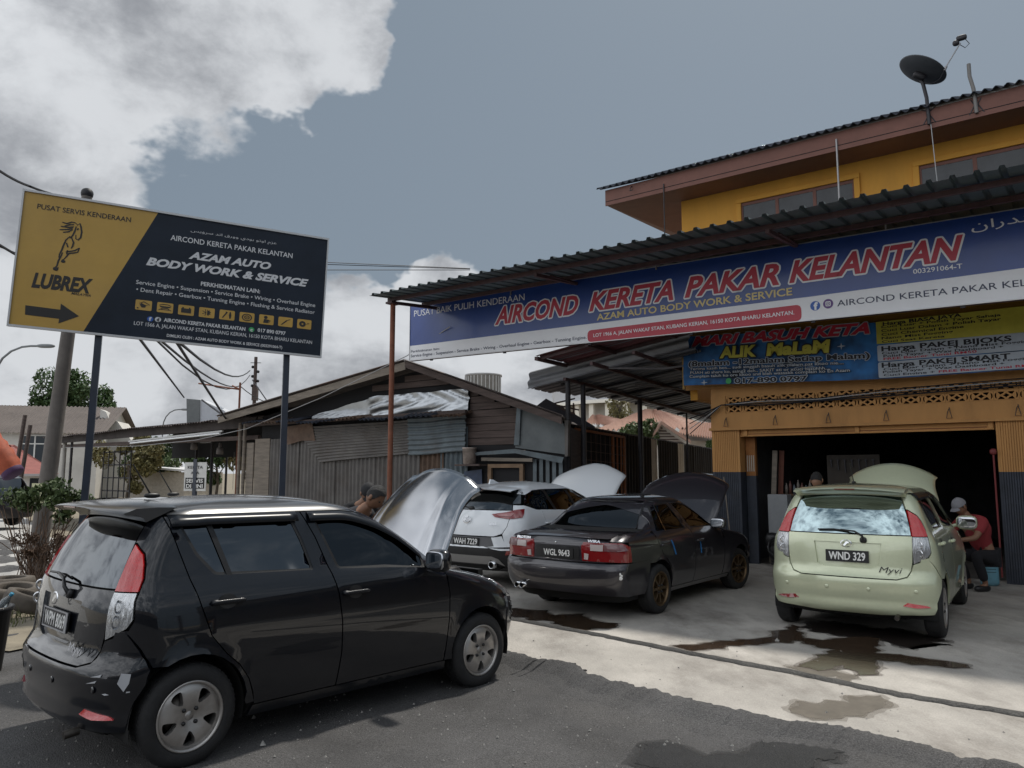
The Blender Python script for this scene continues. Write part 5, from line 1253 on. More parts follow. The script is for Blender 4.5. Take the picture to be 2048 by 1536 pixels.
# lean-to shelter on the left
sl_ = fthing('roadside_shelter', 'low lean-to shelter with a rusty sheet roof, joined to the shack', 'shelter', 0, 1.0)
def pls(name, pts, m, y0, y1): return pl(name, pts, m, y0, y1, sl_)
pls('front_fascia', [(-30.9, 2.78), (-17.7, 2.97), (-17.7, 3.26), (-24, 3.20), (-31.1, 3.02)], mat('fascia_dark', (.045, .036, .034), .85, var=.4, scale=2), -.05, .0)
for k in range(13):
    u_ = -31.2+1.045*k; M = Matrix.Translation((u_, -.28, 3.00+.018*(u_+31.2))) @ Matrix.Rotation(R(4), 4, 'X') @ Matrix.Rotation(-.0175, 4, 'Y'); corr(1.07, 5.4, .15, .02, 'sin', 2, .02, k, M).obj('roof_sheet', mat('shelter_roof', (.045, .032, .032), .85, var=.3, scale=2), sl_)
M = None
for u_, r1 in ((-30.1, .075), (-29.5, .05), (-25.6, .06), (-21.7, .05)):
    mb = MB(); mb.tube([(u_, .1 if u_ < -28 else 3.5, 0), (u_, .1 if u_ < -28 else 3.5, 2.9)], r1, 8); mb.obj('post', mat('white_post', (.40, .38, .35), .8, var=.2) if u_ == -30.1 else M_dsteel, sl_)
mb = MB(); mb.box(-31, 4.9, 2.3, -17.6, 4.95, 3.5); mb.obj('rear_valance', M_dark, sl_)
mb = MB(); mb.box(-30.5, 0.1, 2.62, -17.8, .2, 2.74); mb.obj('tie_beam', M_dwood, sl_)
# lattice grille
for i in range(6):
    mb = MB(); u_ = -28.9+.42*i; mb.box(u_-.02, 1.0, .2, u_+.02, 1.03, 2.5); mb.obj('grille_bar', M_dsteel, sl_)
for j in range(5):
    mb = MB(); mb.box(-28.95, 1.03, .5+.48*j, -26.8, 1.06, .55+.48*j); mb.obj('grille_bar', M_dsteel, sl_)
for i in range(6):
    mb = MB(); u_ = -26.3+.55*i; mb.tube([(u_, 4.9, 1.0), (u_, 4.9, 2.5)], .008, 4); mb.obj('hanging_wire', mat('grey_cable', (.4, .4, .4), .6), sl_)
for u0_, u1_, z0_, z1_, n_ in ((-24.9, -19.35, 2.66, 2.83, .1), (-20.3, -18.0, 2.10, 2.22, 3.)):
    lt = fthing('tube_light', 'long white tube light hung under the front of the shelter roof' if n_ < 1 else 'short white tube light deep under the shelter roof', 'light fitting', 0, 1.0)
    mb = MB(); mb.box(u0_, -.16+n_, z0_, u0_+.01, -.10+n_, z0_+.01); mb = MB(); mb.tube([(u0_, n_-.15, z0_+.07), (u1_, n_-.15, z1_+.07)], .035, 4); mb.obj('housing', mat('light_housing', (.5, .5, .5), .5), lt)
    mb = MB(); mb.tube([(u0_+.15, n_-.17, z0_+.005), (u1_-.1, n_-.17, z1_+.005)], .03, 8); mb.obj('tube', mat('light_tube', (.85, .86, .88), .3), lt)
for u_, z_, lb in ((-22.3, 2.42, 'grey bell lamp hanging under the shelter, nearer the pole'), (-20.8, 2.25, 'grey bell lamp hanging under the shelter, nearer the shack')):
    l = fthing('bell_lamp', lb, 'lamp', u_, .2, z_, group='bell lamps under the shelter'); mb = MB(); mb.lathe([(.03, .36), (.05, .34), (.05, .22), (.10, .20), (.11, .02), (.09, 0), (.001, 0)], 14); mb.obj('shade', mat('bell_grey', (.17, .15, .14), .7, var=.3), l)
    mb = MB(); mb.tube([(0, 0, .36), (0, 0, .60)], .012, 5); mb.obj('stem', M_cable, l)
cab = fthing('slack_cable', 'pale cable running from the awning post along the shelter front', 'cable', 0, 0)
mb = MB()
W0 = [(-9.5, -2.05, 4.75), (-11, -1.8, 4.3), (-14.2, -1.6, 3.55), (-17.6, -1.4, 2.90), (-20.5, -1.2, 2.66), (-24, -1.2, 2.55), (-29.8, -1.0, 2.62)]
mb.tube(W0, .011, 5); solo(cab, mb.obj('wire', mat('pale_cable', (.33, .33, .34), .6), cab))
# SERVIS DI SINI sign board
svp = at(391, 958, 19.5)
sv = thing('service_notice', 'white notice board reading SERVIS DI SINI on a blue pole', 'notice board', (svp.x, svp.y, 0), R(-15))
mb = MB(); mb.box(-.32, -.02, svp.z-.30, .32, 0, svp.z+.42); mb.obj('board', mat('notice_white', (.62, .62, .60), .6, var=.1), sv)
mb = MB(); mb.box(-.28, -.026, svp.z-.24, .28, -.022, svp.z+.03); mb.obj('black_band', M_plate, sv)
Mn = Matrix(((1, 0, 0, 0), (0, 0, -1, -.03), (0, 1, 0, svp.z), (0, 0, 0, 1)))
mb = MB(); put_text(mb, 'SERVIS', -.24, -.09, .24, -.09, .09, Mn, .004, .02); put_text(mb, 'DI SINI', -.24, -.22, .24, -.22, .09, Mn, .004, .02); mb.obj('lettering', M_white, sv)
mb = MB(); put_text(mb, 'KERETA', -.22, .26, .22, .26, .07, Mn, .004, .01); put_text(mb, 'ADA', -.12, .12, .12, .12, .07, Mn, .004, .01); mb.obj('lettering', M_plate, sv)
mb = MB(); mb.box(-.05, -.045, 0, .05, -.035, svp.z+.5); mb.box(-.05, -.02, 0, .05, 0.02, svp.z-.3); mb.obj('pole', p_mat, sv)

# ---------------------------------------------------------------- side roof and boundary fence
sr = fthing('side_shelter_roof', 'low ribbed metal roof on thin posts beside the shophouse', 'shelter', 0, 0)
zr = lambda u_, t: 3.62-.05*(t+.9)+.14*(u_+7.3)
k = 0; t = -.75
while t < 7.0:
    uL = min(-7.75, -8.33+.22*(t+.75))
    w_ = .76; M = Matrix(((0, 1, 0, uL), (1, 0, 0, t), (-.05, .14, 1, zr(uL, t)+.004*(k % 2)), (0, 0, 0, 1)))
    corr(w_, -4.62-uL, .25, .035, 'trap', 1, 0, k, M).obj('roof_sheet', M_sgrey, sr); t += .75; k += 1
M = Matrix(((0, 1, 0, -8.38), (.25, 0, .97, -.80), (.97, .14, -.25, 3.455), (0, 0, 0, 1)))
corr(.40, 3.7, .19, .03, 'sin', 1, 0, 2, M).obj('edge_sheet', mat('light_edge_sheet', (.30, .31, .33), .5, .3, var=.15, scale=2), sr)
ur = fthing('inner_awning', 'dark inner awning panel with reddish sheets behind the blue sign', 'awning', 0, 0)
za = lambda u_, t: 3.93+.14*(u_+7.3)-.02*(t+.9)
for k, t in enumerate((-1.95, -1.65, -1.35)):
    M = Matrix(((0, 1, 0, -7.35), (1, 0, 0, t), (-.02, .14, 1, za(-7.35, t)+.003*(k % 2)), (0, 0, 0, 1))); corr(.56, 2.8, .25, .03, 'trap', 1, 0, k, M).obj('roof_sheet', mat('reddish_sheet', (.16, .05, .055), .6, var=.3, scale=2) if k in (0, 2) else M_sgrey, ur)
for uu in (-7.35, -6.2, -4.9):
    mb = MB(); mb.tube([(uu, -1.93, za(uu, -1.93)-.05), (uu, -.85, za(uu, -.85)-.05)], .05, 4); mb.obj('beam', M_steel, ur)
for tt in (-1.8, -.85):
    mb = MB(); mb.tube([(-7.35, tt, za(-7.35, tt)-.04), (-4.6, tt, za(-4.6, tt)-.04)], .04, 4); mb.obj('rafter', M_steel, ur)
pts = [(-7.3, tt, zr(-7.3, tt)-.05) for tt in (-1.0, 7.2)]; mb = MB(); mb.tube(pts, .045, 4); mb.obj('beam', M_steel, sr)
for uu in (-6.3, -5.4):
    mb = MB(); mb.tube([(uu, -1.6, zr(uu, -1.6)-.05), (uu, 7.2, zr(uu, 7.2)-.05)], .045, 4); mb.obj('beam', M_steel, sr)
for tt in (-.5, .5, 1.6, 2.8, 4.0, 5.2):
    mb = MB(); mb.tube([(-7.7, tt, zr(-7.7, tt)-.02), (-4.65, tt, zr(-4.65, tt)-.02)], .035, 4); mb.obj('rafter', M_dsteel, sr)
for tt, r1 in ((-.87, .055), (-.28, .055), (2.27, .06), (4.9, .025)):
    mb = MB(); mb.tube([(-7.3, tt, 0), (-7.3, tt, zr(-7.3, tt)-.06)], r1, 6); mb.obj('post', M_dsteel, sr)
mb = MB(); mb.tube([(-6.3, -1.0, 3.72), (-5.4, -.4, 3.70), (-4.9, -.2, 3.75)], .02, 5); mb.tube([(-6.5, .5, 3.55), (-5.5, 3, 3.5)], .02, 5); mb.obj('conduit', mat('conduit_grey', (.25, .24, .25), .5), sr)
fe = fthing('boundary_fence', 'tall dark sheet fence with two pale translucent panels', 'fence', -7.9, 0)
zf = lambda t: 2.72-.045*(t-.36)
t = .3; k = 0
while t < 9.4:
    w_ = .62 if k not in (6, 9) else .42; h_ = zf(t+w_/2)
    M = Matrix(((0, 0, 1, .01*(k % 2)), (1, 0, 0, t), (0, 1, 0, 0), (0, 0, 0, 1)))
    corr(w_, h_, .15, .018, 'sin', 1, 0, k, M).obj('translucent_sheet' if k in (6, 9) else 'fence_sheet', mat('pale_fence_sheet', (.72, .70, .62), .5, var=.12, scale=2, dirt=.4, dirtcol=(.3, .25, .15)) if k in (6, 9) else mat('black_fence', (.016, .015, .015), .7, var=.4, scale=3), fe)
    t += w_-.01; k += 1
mb = MB(); mb.tube([(0, .3, 2.72), (0, 9.4, 2.33)], .02, 4); mb.obj('top_rail', M_dsteel, fe)
# orange grille gate in front of the fence
gt = fthing('grille_gate', 'rust orange steel grille gate leaning against the black fence', 'gate', -7.82, .0)
O_ = mat('orange_steel', (.32, .105, .035), .6, var=.2, scale=6, dirt=.3, dirtcol=(.08, .03, .015)); G_ = mat('grille_wire', (.10, .06, .05), .6)
gz = lambda t: 2.63-.045*t
for a, b in (((.15, .3), (.15, gz(.15))), ((2.35, .3), (2.35, gz(2.35))), ((1.80, .9), (1.80, gz(1.8)))):
    mb = MB(); mb.tube([(0.04, a[0], a[1]), (.04, b[0], b[1])], .035, 4); mb.obj('frame_bar', O_, gt)
for z0 in (0, -1.65):
    mb = MB(); mb.tube([(.04, .15, gz(.15)+z0), (.04, 2.35, gz(2.35)+z0)], .035, 4); mb.obj('frame_bar', O_, gt)
mb = MB(); mb.tube([(.045, 2.0, .9), (.045, 2.0, 2.5)], .02, 4); mb.tube([(.045, 2.18, .9), (.045, 2.18, 2.5)], .02, 4); mb.obj('frame_bar', O_, gt)
for i in range(7):
    mb = MB(); y = .38+.21*i; mb.tube([(.05, y, .95), (.05, y, gz(y))], .009, 4); mb.obj('grille_bar', G_, gt)
for j in range(8):
    mb = MB(); z = .98+.20*j; mb.tube([(.06, .15, z), (.06, 2.35, z-.10)], .007, 4); mb.obj('grille_bar', G_, gt)
mb = MB(); mb.box(.07, .25, .75, .09, .55, 1.05); mb.obj('orange_plate', O_, gt)
# dark shed roof scraps above the fence
o_ = at(1093, 945, 18.6); o_.z = 0; sc = thing('scrap_shed_roof', 'dark broken shed roof with loose beams behind the zinc shack', 'shed', o_)
sp = lambda x, y, d=18.6: tuple(at(x, y, d)-o_)
mb = MB(); mb.add([sp(1062, 820), sp(1092, 797), sp(1140, 822), sp(1190, 853), sp(1190, 900), sp(1062, 900), sp(1062, 822, 20), sp(1092, 800, 20), sp(1140, 824, 20), sp(1190, 855, 20)], [(0, 1, 2, 3, 4, 5), (0, 1, 7, 6), (1, 2, 8, 7), (2, 3, 9, 8)]); mb.obj('roof', M_roofdark, sc)
for p in ((1108, 807, 1150, 797), (1112, 810, 1158, 820), (1120, 816, 1150, 828), (1147, 806, 1147, 826)):
    mb = MB(); mb.tube([sp(p[0], p[1], 18.5), sp(p[2], p[3], 18.5)], .025, 4); mb.obj('loose_beam', M_dwood, sc)

# ---------------------------------------------------------------- trees
M_leaf = [mat('leaf_a', (.062, .11, .035), .6, var=.3, scale=.8), mat('leaf_b', (.070, .105, .035), .6, var=.3, scale=.8), mat('leaf_dry', (.17, .15, .06), .7, var=.3, scale=.8)]
M_bark = mat('bark', (.10, .08, .06), .9, var=.3, scale=6)
def foliage(c, r, n, leaf, seed, squash=.8, clumps=14):
    rr = random.Random(seed); mb = MB(); C = []
    for i in range(clumps):
        d = Vector((rr.gauss(0, 1), rr.gauss(0, 1), rr.gauss(0, 1))).normalized()*rr.uniform(.35, .85)
        C.append((Vector((c[0]+d.x*r[0], c[1]+d.y*r[1], c[2]+d.z*r[2])), rr.uniform(.22, .42)*min(r)))
    for i in range(n):
        p, q = C[rr.randrange(clumps)]; d = Vector((rr.gauss(0, 1), rr.gauss(0, 1), rr.gauss(0, squash))).normalized()*q*rr.uniform(.3, 1.12)**.5
        p = p+d; a = Vector((rr.gauss(0, 1), rr.gauss(0, 1), rr.gauss(0, .5))).normalized(); b = a.orthogonal().normalized(); b = (b*math.cos(i)+a.cross(b)*math.sin(i)); s = leaf*rr.uniform(.6, 1.4)
        e = a.cross(b)*.0+a; mb.add([p-b*s*.5, p+e*s*.28, p+b*s*.5, p-e*s*.28], [(0, 1, 2, 3)])
    return mb, C
def tree(label, base, h, r, n, leaf, seed, m=0, name='tree', group=None, cz=None, cat='tree', clumps=14):
    t = thing(name, label, cat, base, 0, group); rr = random.Random(seed)
    cz = cz or h-r[2]; mb, C = foliage((0, 0, cz), r, n, leaf, seed, clumps=clumps); mb.obj('crown', M_leaf[m], t)
    mb = MB(); tr = max(.04, h*.022); mb.tube([(0, 0, -.2), (.03*h, 0, cz*.5), (0, 0, cz)], tr, 7, True, tr*.5)
    for p, q in C[:9]: mb.tube([(0, 0, cz*rr.uniform(.55, .95)), ((p.x)*.5, (p.y)*.5, (cz+p.z)*.5-.1*h*.3), p], tr*.35, 5, True, tr*.12)
    mb.obj('trunk', M_bark, t); return t
b0 = at(122, 945, 62); tree('broad green tree rising behind the grey roofed house', (b0.x, b0.y, 0), 10.3, (3.7, 3.0, 2.6), 11500, .30, 4, 0, clumps=34)
b0 = at(1283, 945, 30); tree('small round green tree behind the fence by the louvred gable', (b0.x, b0.y, 0), 3.9, (.80, .8, .75), 2600, .16, 5, 1)
b0 = at(1435, 945, 34); tree('leafy shrub top just left of the ochre pillar', (b0.x, b0.y, 0), 3.3, (.6, .6, .8), 1200, .16, 6, 0)
b0 = at(1240, 945, 60); tree('thin bare-topped tree in front of the white round building', (b0.x, b0.y, 0), 8.4, (1.6, 1.2, 1.6), 900, .22, 7, 2)
for i, (px_, Y_, h_, rx, n_, m_, lb) in enumerate(((255, 46, 4.6, 2.6, 3800, 2, 'dry olive bush behind the lattice grille of the shelter'), (300, 50, 4.9, 2.6, 3800, 1, 'yellow green bush in the middle of the view under the shelter'), (345, 54, 4.6, 2.4, 3200, 2, 'brownish bush left of the white notice board'), (432, 42, 4.3, 2.0, 3400, 0, 'dark green bush right of the white notice board'), (492, 40, 4.1, 1.6, 2600, 2, 'dry bush beside the corner posts of the shack'))):
    b0 = at(px_, 945, Y_); tree(lb, (b0.x, b0.y, 0), h_, (rx, 1.6, 2.1), n_, .24, 40+i, m_, 'bush', 'bushes seen under the shelter', cz=h_*.52, cat='bush')

# ---------------------------------------------------------------- houses at the left
def gable_house(name, label, p, rz, w, d, h, rh, wm, rm, eave=.4, wins=(), group=None, ribs=.26):
    t = thing(name, label, 'house', p, rz, group)
    mb = MB(); mb.box(0, 0, 0, w, d, h)
    mb.add([(0, 0, h), (0, d, h), (0, d/2, h+rh), (w, 0, h), (w, d, h), (w, d/2, h+rh)], [(0, 1, 2), (3, 5, 4)]); mb.obj('wall', wm, t)
    a = math.atan2(rh, d/2); L = math.hypot(d/2+eave, rh*(d/2+eave)/(d/2))
    n = int((w+2*eave)/1.0+.5); ww = (w+2*eave)/n
    for k in range(n):
        M = Matrix.Translation((-eave+ww*k, -eave, h-rh*eave/(d/2)+.03)) @ Matrix.Rotation(a, 4, 'X'); corr(ww, L, ribs, ribs*.15, 'sin', 1, 0, k, M).obj('roof_sheet', rm, t)
    M = Matrix.Translation((-eave, d+eave, h-rh*eave/(d/2)+.03)) @ Matrix.Rotation(-a, 4, 'X'); mb = MB(); mb.quad((0, -L, 0), (w+2*eave, -L, 0), (w+2*eave, 0, 0), (0, 0, 0), M=M); mb.obj('roof_back', rm, t)
    for (x0, z0, x1, z1, nn) in wins:
        mb = MB()
        for b in ((x0-.08, z0-.08, x1+.08, z0), (x0-.08, z1, x1+.08, z1+.08), (x0-.08, z0, x0, z1), (x1, z0, x1+.08, z1)): mb.box(b[0], -.06, b[1], b[2], -.005, b[3])
        for k in range(1, nn): x = x0+(x1-x0)*k/nn; mb.box(x-.04, -.05, z0, x+.04, -.01, z1)
        mb.box(x0, -.045, z0+(z1-z0)*.72, x1, -.012, z0+(z1-z0)*.72+.07)
        f_ = mb.obj('window', mat('white_frame', (.7, .7, .68), .6), t)
        mb = MB(); mb.quad((x0, -.008, z0), (x1, -.008, z0), (x1, -.008, z1), (x0, -.008, z1)); mb.obj('pane', mat('far_pane', (.03, .035, .04), .1, coat=.5), f_)
    return t
M_groof = mat('grey_ribbed_roof', (.125, .105, .095), .85, var=.18, scale=.8, dirt=.4, dirtcol=(.12, .10, .09))
a0 = at(-260, 945, 47); a1 = at(212, 945, 50); d_ = a1-a0; rz_ = math.atan2(d_.y, d_.x)
gable_house('terrace_house', 'cream two storey house with a grey ribbed roof across the road', (a0.x, a0.y, 0), rz_, d_.length-.6, 9, 4.35, 1.9, M_cw, M_groof, .5, wins=[(d_.length-5.0, 2.1, d_.length-3.5, 4.0, 2), (d_.length-9.5, 2.1, d_.length-8.0, 4.0, 2)])
a0 = at(193, 945, 52); th = thing('gable_wall_house', 'pale house end with a stepped parapet behind the grey roof', 'house', (a0.x, a0.y, 0), rz_)
pl('wall', [(0, 0), (2.4, 0), (2.4, 3.4), (1.5, 4.58), (1.1, 5.16), (.64, 5.18), (.34, 5.8), (0, 5.97)], M_cw, 0, 3, th)
a0 = at(-70, 945, 36); a1 = at(118, 945, 38); d_ = a1-a0; rr_ = thing('porch_house', 'single storey house with a red tiled hip roof across the road', 'house', (a0.x, a0.y, 0), math.atan2(d_.y, d_.x)); w_ = d_.length
mb = MB(); mb.box(.3, .3, 0, w_-.3, 5, 1.65); mb.obj('wall', M_cw, rr_)
mb = MB(); mb.add([(0, 0, 1.62), (w_, 0, 1.62), (w_, 6, 1.62), (0, 6, 1.62), (1.8, 3, 3.1), (w_-2.2, 3, 3.1)], [(0, 1, 5, 4), (1, 2, 5), (2, 3, 4, 5), (3, 0, 4)]); mb.obj('roof', mat('red_tiles', (.28, .10, .085), .8, var=.25, scale=3, stretch=(1, 1, 6)), rr_)
mb = MB(); mb.box(0, -.05, 1.50, w_, 0, 1.62); mb.obj('gutter', mat('gutter_grey', (.45, .42, .42), .7), rr_)
for k in range(4):
    mb = MB(); x = w_-1.2-1.1*k; mb.quad((x, .29, .6), (x+.6, .29, .6), (x+.6, .29, 1.4), (x, .29, 1.4)); mb.obj('window', mat('far_pane', (.03, .035, .04), .1, coat=.5), rr_)
a0 = at(300, 945, 48); wh = thing('low_white_house', 'low whitewashed house with a thin white roof edge beyond the shelter', 'house', (a0.x-1, a0.y, 0), R(-12))
mb = MB(); mb.box(0, 0, 0, 3.6, 4, 1.70); mb.obj('wall', mat('beige_wall', (.42, .38, .32), .8, var=.2), wh); mb = MB(); mb.add([(-.6, -.3, 2.15), (3.9, -.3, 1.85), (3.9, 4, 1.85), (-.6, 4, 2.15), (-.6, -.3, 2.03), (3.9, -.3, 1.73)], [(0, 1, 2, 3), (0, 1, 5, 4)]); mb.obj('roof', mat('white_roof', (.65, .65, .65), .7), wh)
# grey wedge shaped roof housing behind the shelter
a0 = at(378, 945, 32); wd = thing('rooftop_board', 'large grey board seen edge-on with a pale sloping side behind the shelter', 'billboard', (a0.x, a0.y, 0), R(-10))
pl('grey_face', [(-.12, 2.9), (.42, 2.9), (.38, 4.70), (-.25, 4.76)], mat('slab_grey', (.17, .18, .18), .8, var=.1), -.05, 0, wd)
for x_ in (.1, 1.5): mb = MB(); mb.tube([(x_, .3, 0), (x_, .3, 3)], .05, 6); mb.obj('support', M_dsteel, wd)
pl('pale_side', [(.42, 2.9), (1.8, 2.9), (1.75, 4.0), (1.45, 4.25), (.39, 4.70)], mat('slab_pale', (.55, .57, .60), .8, var=.05), .0, .6, wd)

# ---------------------------------------------------------------- houses and towers at the right
t = thing('round_tower', 'round grey apartment tower peeping over the shack roof', 'tower', at(966, 945, 210)*Vector((1, 1, 0)))
mb = MB(); rad = 4.9; zt = at(966, 750, 210).z
mb.lathe([(rad, 0), (rad, zt-.5), (rad+.25, zt-.5), (rad+.25, zt), (.01, zt+.3)], 48); mb.obj('wall', mat('tower_grey', (.33, .33, .34), .9, var=.25, scale=.5), t)
me_w = MB().box(-.55, 0, -.42, .55, .25, .42).mesh('window', mat('tower_window', (.05, .055, .06), .6))
for fl in range(5):
    for k in range(14):
        a = R(180+6+12.5*k); link('window', me_w, t, ((rad-.15)*math.cos(a), (rad-.15)*math.sin(a), zt-1.6-1.75*fl), (0, 0, a+math.pi/2))
for k in range(14):
    a = R(180+12*k+3); mb = MB(); mb.box(-.10, -.3, -10, .10, 0, 0, Matrix.Translation(((rad)*math.cos(a), (rad)*math.sin(a), zt-.6)) @ Matrix.Rotation(a+math.pi/2, 4, 'Z')); mb.obj('fin', mat('tower_fin', (.5, .5, .5), .9), t)
t = thing('round_hall', 'white round building with ribbed upper wall and tall columns', 'hall', at(1300, 945, 95)*Vector((1, 1, 0))+Vector((0, 9, 0)))
rad = 11.5; z1 = at(1200, 797, 88).z; z2 = at(1200, 735, 88).z; z0 = at(1200, 848, 88).z
mb = MB(); n_ = 20; mb.lathe([p for i in range(n_) for p in ((rad-.2, z1+.4+(z2-z1)*i/n_), (rad+.02, z1+.4+(z2-z1)*(i+.5)/n_))]+[(rad, z2+.4), (.01, z2+.6)], 64); mb.obj('ribbed_wall', mat('hall_white', (.62, .63, .66), .8), t)
mb = MB(); mb.lathe([(rad+.7, z1), (rad+.7, z1+.45), (rad-.5, z1+.5)], 64); mb.obj('ring_beam', mat('hall_cream', (.72, .68, .60), .8), t)
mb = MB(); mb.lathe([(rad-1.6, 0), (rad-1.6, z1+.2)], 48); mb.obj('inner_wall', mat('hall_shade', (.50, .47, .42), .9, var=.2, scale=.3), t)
for k in range(16):
    a = R(188+11*k); mb = MB(); mb.box(-.32, -.2, 0, .32, .2, z1, Matrix.Translation((rad*math.cos(a), rad*math.sin(a), 0)) @ Matrix.Rotation(a+math.pi/2, 4, 'Z')); mb.obj('column', mat('hall_cream', (.72, .68, .60), .8), t)
for k in range(40):
    a = R(190+4.1*k); mb = MB(); mb.box(-.22, -.1, z0-.4, .22, .1, z0+.75, Matrix.Translation(((rad+.3)*math.cos(a), (rad+.3)*math.sin(a), 0)) @ Matrix.Rotation(a+math.pi/2, 4, 'Z')); mb.obj('baluster', mat('hall_bright', (.8, .8, .8), .7), t)
mb = MB(); mb.lathe([(rad+.5, 0), (rad+.5, z0-.4), (rad-.8, z0-.35)], 64); mb.obj('podium', mat('hall_cream', (.72, .68, .60), .8), t)
def tiled(label, pts, faces, Y, name='tiled_house', wallm=None, rows=None):
    """pts are photo points of the roof's corners at depths of their own"""
    P = [at(a, b, c) for a, b, c in pts]; o = Vector((P[0].x, P[0].y, 0)); t = thing(name, label, 'house', o)
    for f in faces:
        q = [P[i]-o for i in f]; a, b, c, d = (q+[q[-1]])[:4]   # a-b eave, c-d ridge
        n = 17; m_ = 7; G = []
        for i in range(m_+1):
            s = i/m_; r0 = a.lerp(d, s); r1 = b.lerp(c, s); row = []
            for j in range(n*2+1):
                u_ = j/(2*n); row.append(r0.lerp(r1, u_)+Vector((0, 0, .10 if j % 2 else -.03))+Vector((0, 0, .02 if i % 2 else 0)))
            G.append(row)
        mb = MB(); mb.grid(G, False); mb.obj('tiled_slope', M_tile, t)
    x0 = min(p.x for p in P)-o.x+.4; x1 = max(p.x for p in P)-o.x-.4; y0 = min(p.y for p in P)-o.y+.5; ze = min(p.z for p in P)
    mb = MB(); mb.box(x0, y0+.3, 0, x1, y0+5, ze); mb.obj('wall', wallm or M_cw, t); return t
tiled('small terracotta hip roof nearest the white round building', [(1170, 848, 44), (1225, 852, 44), (1200, 832, 47), (1184, 832, 47), (1262, 846, 49)], [(0, 1, 2, 3), (1, 4, 2, 2)], 44)
tiled('wide terracotta roof behind the small round tree', [(1190, 862, 36), (1370, 858, 36), (1313, 822, 41), (1290, 822, 41), (1400, 848, 44)], [(0, 1, 2, 3), (1, 4, 2, 2)], 36)
tiled('terracotta roof at the right beside the ochre pillar', [(1355, 868, 34), (1440, 880, 34), (1440, 846, 40), (1370, 846, 40)], [(0, 1, 2, 3)], 34)
gh = at(1365, 945, 30); t = thing('louvred_gable_house', 'house gable with a slatted vent under a terracotta roof', 'house', (gh.x, gh.y, 0))
gp = [at(1302, 875, 30)-gh, at(1320, 847, 30)-gh, at(1378, 886, 30)-gh]; zz = gh.z
G0 = [(p.x, p.z+zz) for p in gp]
pl('gable_wall', [(G0[0][0], 0), (G0[2][0], 0), (G0[2][0], G0[2][1]), (G0[1][0], G0[1][1]), (G0[0][0], G0[0][1])], M_cw, 0, .1, t)
for k in range(6):
    z = G0[1][1]-.16-.11*k; w0 = .06+.11*k; pl('louvre', [(G0[1][0]-w0*.6+.05, z-.05), (G0[1][0]+w0*1.5, z-.05), (G0[1][0]+w0*1.3, z), (G0[1][0]-w0*.5+.05, z)], M_dwood, -.05, -.01, t)
mb = MB()
for a, b in ((0, 1), (1, 2)):
    mb.quad((G0[a][0], -.3, G0[a][1]+.08), (G0[b][0], -.3, G0[b][1]+.10), (G0[b][0], 5, G0[b][1]+.10), (G0[a][0], 5, G0[a][1]+.08))
    mb.quad((G0[a][0], -.3, G0[a][1]+.08), (G0[b][0], -.3, G0[b][1]+.10), (G0[b][0], -.3, G0[b][1]-.04), (G0[a][0], -.3, G0[a][1]-.06))
mb.obj('roof', mat('terracotta_plain', (.36, .23, .18), .8, var=.15, scale=3), t)

# ---------------------------------------------------------------- poles, lamps, wires
def lamp_post(label, px_, py_top, Y, arm_px, arm_py, s=1):
    b0 = at(px_, 945, Y); tp = at(px_, py_top, Y); hd = at(arm_px, arm_py, Y)
    t = thing('street_lamp', label, 'street lamp', (b0.x, b0.y, 0), 0, 'street lamps over the road')
    dx = hd.x-b0.x; P = [(0, 0, 0), (0, 0, tp.z-.9)]+[(dx*(1-math.cos(R(a)))*.8, 0, tp.z-.9+(hd.z-tp.z+.9)*math.sin(R(a))) for a in (15, 35, 55, 75, 90)]+[(dx, 0, hd.z)]
    mb = MB(); mb.tube(P, .05*s, 6); mb.obj('post', mat('lamp_grey', (.20, .21, .22), .6, .3), t)
    mb = MB(); blob(mb, (dx+math.copysign(.3, dx)*s, 0, hd.z), (.42*s, .14*s, .09*s), 2.5, 6); mb.obj('lamp_head', mat('lamp_grey', (.20, .21, .22), .6, .3), t)
lamp_post('grey street lamp whose arm enters at the left edge under the signboard', -25, 705, 30, 78, 692, .9)
lamp_post('curved grey street lamp behind the shelter beside the grey board', 321, 830, 60, 364, 819, 1.0)
b0 = at(503, 945, 45); up = thing('utility_pole', 'dark wooden utility pole with wires above the shack roof', 'pole', (b0.x, b0.y, 0)); zt = at(503, 714, 45).z
mb = MB(); mb.tube([(0, 0, 0), (0, 0, zt)], .13, 8, True, .10); mb.obj('shaft', M_dwood, up)
for k in range(5): mb = MB(); blob(mb, (.16 if k % 2 else -.16, 0, zt-.6-.28*k), (.09, .09, .09), 2.2, 5); mb.obj('insulator', M_cable, up)
mb = MB(); mb.box(-.12, -.15, zt-2.6, .18, .15, zt-1.8); mb.obj('junction_box', M_dwood, up)
mb = MB(); mb.tube([(.32*math.cos(a), .32*math.sin(a)*.4, zt-.35) for a in [2*math.pi*i/16 for i in range(17)]], .012, 4); mb.obj('wire_loop', M_cable, up)
b0 = at(473, 945, 24); tp = thing('tee_pole', 'thin rusty pole with a crossbar above the shelter roof', 'pole', (b0.x, b0.y, 0)); zt = at(473, 765, 24).z
mb = MB(); mb.tube([(0, 0, 0), (0, 0, zt)], .035, 6); mb.tube([(-.03, 0, zt-.22), (at(397, 768, 24)-b0).x*Vector((1, 0, 0))+Vector((0, 0, zt-.03))], .025, 5); mb.tube([(0, 0, zt-.22), (-.25, 0, zt-.10)], .025, 5); mb.obj('mast', M_rust, tp)
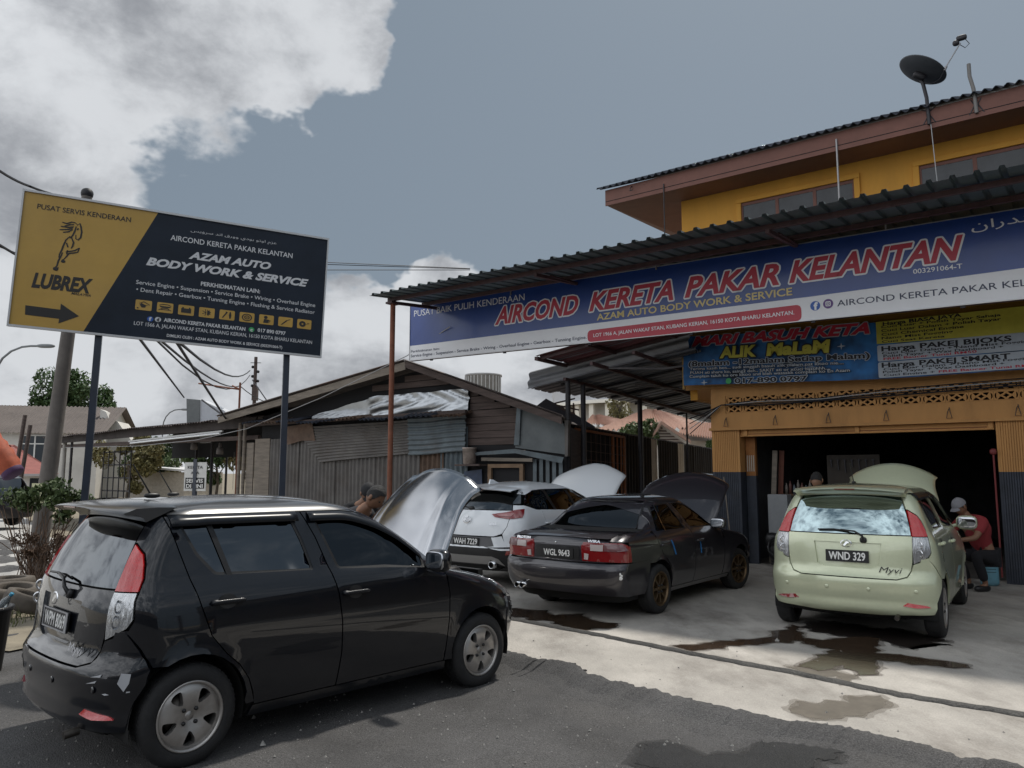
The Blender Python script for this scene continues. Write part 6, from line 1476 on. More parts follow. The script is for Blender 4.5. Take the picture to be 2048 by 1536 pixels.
for px_, pt_, lb in ((42, 830, 'thin dark post with insulators in front of the cream house, nearer the left edge'), (54, 850, 'thinner grey post in front of the cream house window')):
    b0 = at(px_, 945, 28); t = thing('thin_pole', lb, 'pole', (b0.x, b0.y, 0), 0, 'thin posts across the road'); zt = at(px_, pt_, 28).z; mb = MB(); mb.tube([(-.35, 0, 0), (0, 0, zt)], .07, 6); solo(t, mb.obj('shaft', M_dwood, t))
def wire(label, pts, r=.012, sag=0.):
    P = [at(*p) for p in pts]; o = P[0].copy(); t = thing('overhead_wire', label, 'wire', o, 0, 'overhead wires'); mb = MB(); Q = []
    for a, b in zip(P, P[1:]):
        for i in range(8): s = i/8; q = a.lerp(b, s)-o; q.z -= sag*4*s*(1-s); Q.append(q)
    Q.append(P[-1]-o); mb.tube(Q, r, 5); solo(t, mb.obj('strand', M_cable, t))
wire('thick black wire from the left edge to the top of the signboard', [(-40, 312, 11), (58, 372, 13), (174, 400, 13.05)], .022, .05)
wire('black wire pair at the left edge going behind the yellow board, upper strand', [(-60, 455, 11), (36, 512, 12.5), (150, 560, 13)], .022)
wire('black wire pair at the left edge going behind the yellow board, lower strand', [(-60, 470, 11), (34, 507, 12.5), (150, 530, 13)], .012)
wire('thick stay wire from behind the signboard down to the shack roof', [(345, 672, 13), (452, 838, 22)], .030)
wire('wire sloping from behind the signboard to the grey board', [(262, 655, 13), (368, 795, 31)], .030)
wire('upper wire from the signboard to the wooden utility pole', [(350, 678, 13), (500, 741, 45)], .030, .5)
wire('lower wire from the signboard to the wooden utility pole', [(300, 668, 13), (500, 750, 45)], .022, .9)
wire('slack wire crossing behind the tee pole to the shack roof', [(320, 680, 13), (480, 772, 40), (560, 806, 50)], .025, .3)
wire('short stay from the utility pole to the shack roof', [(505, 760, 45), (540, 810, 40)], .035)
wire('stay wire running down the right of the grey board', [(404, 800, 30), (462, 842, 26)], .035)
for k, (y0, y1, y2) in enumerate(((525, 530, 537), (529, 533, 538), (540, 541, 540))):
    wire('overhead wire between the signboard and the awning, '+('top', 'middle', 'lowest')[k]+' of three', [(560, y0-2, 26), (656, y0, 27), (940, y2, 30)], .014)
# cables bundled along the garage front
for k in range(4):
    t = fthing('cable_run', 'black cable sagging across the pierced vent blocks, '+('topmost', 'second', 'third', 'lowest')[k]+' of the bundle', 'cable', 0, 0, 0, 'cables across the vent blocks'); mb = MB(); z0_ = 2.98+.035*k
    P = [(-5.0, -.1, 2.72-.10*k), (-4.7, -.12, 2.80-.05*k), (-4.35, -.09, 2.95), (-3.6, -.08, z0_-.07), (-2.6, -.07, z0_-.05-.02*k), (-1.6, -.07, z0_-.03), (.2, -.06, z0_+.02), (3, -.06, z0_+.06)]
    mb.tube([Vector(p) for p in P], .009 if k else .013, 5); solo(t, mb.obj('strand', M_cable if k != 2 else mat('grey_cable', (.4, .4, .4), .6), t))

# ---------------------------------------------------------------- clutter at the left edge
c0 = at(2, 912, 14.5); t = thing('orange_tube', 'orange inflated fabric tube with a purple end hanging above the verge plant', 'fabric tube', (c0.x, c0.y, c0.z)); mb = MB()
mb.lathe([(.16, -.5), (.21, -.42), (.19, -.30), (.225, -.2), (.205, -.1), (.235, .0), (.21, .1), (.225, .22), (.19, .32), (.185, .36)], 18, 'x', Matrix.Rotation(R(52), 4, 'Y')); mb.obj('sleeve', mat('orange_fabric', (.36, .075, .03), .7, var=.25, scale=6, bump=.4, bscale=8), t)
mb = MB(); mb.lathe([(.19, .35), (.195, .43), (.17, .45), (.001, .45)], 18, 'x', Matrix.Rotation(R(52), 4, 'Y')); mb.obj('end_cuff', mat('purple_fabric', (.07, .03, .09), .7), t)
mb = MB(); mb.tube([(-.2, 0, .25), (-.5, 0, .9)], .015, 5); mb.obj('cord', M_cable, t)
for k, (px_, py_, Y_, r1, tilt, lb) in enumerate(((18, 1152, 11.0, .33, 0, 'worn tyre lying flat behind the bin, upper one'), (28, 1190, 10.2, .31, .12, 'dusty tyre lying against the rusty sheet behind the bin'), (50, 1215, 9.6, .28, .35, 'half buried tyre beside the black car'))):
    b0 = at(px_, py_, Y_); b0.z = .02; t = thing('old_tyre', lb, 'tyre', b0, 0, 'old tyres on the verge'); t.rotation_euler = (tilt, 0, k)
    mb = MB(); mb.lathe([(r1*.62, .0), (r1*.7, -.01), (r1*.95, .01), (r1, .06), (r1, .14), (r1*.95, .19), (r1*.7, .20), (r1*.62, .19), (r1*.66, .1), (r1*.62, 0)], 28); solo(t, mb.obj('casing', mat('dusty_tyre', (.10, .085, .07), .9, var=.3, scale=6), t))
b0 = at(38, 1168, 10.3); t = thing('rusty_drum_sheet', 'crumpled brown metal sheet lying on the verge behind the tyres', 'scrap sheet', (b0.x, b0.y, 0)); M = Matrix.Rotation(.5, 4, 'Z') @ Matrix.Rotation(.35, 4, 'Y'); solo(t, corr(1.5, .9, .3, .05, 'sin', 4, .04, 3, M).obj('sheet', M_zincr, t))
b0 = at(-30, 1235, 6.9); b0.z = -.05; t = thing('black_bin', 'black plastic bin with an empty bottle in it beside the old tyres', 'bin', b0); mb = MB(); mb.lathe([(.001, 0), (.15, 0), (.20, .52), (.215, .52), (.215, .56), (.19, .56), (.145, .02), (.001, .02)], 24); mb.obj('bucket', M_blackpl, t)
b1 = thing('plastic_bottle', 'clear plastic bottle with a blue cap sticking out of the black bin', 'bottle', b0+Vector((.05, 0, .45))); b1.rotation_euler = (0, R(38), 0)
mb = MB(); mb.lathe([(.001, 0), (.035, 0), (.038, .04), (.034, .08), (.038, .12), (.036, .20), (.014, .25), (.013, .27)], 14); mb.obj('body', mat('clear_plastic', (.55, .62, .65), .08, trans=.8), b1); mb = MB(); mb.lathe([(.017, .26), (.017, .285), (.001, .285)], 12); mb.obj('cap', mat('blue_cap', (.03, .22, .35), .4), b1)
# plant round the pole foot: leafy above, dry stems below
b0 = at(75, 1120, 12.0); b0.z = 0
t = thing('verge_plant', 'scraggly half dry plant growing round the foot of the concrete pole', 'plant', b0); rr = random.Random(3)
mb, C = foliage((0, 0, 1.25), (.95, .4, .42), 1300, .10, 8, clumps=22); mb.obj('leaves', M_leaf[1], t)
mb = MB()
for i in range(70):
    a = rr.uniform(-1, 1); x0 = rr.uniform(-.25, .25); mb.tube([(x0, rr.uniform(-.2, .2), 0), (x0+a*.25, rr.uniform(-.2, .2), rr.uniform(.3, .6)), (x0+a*rr.uniform(.4, .9), rr.uniform(-.3, .3), rr.uniform(.5, 1.3))], .006, 4)
mb.obj('dry_stems', mat('dry_stem', (.13, .085, .06), .9, var=.3), t)
mb, C = foliage((0, 0, .55), (.55, .3, .42), 900, .06, 9, clumps=12); mb.obj('withered_leaves', mat('withered', (.12, .075, .05), .9, var=.4, scale=5), t)
mb = MB(); rr = random.Random(31)
for i in range(3800):
    q = at(rr.uniform(-60, 110), 1000, 12); x = rr.uniform(-12, -5.6); y = rr.uniform(8.0, 12.3)
    if x < -7.6-(y-9)*.25 and rr.random() < .85: continue
    h_ = rr.uniform(.04, .16); a = rr.uniform(0, 6.28); s = .008; mb.add([(x+s*math.cos(a), y+s*math.sin(a), -.05), (x-s*math.cos(a), y-s*math.sin(a), -.05), (x+rr.gauss(0, .04), y+rr.gauss(0, .04), h_)], [(0, 1, 2)])
props(mb.obj('grass', mat('verge_grass', (.11, .12, .045), .8, var=.4, scale=2)), kind='stuff')
g = MB(); g.add([(x, y, -.045) for x, y in jag([(-8.2, 6.3), (-7.2, 8.6), (-4.9, 7.7), (-4.4, 8.6), (-5.4, 11.5), (-7.4, 12.8), (-9.5, 11), (-9.8, 8.6), (-8.2, 6.3)], .15, .04, 7)[:-1]], [tuple(range(len(jag([(-8.2, 6.3), (-7.2, 8.6), (-4.9, 7.7), (-4.4, 8.6), (-5.4, 11.5), (-7.4, 12.8), (-9.5, 11), (-9.8, 8.6), (-8.2, 6.3)], .15, .04, 7))-1))]); props(g.obj('verge_soil', M_soil), kind='structure')

# ---------------------------------------------------------------- the street behind the camera (seen only in reflections)
t = thing('opposite_shophouse', 'row of dark roofed shops across the road behind the camera', 'building', (-26, -19, 0), R(8)); mb = MB(); mb.box(0, -8, 0, 50, 0, 3.0); mb.obj('wall', mat('opposite_wall', (.10, .09, .08), .9, var=.3, scale=.5), t)
mb = MB(); mb.add([(-1, 2, 2.8), (51, 2, 2.8), (51, -4, 5.2), (-1, -4, 5.2), (-1, -10, 2.8), (51, -10, 2.8)], [(0, 1, 2, 3), (3, 2, 5, 4)]); mb.obj('roof', mat('opposite_roof', (.05, .035, .03), .8), t)

t = fthing('neighbouring_shophouse', 'dim row of shops with low awnings continuing to the right of the garage', 'building', 5.2, 0)
mb = MB(); mb.box(0, 0, 0, 22, 8, 6.0); mb.obj('wall', mat('neighbour_wall', (.11, .085, .06), .9, var=.3, scale=.5), t)
mb = MB(); mb.add([(0, -3.2, 3.1), (22, -3.2, 3.1), (22, 0, 3.9), (0, 0, 3.9)], [(0, 1, 2, 3)]); mb.obj('awning_sheet', mat('opposite_roof', (.05, .035, .03), .8), t)
mb = MB(); mb.add([(-.3, -.7, 5.9), (22.3, -.7, 5.9), (22.3, 4, 8.0), (-.3, 4, 8.0), (-.3, 8.6, 5.9), (22.3, 8.6, 5.9)], [(0, 1, 2, 3), (3, 2, 5, 4)]); mb.obj('roof', mat('opposite_roof', (.05, .035, .03), .8), t)
for k in range(5):
    mb = MB(); mb.tube([(.5+5*k, -3.1, 0), (.5+5*k, -3.1, 3.1)], .06, 6); mb.obj('awning_post', M_steel, t)
# ---------------------------------------------------------------- other car bodies
def seal(B, win, parent, sg, m=None, w=.022):
    mb = MB(); L = rounded(win, .02, 2); c = (sum(p[0] for p in L)/len(L), sum(p[1] for p in L)/len(L)); Q = []
    for p in L+[L[0]]:
        v = Vector((p[0]-c[0], p[1]-c[1])); k = 1-w/v.length; q = (c[0]+v.x*k, c[1]+v.y*k); Q.append(((p[0], sg*B.side(p[0], p[1], -.001), p[1]), (q[0], sg*B.side(q[0], q[1], -.004), q[1])))
    mb.grid([[a for a, b in Q], [b for a, b in Q]], False); mb.obj('window_seal', m or M_blackpl, parent)
def both(L): return [(a, b, c, 1) for a, b, c in L]+[(a, b, c, -1) for a, b, c in reversed(L)]
def arc(wx, zc, r, a0, a1, n=12): return [(wx+r*math.cos(R(a0+(a1-a0)*i/n)), zc+r*math.sin(R(a0+(a1-a0)*i/n))) for i in range(n+1)]
def roof_rings(B, zs, m, t, zlow):
    rows = [B.outline(z, 0, 40) for z in zs]; mb = MB(); mb.grid(rows, True, None, True); mb.add(rows[-1], [tuple(range(len(rows[-1])))], None, True)
    return mb.obj('roof', m, t, auto=30)
def handle(B, t, m, x, z, sg):
    mb = MB(); y = sg*B.side(x, z); blob(mb, (x, y+sg*.02, z), (.10, .012, .016), 3, 8); blob(mb, (x-.08, y+sg*.008, z), (.02, .018, .014), 3, 6); blob(mb, (x+.08, y+sg*.008, z), (.02, .018, .014), 3, 6); mb.obj('door_handle', m, t)
def mirror(B, t, m, x, z, sg, y=.90):
    mb = MB(); blob(mb, (x, sg*y, z), (.055, .11, .075), 3.2, 10); mb.tube([(x+.02, sg*(y-.18), z-.04), (x+.01, sg*(y-.08), z-.02)], .022, 8); o = mb.obj('door_mirror', m, t)
    mb = MB(); blob(mb, (x-.05, sg*y, z), (.012, .098, .062), 4, 10); mb.obj('mirror_glass', M_mirror, o)

def sedan(label, loc, yaw, m):
    t = thing('sedan_car', label, 'car', loc, yaw)
    WB = 2.5; ar = .34
    B = Body([(.20, -.86), (.28, -.93), (.38, -.985), (.50, -1.0), (.62, -.99), (.64, -.955), (.68, -.95), (.80, -.955), (.895, -.94), (.925, -.90), (.95, -.80), (.97, -.60), (.985, -.32), (1.0, -.22), (1.10, -.08), (1.20, .07), (1.29, .22), (1.335, .34), (1.36, .52), (1.378, .85), (1.388, 1.1)],
             [(.20, 3.05), (.35, 3.25), (.55, 3.28), (.68, 3.2), (.78, 3.0), (.86, 2.5), (.92, 2.05), (.96, 1.95), (1.1, 1.72), (1.25, 1.44), (1.33, 1.25), (1.365, 1.18), (1.388, 1.12)],
             [(.20, .76), (.30, .81), (.45, .84), (.60, .847), (.75, .842), (.88, .82), (.94, .785), (.98, .745), (1.1, .69), (1.22, .63), (1.30, .585), (1.335, .54), (1.36, .44), (1.378, .28), (1.39, .02)],
             [(.2, .30), (.6, .26), (.9, .25), (.97, .30), (1.0, .22), (1.3, .22)], [(.2, .6), (.8, .5), (.95, .3), (1.3, .3)], 2.6, (0, WB), ar, .018, bay=.68)
    shell(B, t, .2, 2.0)
    roof_rings(B, (1.325, 1.335, 1.345, 1.355, 1.364, 1.372, 1.378, 1.384, 1.389), m, t, 1.3)
    # boot lid: upright face plus deck
    tr = B.panel('boot_lid', 'R', both([('r', .60, .655), ('r', .655, .66), ('r', .66, .90), ('r', .655, .935)]), m, t, step=.05)
    mb = MB(); G = []
    for x in [-.89+.58*i/12 for i in range(13)]: G.append([(x, y*.655, max(.925, B.ztop(x, y*.655)+.002)) for y in [-1+.1*j for j in range(21)]])
    mb.grid(G, True); mb.obj('boot_deck', m, tr)
    mb = MB()
    for sg in (-1, 1):
        G = [[(x, sg*(.665+(B.side(x, .955)-.665)*j/4), max(.92, B.ztop(x, .665+(B.side(x, .955)-.665)*j/4*.98))) for j in range(5)] for x in [-.80+.54*i/10 for i in range(11)]]; mb.grid(G, True)
    mb.obj('deck_edge', m, t)
    # rear window and pillars
    gl = [('r', .60, 1.005), ('r', .585, 1.05), ('r', .545, 1.15), ('r', .505, 1.25), ('r', .475, 1.315)]
    rw = B.panel('rear_window', 'R', both(gl), M_glass_dim, t, step=.06, off=-.004)
    mb = MB(); Lq = both(gl); Pq = [(B.end(B.q(k[0], k[1]*1.0, k[2])*k[3], k[2], 'R', .001), B.end(B.q(k[0], k[1]*1.0+.022, k[2]+(-.014 if k[2] < 1.02 else (.012 if k[2] > 1.3 else 0)))*k[3], k[2]+(-.014 if k[2] < 1.02 else (.012 if k[2] > 1.3 else 0)), 'R', .001)) for k in Lq+[Lq[0]]]
    mb.grid([[a for a, b in Pq], [b for a, b in Pq]], False); mb.obj('window_seal', M_blackpl, rw)
    rd = [(.99, .27), (1.01, .55), (1.005, .80), (.98, .93), (.87, 1.12), (.73, 1.315), (.45, 1.312), (.20, 1.285), (.10, 1.20), (.02, 1.02), (.0, .93), (.04, .80), (.11, .70)]+[(.22, .615), (.30, .535), (.36, .44), (.39, .34), (.40, .27)]
    fd = [(1.0, .27), (1.02, .55), (1.015, .80), (.99, .93), (.88, 1.12), (.74, 1.317), (1.0, 1.318), (1.20, 1.29), (1.42, 1.19), (1.62, 1.08), (1.80, .97), (1.92, .90), (1.95, .75), (1.95, .5), (1.93, .27)]
    rwin = [(.09, .955), (.90, .955), (.81, 1.12), (.695, 1.285), (.42, 1.282), (.245, 1.255), (.16, 1.16)]
    fwin = [(1.05, .955), (1.74, .945), (1.60, 1.045), (1.40, 1.16), (1.19, 1.258), (1.0, 1.287), (.795, 1.287), (.93, 1.12)]
    for sg in (-1, 1):
        d = B.panel('rear_door', 'side', rd, m, t, holes=[rounded(rwin, .02, 2)], sg=sg); B.panel('side_window', 'side', rwin, M_glass_dim, d, sg=sg, off=-.008, flange=0, step=.08); seal(B, rwin, d, sg)
        mb = MB(); mb.grid([[(x0, sg*B.side(x0, z, .001), z) for z in (.957, 1.05, 1.15, 1.262)] for x0 in (.315, .338)], False); mb.obj('window_divider', M_chrome, d)
        d2 = B.panel('front_door', 'side', fd, m, t, holes=[rounded(fwin, .02, 2)], sg=sg); B.panel('side_window', 'side', fwin, M_glass_dim, d2, sg=sg, off=-.008, flange=0, step=.08); seal(B, fwin, d2, sg)
        mb = MB(); mb.grid([[(x, sg*B.side(x, 1.322, .004), 1.322), (x, sg*B.side(x, 1.305, .008), 1.305)] for x in [.2+i*.1 for i in range(10)]], False); mb.obj('drip_rail', M_blackpl, t)
        ql = [('s', -.245, .615)]+[('s', a, b) for a, b in arc(0, .30, ar, 112, 12, 9)]+[('s', .345, .29)]+[('s', a, b) for a, b in [(.392, .29), (.38, .36), (.350, .44), (.292, .53), (.212, .608), (.10, .70), (.03, .80), (-.012, .93), (.01, 1.02), (.09, 1.20), (.19, 1.292), (.30, 1.32)]]
        ql += [('r', .485, 1.325), ('r', .515, 1.25), ('r', .555, 1.15), ('r', .597, 1.05), ('r', .63, 1.0), ('s', -.10, .985), ('s', -.45, .965), ('s', -.75, .945), ('s', -.86, .925), ('r', .67, .925), ('r', .67, .895), ('s', -.70, .885), ('s', -.685, .66), ('s', -.50, .64), ('s', -.30, .64)]
        B.panel('quarter_panel', 'R', ql, m, t, sg=sg, step=.05)
        # tail lamps: red block with white window and clear strip
        l0 = [('r', .345, .672), ('r', .335, .84), ('r', .36, .882), ('s', -.80, .882), ('s', -.70, .84), ('s', -.69, .665)]
        tl = B.panel('tail_lamp', 'R', l0, M_dred, t, sg=sg, off=.012, step=.025)
        B.panel('reverse_lens', 'R', [('r', .45, .79), ('r', .45, .86), ('r', .60, .86), ('r', .60, .79)], mat('white_lens', (.50, .43, .42), .2, coat=.6), tl, sg=sg, off=.020, step=.025, flange=.006)
        B.panel('smoked_lens', 'R', [('r', .61, .79), ('r', .61, .872), ('r', .75, .870), ('s', -.80, .862), ('s', -.74, .80), ('r', .75, .79)], mat('smoked_lens', (.16, .07, .075), .2, coat=.8), tl, sg=sg, off=.020, step=.025, flange=.006)
        B.panel('small_lens', 'R', [('r', .37, .69), ('r', .375, .76), ('r', .43, .75), ('r', .42, .685)], mat('white_lens', (.50, .43, .42), .2, coat=.6), tl, sg=sg, off=.020, step=.025, flange=.006)
        ff = [('t', a, b) for a, b in [(1.94, .27), (1.965, .5), (1.965, .75), (1.935, .905), (2.10, .90), (2.50, .855), (2.85, .79), (3.02, .72), (2.95, .58), (2.84, .50)]]+[('t', a, b) for a, b in arc(WB, .30, ar, 38, 172, 12)]+[('t', 2.16, .27)]
        B.panel('front_wing', 'F', ff, m, t, sg=sg, step=.05)
        ap = [(.745, 1.323), (1.0, 1.325), (1.205, 1.298), (1.43, 1.198), (1.63, 1.088), (1.81, .978), (1.93, .905)]
        B.panel('windscreen_pillar', 'F', [('t', a, b) for a, b in ap]+[('f', .90*B.w(z), z) for z in (.94, 1.05, 1.15, 1.25, 1.325)], m, t, sg=sg, flange=.01)
        B.panel('sill', 'side', [(.39, .262), (1.94, .262), (2.15, .262), (2.15, .21), (.39, .21)], m, t, sg=sg, step=.08)
        for wx in (0, WB):
            mb = MB(); A = [(wx+.336*math.cos(R(a)), .30+.336*math.sin(R(a))) for a in range(-15, 196, 7)]; mb.grid([[(x, sg*(.80 if j else .50), z) for x, z in A] for j in (0, 1)], True); mb.obj('wheel_arch_lining', M_inner, t)
        handle(B, t, m, .16, .80, sg); handle(B, t, m, 1.17, .79, sg)
        mirror(B, t, m, 1.72, .985, sg, .87)
        if sg < 0:
            for x0, z0, x1, z1 in ((.33, .845, .42, .66), (1.15, .80, 1.165, .62)):
                mb = MB(); mb.grid([[(x0+(x1-x0)*i/5+dx, sg*B.side(x0+(x1-x0)*i/5+dx, z0+(z1-z0)*i/5, .004), z0+(z1-z0)*i/5) for dx in (0, .035)] for i in range(6)], False); mb.obj('masking_tape', mat('blue_tape', (.02, .16, .42), .6), t)
        rx = [('r', .50, .39), ('r', .505, .41), ('r', .60, .41), ('r', .60, .39)]
    B.panel('windscreen', 'F', both([('f', .875*B.w(z), z) for z in (.95, 1.05, 1.15, 1.25, 1.32)]), M_glass_dim, t, step=.08, off=-.004)
    h = [('s', -.26, .615), ('s', -.32, .655), ('s', -.60, .655), ('r', .60, .645)]; lo = [('r', .30, .30), ('r', .60, .29), ('s', -.60, .275), ('s', -.35, .27), ('s', -.338, .36), ('s', -.30, .50)]
    B.panel('rear_bumper', 'R', both(h)+[(a, b, c, -1) for a, b, c in reversed(lo)]+[(a, b, c, 1) for a, b, c in lo], m, t, step=.045, off=.012)
    # plate panel between the lamps
    B.panel('plate_surround', 'R', both([('r', .30, .675), ('r', .31, .80), ('r', .30, .83)]), M_blackpl, t, step=.1, off=.004, flange=.0)
    plate(t, 'WGL 9643', -.962, 0, .745, .46, .105, .0, ratio=.66, lx=.10, bold=.008)
    badge_text(t, 'PROTON', -.945, .60, .885, .20, .028, .35, M_chrome, 0, .03); badge_text(t, 'WIRA', -.945, -.42, .885, .17, .028, .35, M_chrome, 0, .03)
    mb = MB(); Me = Matrix.Translation((-.953, .02, .862)) @ Matrix.Rotation(-math.pi/2, 4, 'Y'); mb.lathe([(.001, .004), (.009, .004), (.012, 0)], 12, 'z', Me); mb.obj('boot_lock', M_chrome, t)
    for y in (.47, .545):
        mb = MB(); mb.lathe([(.028, .0), (.032, -.01), (.032, .14), (.026, .14), (.026, .0)], 18, 'x', Matrix.Translation((-1.03, y, .335))); mb.obj('exhaust_tip', M_chrome, t)
    mb = MB(); c = B.end(-B.q('s', -.86, .50), .50, 'R', .016)
    for a, b_, s in ((.0, .0, .022), (.01, .045, .016), (-.015, .03, .012)): blob(mb, (c[0], c[1]+a, c[2]+b_), (.004, s*1.3, s), 2.2, 5)
    mb.obj('paint_chip', M_white, t)
    mb = MB(); mb.grid([[B.end(-B.q('r', y, z), z, 'R', .004) for y in (.50-.02*k, .66-.02*k)] for k, z in enumerate((1.03, 1.04))], False)
    bonnet_open(t, m, 2.0, .935, 1.02, R(47), [(0, .66), (.4, .70), (.9, .68), (1, .62)], crown=.03, curl=.03)
    engine(t, 2.2, 3.0, .82)
    B.panel('front_bumper', 'F', both([('t', 2.82, .50), ('t', 2.95, .58), ('f', .6, .62), ('f', .3, .62)])+[('f', .4, .22, -1), ('t', 2.9, .22, -1), ('t', 2.86, .35, -1), ('t', 2.86, .35, 1), ('t', 2.9, .22, 1), ('f', .4, .22, 1)], m, t, step=.06, off=.01)
    for x in (0, WB):
        for sg in (-1, 1): wheel(t, x, sg*(.76 if x == 0 else .745), .292, .195, .198, 'eight', M_bronze, -R(10) if x else 0)
    return t
def crossover(label, loc, yaw, m):
    t = thing('crossover_car', label, 'car', loc, yaw); WB = 2.57; ar = .40
    B = Body([(.25, -.66), (.34, -.76), (.46, -.80), (.575, -.815), (.62, -.80), (.75, -.79), (.90, -.77), (1.05, -.73), (1.12, -.70), (1.20, -.62), (1.30, -.50), (1.38, -.40), (1.43, -.33), (1.47, -.22), (1.505, .0), (1.53, .3), (1.545, .62)],
             [(.25, 3.2), (.4, 3.40), (.6, 3.45), (.8, 3.38), (.95, 3.0), (1.02, 2.5), (1.07, 2.12), (1.2, 1.85), (1.35, 1.5), (1.45, 1.18), (1.51, .95), (1.545, .66)],
             [(.25, .80), (.35, .86), (.6, .88), (.80, .88), (.95, .865), (1.05, .835), (1.13, .785), (1.25, .72), (1.36, .665), (1.43, .615), (1.47, .56), (1.50, .48), (1.525, .34), (1.547, .02)],
             [(.25, .36), (.8, .40), (1.1, .42), (1.3, .34), (1.5, .3)], [(.25, .6), (.9, .5), (1.1, .3), (1.5, .3)], 2.4, (0, WB), ar, .02, bay=.85)
    shell(B, t, .25, 2.2)
    roof_rings(B, (1.425, 1.445, 1.462, 1.478, 1.492, 1.506, 1.518, 1.528, 1.537, 1.544), m, t, 1.4)
    tg = B.panel('tailgate', 'R', both([('r', .48, .76), ('r', .60, .80), ('r', .655, .90), ('r', .67, 1.02), ('r', .665, 1.125)]), m, t, step=.05)
    B.panel('rear_window', 'R', both([('r', .66, 1.135), ('r', .62, 1.20), ('r', .60, 1.30), ('r', .585, 1.40)]), M_glass, t, step=.06, off=-.004)
    mb = MB(); G = [[(x-.05*(1-abs(y)**3), y*.60, z-.035*abs(y)**2.2) for x, z in ((-.20, 1.478), (-.34, 1.462), (-.46, 1.445), (-.50, 1.436), (-.49, 1.424), (-.36, 1.41))] for y in [-1+.1*j for j in range(21)]]; mb.grid(G, True); mb.obj('spoiler', m, t, auto=35)
    mb = MB(); mb.box(-.553, -.12, 1.43, -.548, .12, 1.438); mb.obj('brake_light', M_dred, t)
    mb = MB(); fin = [(-.02, 1.515), (-.26, 1.50), (-.23, 1.575), (-.17, 1.57)]; mb.add([(x, -.012, z) for x, z in fin]+[(x, .012, z) for x, z in fin], [(0, 1, 2, 3), (7, 6, 5, 4), (0, 3, 7, 4), (1, 5, 6, 2), (2, 6, 7, 3)]); mb.obj('fin_aerial', m, t)
    win = [(-.34, 1.20), (-.10, 1.135), (.45, 1.115), (1.30, 1.085), (1.92, 1.075), (1.62, 1.25), (1.32, 1.37), (.95, 1.42), (.40, 1.425), (.0, 1.405), (-.22, 1.34)]
    for sg in (-1, 1):
        rdq = [(.30, 1.12), (.30, 1.42)]
        body = [(2.30, .45), (2.15, .62), (2.22, .80), (2.22, 1.02), (1.97, 1.065), (1.30, 1.078), (.45, 1.108), (.03, 1.124), (.02, 1.02), (.10, .86), (.28, .70), (.42, .52), (.47, .35), (2.1, .35)]
        B.panel('doors', 'side', [(.98, .36), (1.0, 1.085), (.45, 1.108), (.03, 1.124), (.02, 1.02), (.09, .86), (.27, .72), (.40, .56), (.46, .36)], m, t, sg=sg).name = 'rear_door'
        B.panel('front_door', 'side', [(.99, .36), (1.01, 1.085), (1.30, 1.078), (1.97, 1.065), (2.10, 1.0), (2.12, .6), (2.06, .36)], m, t, sg=sg)
        B.panel('side_window', 'side', win, M_glass, t, sg=sg, off=-.003, step=.07, flange=.005)
        for x0, x1 in ((.36, .44), (.98, 1.06)):
            mb = MB(); mb.grid([[(x-(z-1.1)*.35, sg*B.side(x-(z-1.1)*.35, z, .001), z) for z in (1.12, 1.2, 1.3, 1.40)] for x in (x0, x1)], False); mb.obj('window_pillar', M_blackpl, t)
        # body above the windows, rear pillar
        top = [(-.30, 1.36), (-.22, 1.348), (.0, 1.412), (.40, 1.432), (.95, 1.427), (1.32, 1.377), (1.62, 1.257), (1.93, 1.08), (2.0, 1.075), (1.72, 1.25), (1.42, 1.375), (1.15, 1.43), (-.20, 1.43)]
        B.panel('roof_rail', 'side', top, m, t, sg=sg, flange=.005, step=.05)
        ql = [('s', -.36, .63)]+[('s', a, b) for a, b in arc(0, .34, ar, 135, 12, 9)]+[('s', .39, .36)]+[('s', a, b) for a, b in [(.452, .36), (.392, .56), (.262, .725), (.08, .86), (.01, 1.02), (.02, 1.12), (-.10, 1.128), (-.345, 1.195)]]
        ql += [('r', .632, 1.20), ('r', .672, 1.13), ('r', .677, 1.02), ('r', .662, .90), ('r', .607, .795), ('r', .65, .64), ('s', -.60, .63)]
        B.panel('quarter_panel', 'R', ql, m, t, sg=sg, step=.05)
        B.panel('dark_pillar', 'R', [('r', .60, 1.21), ('s', -.35, 1.20), ('s', -.22, 1.345), ('s', -.20, 1.42), ('r', .57, 1.42), ('r', .585, 1.3)], M_glass, t, sg=sg, step=.05, off=-.003)
        tl = B.panel('tail_lamp', 'R', [('r', .40, 1.075), ('r', .46, 1.035), ('r', .66, 1.01), ('s', -.48, 1.03), ('s', -.37, 1.15), ('s', -.50, 1.14), ('r', .60, 1.105)], M_dred, t, sg=sg, off=.010, step=.05)
        B.panel('clear_lens', 'R', [('r', .47, 1.075), ('r', .52, 1.05), ('r', .68, 1.045), ('r', .70, 1.09), ('r', .60, 1.092)], mat('pink_lens', (.40, .16, .16), .2, coat=.8), tl, sg=sg, off=.015, step=.05, flange=.004)
        B.panel('reflector', 'R', [('r', .66, .50), ('r', .68, .56), ('s', -.60, .575), ('s', -.58, .53)], M_dred, t, sg=sg, off=.02, step=.05)
        B.panel('front_wing', 'F', [('t', a, b) for a, b in [(2.07, .36), (2.13, .6), (2.11, 1.0), (2.0, 1.06), (2.3, 1.03), (2.7, .99), (3.0, .92), (3.1, .75), (3.0, .6)]]+[('t', a, b) for a, b in arc(WB, .34, ar, 40, 172, 12)], m, t, sg=sg)
        B.panel('sill', 'side', [(.47, .352), (2.1, .352), (2.1, .26), (.44, .26)], M_blackpl, t, sg=sg, step=.08, off=.01)
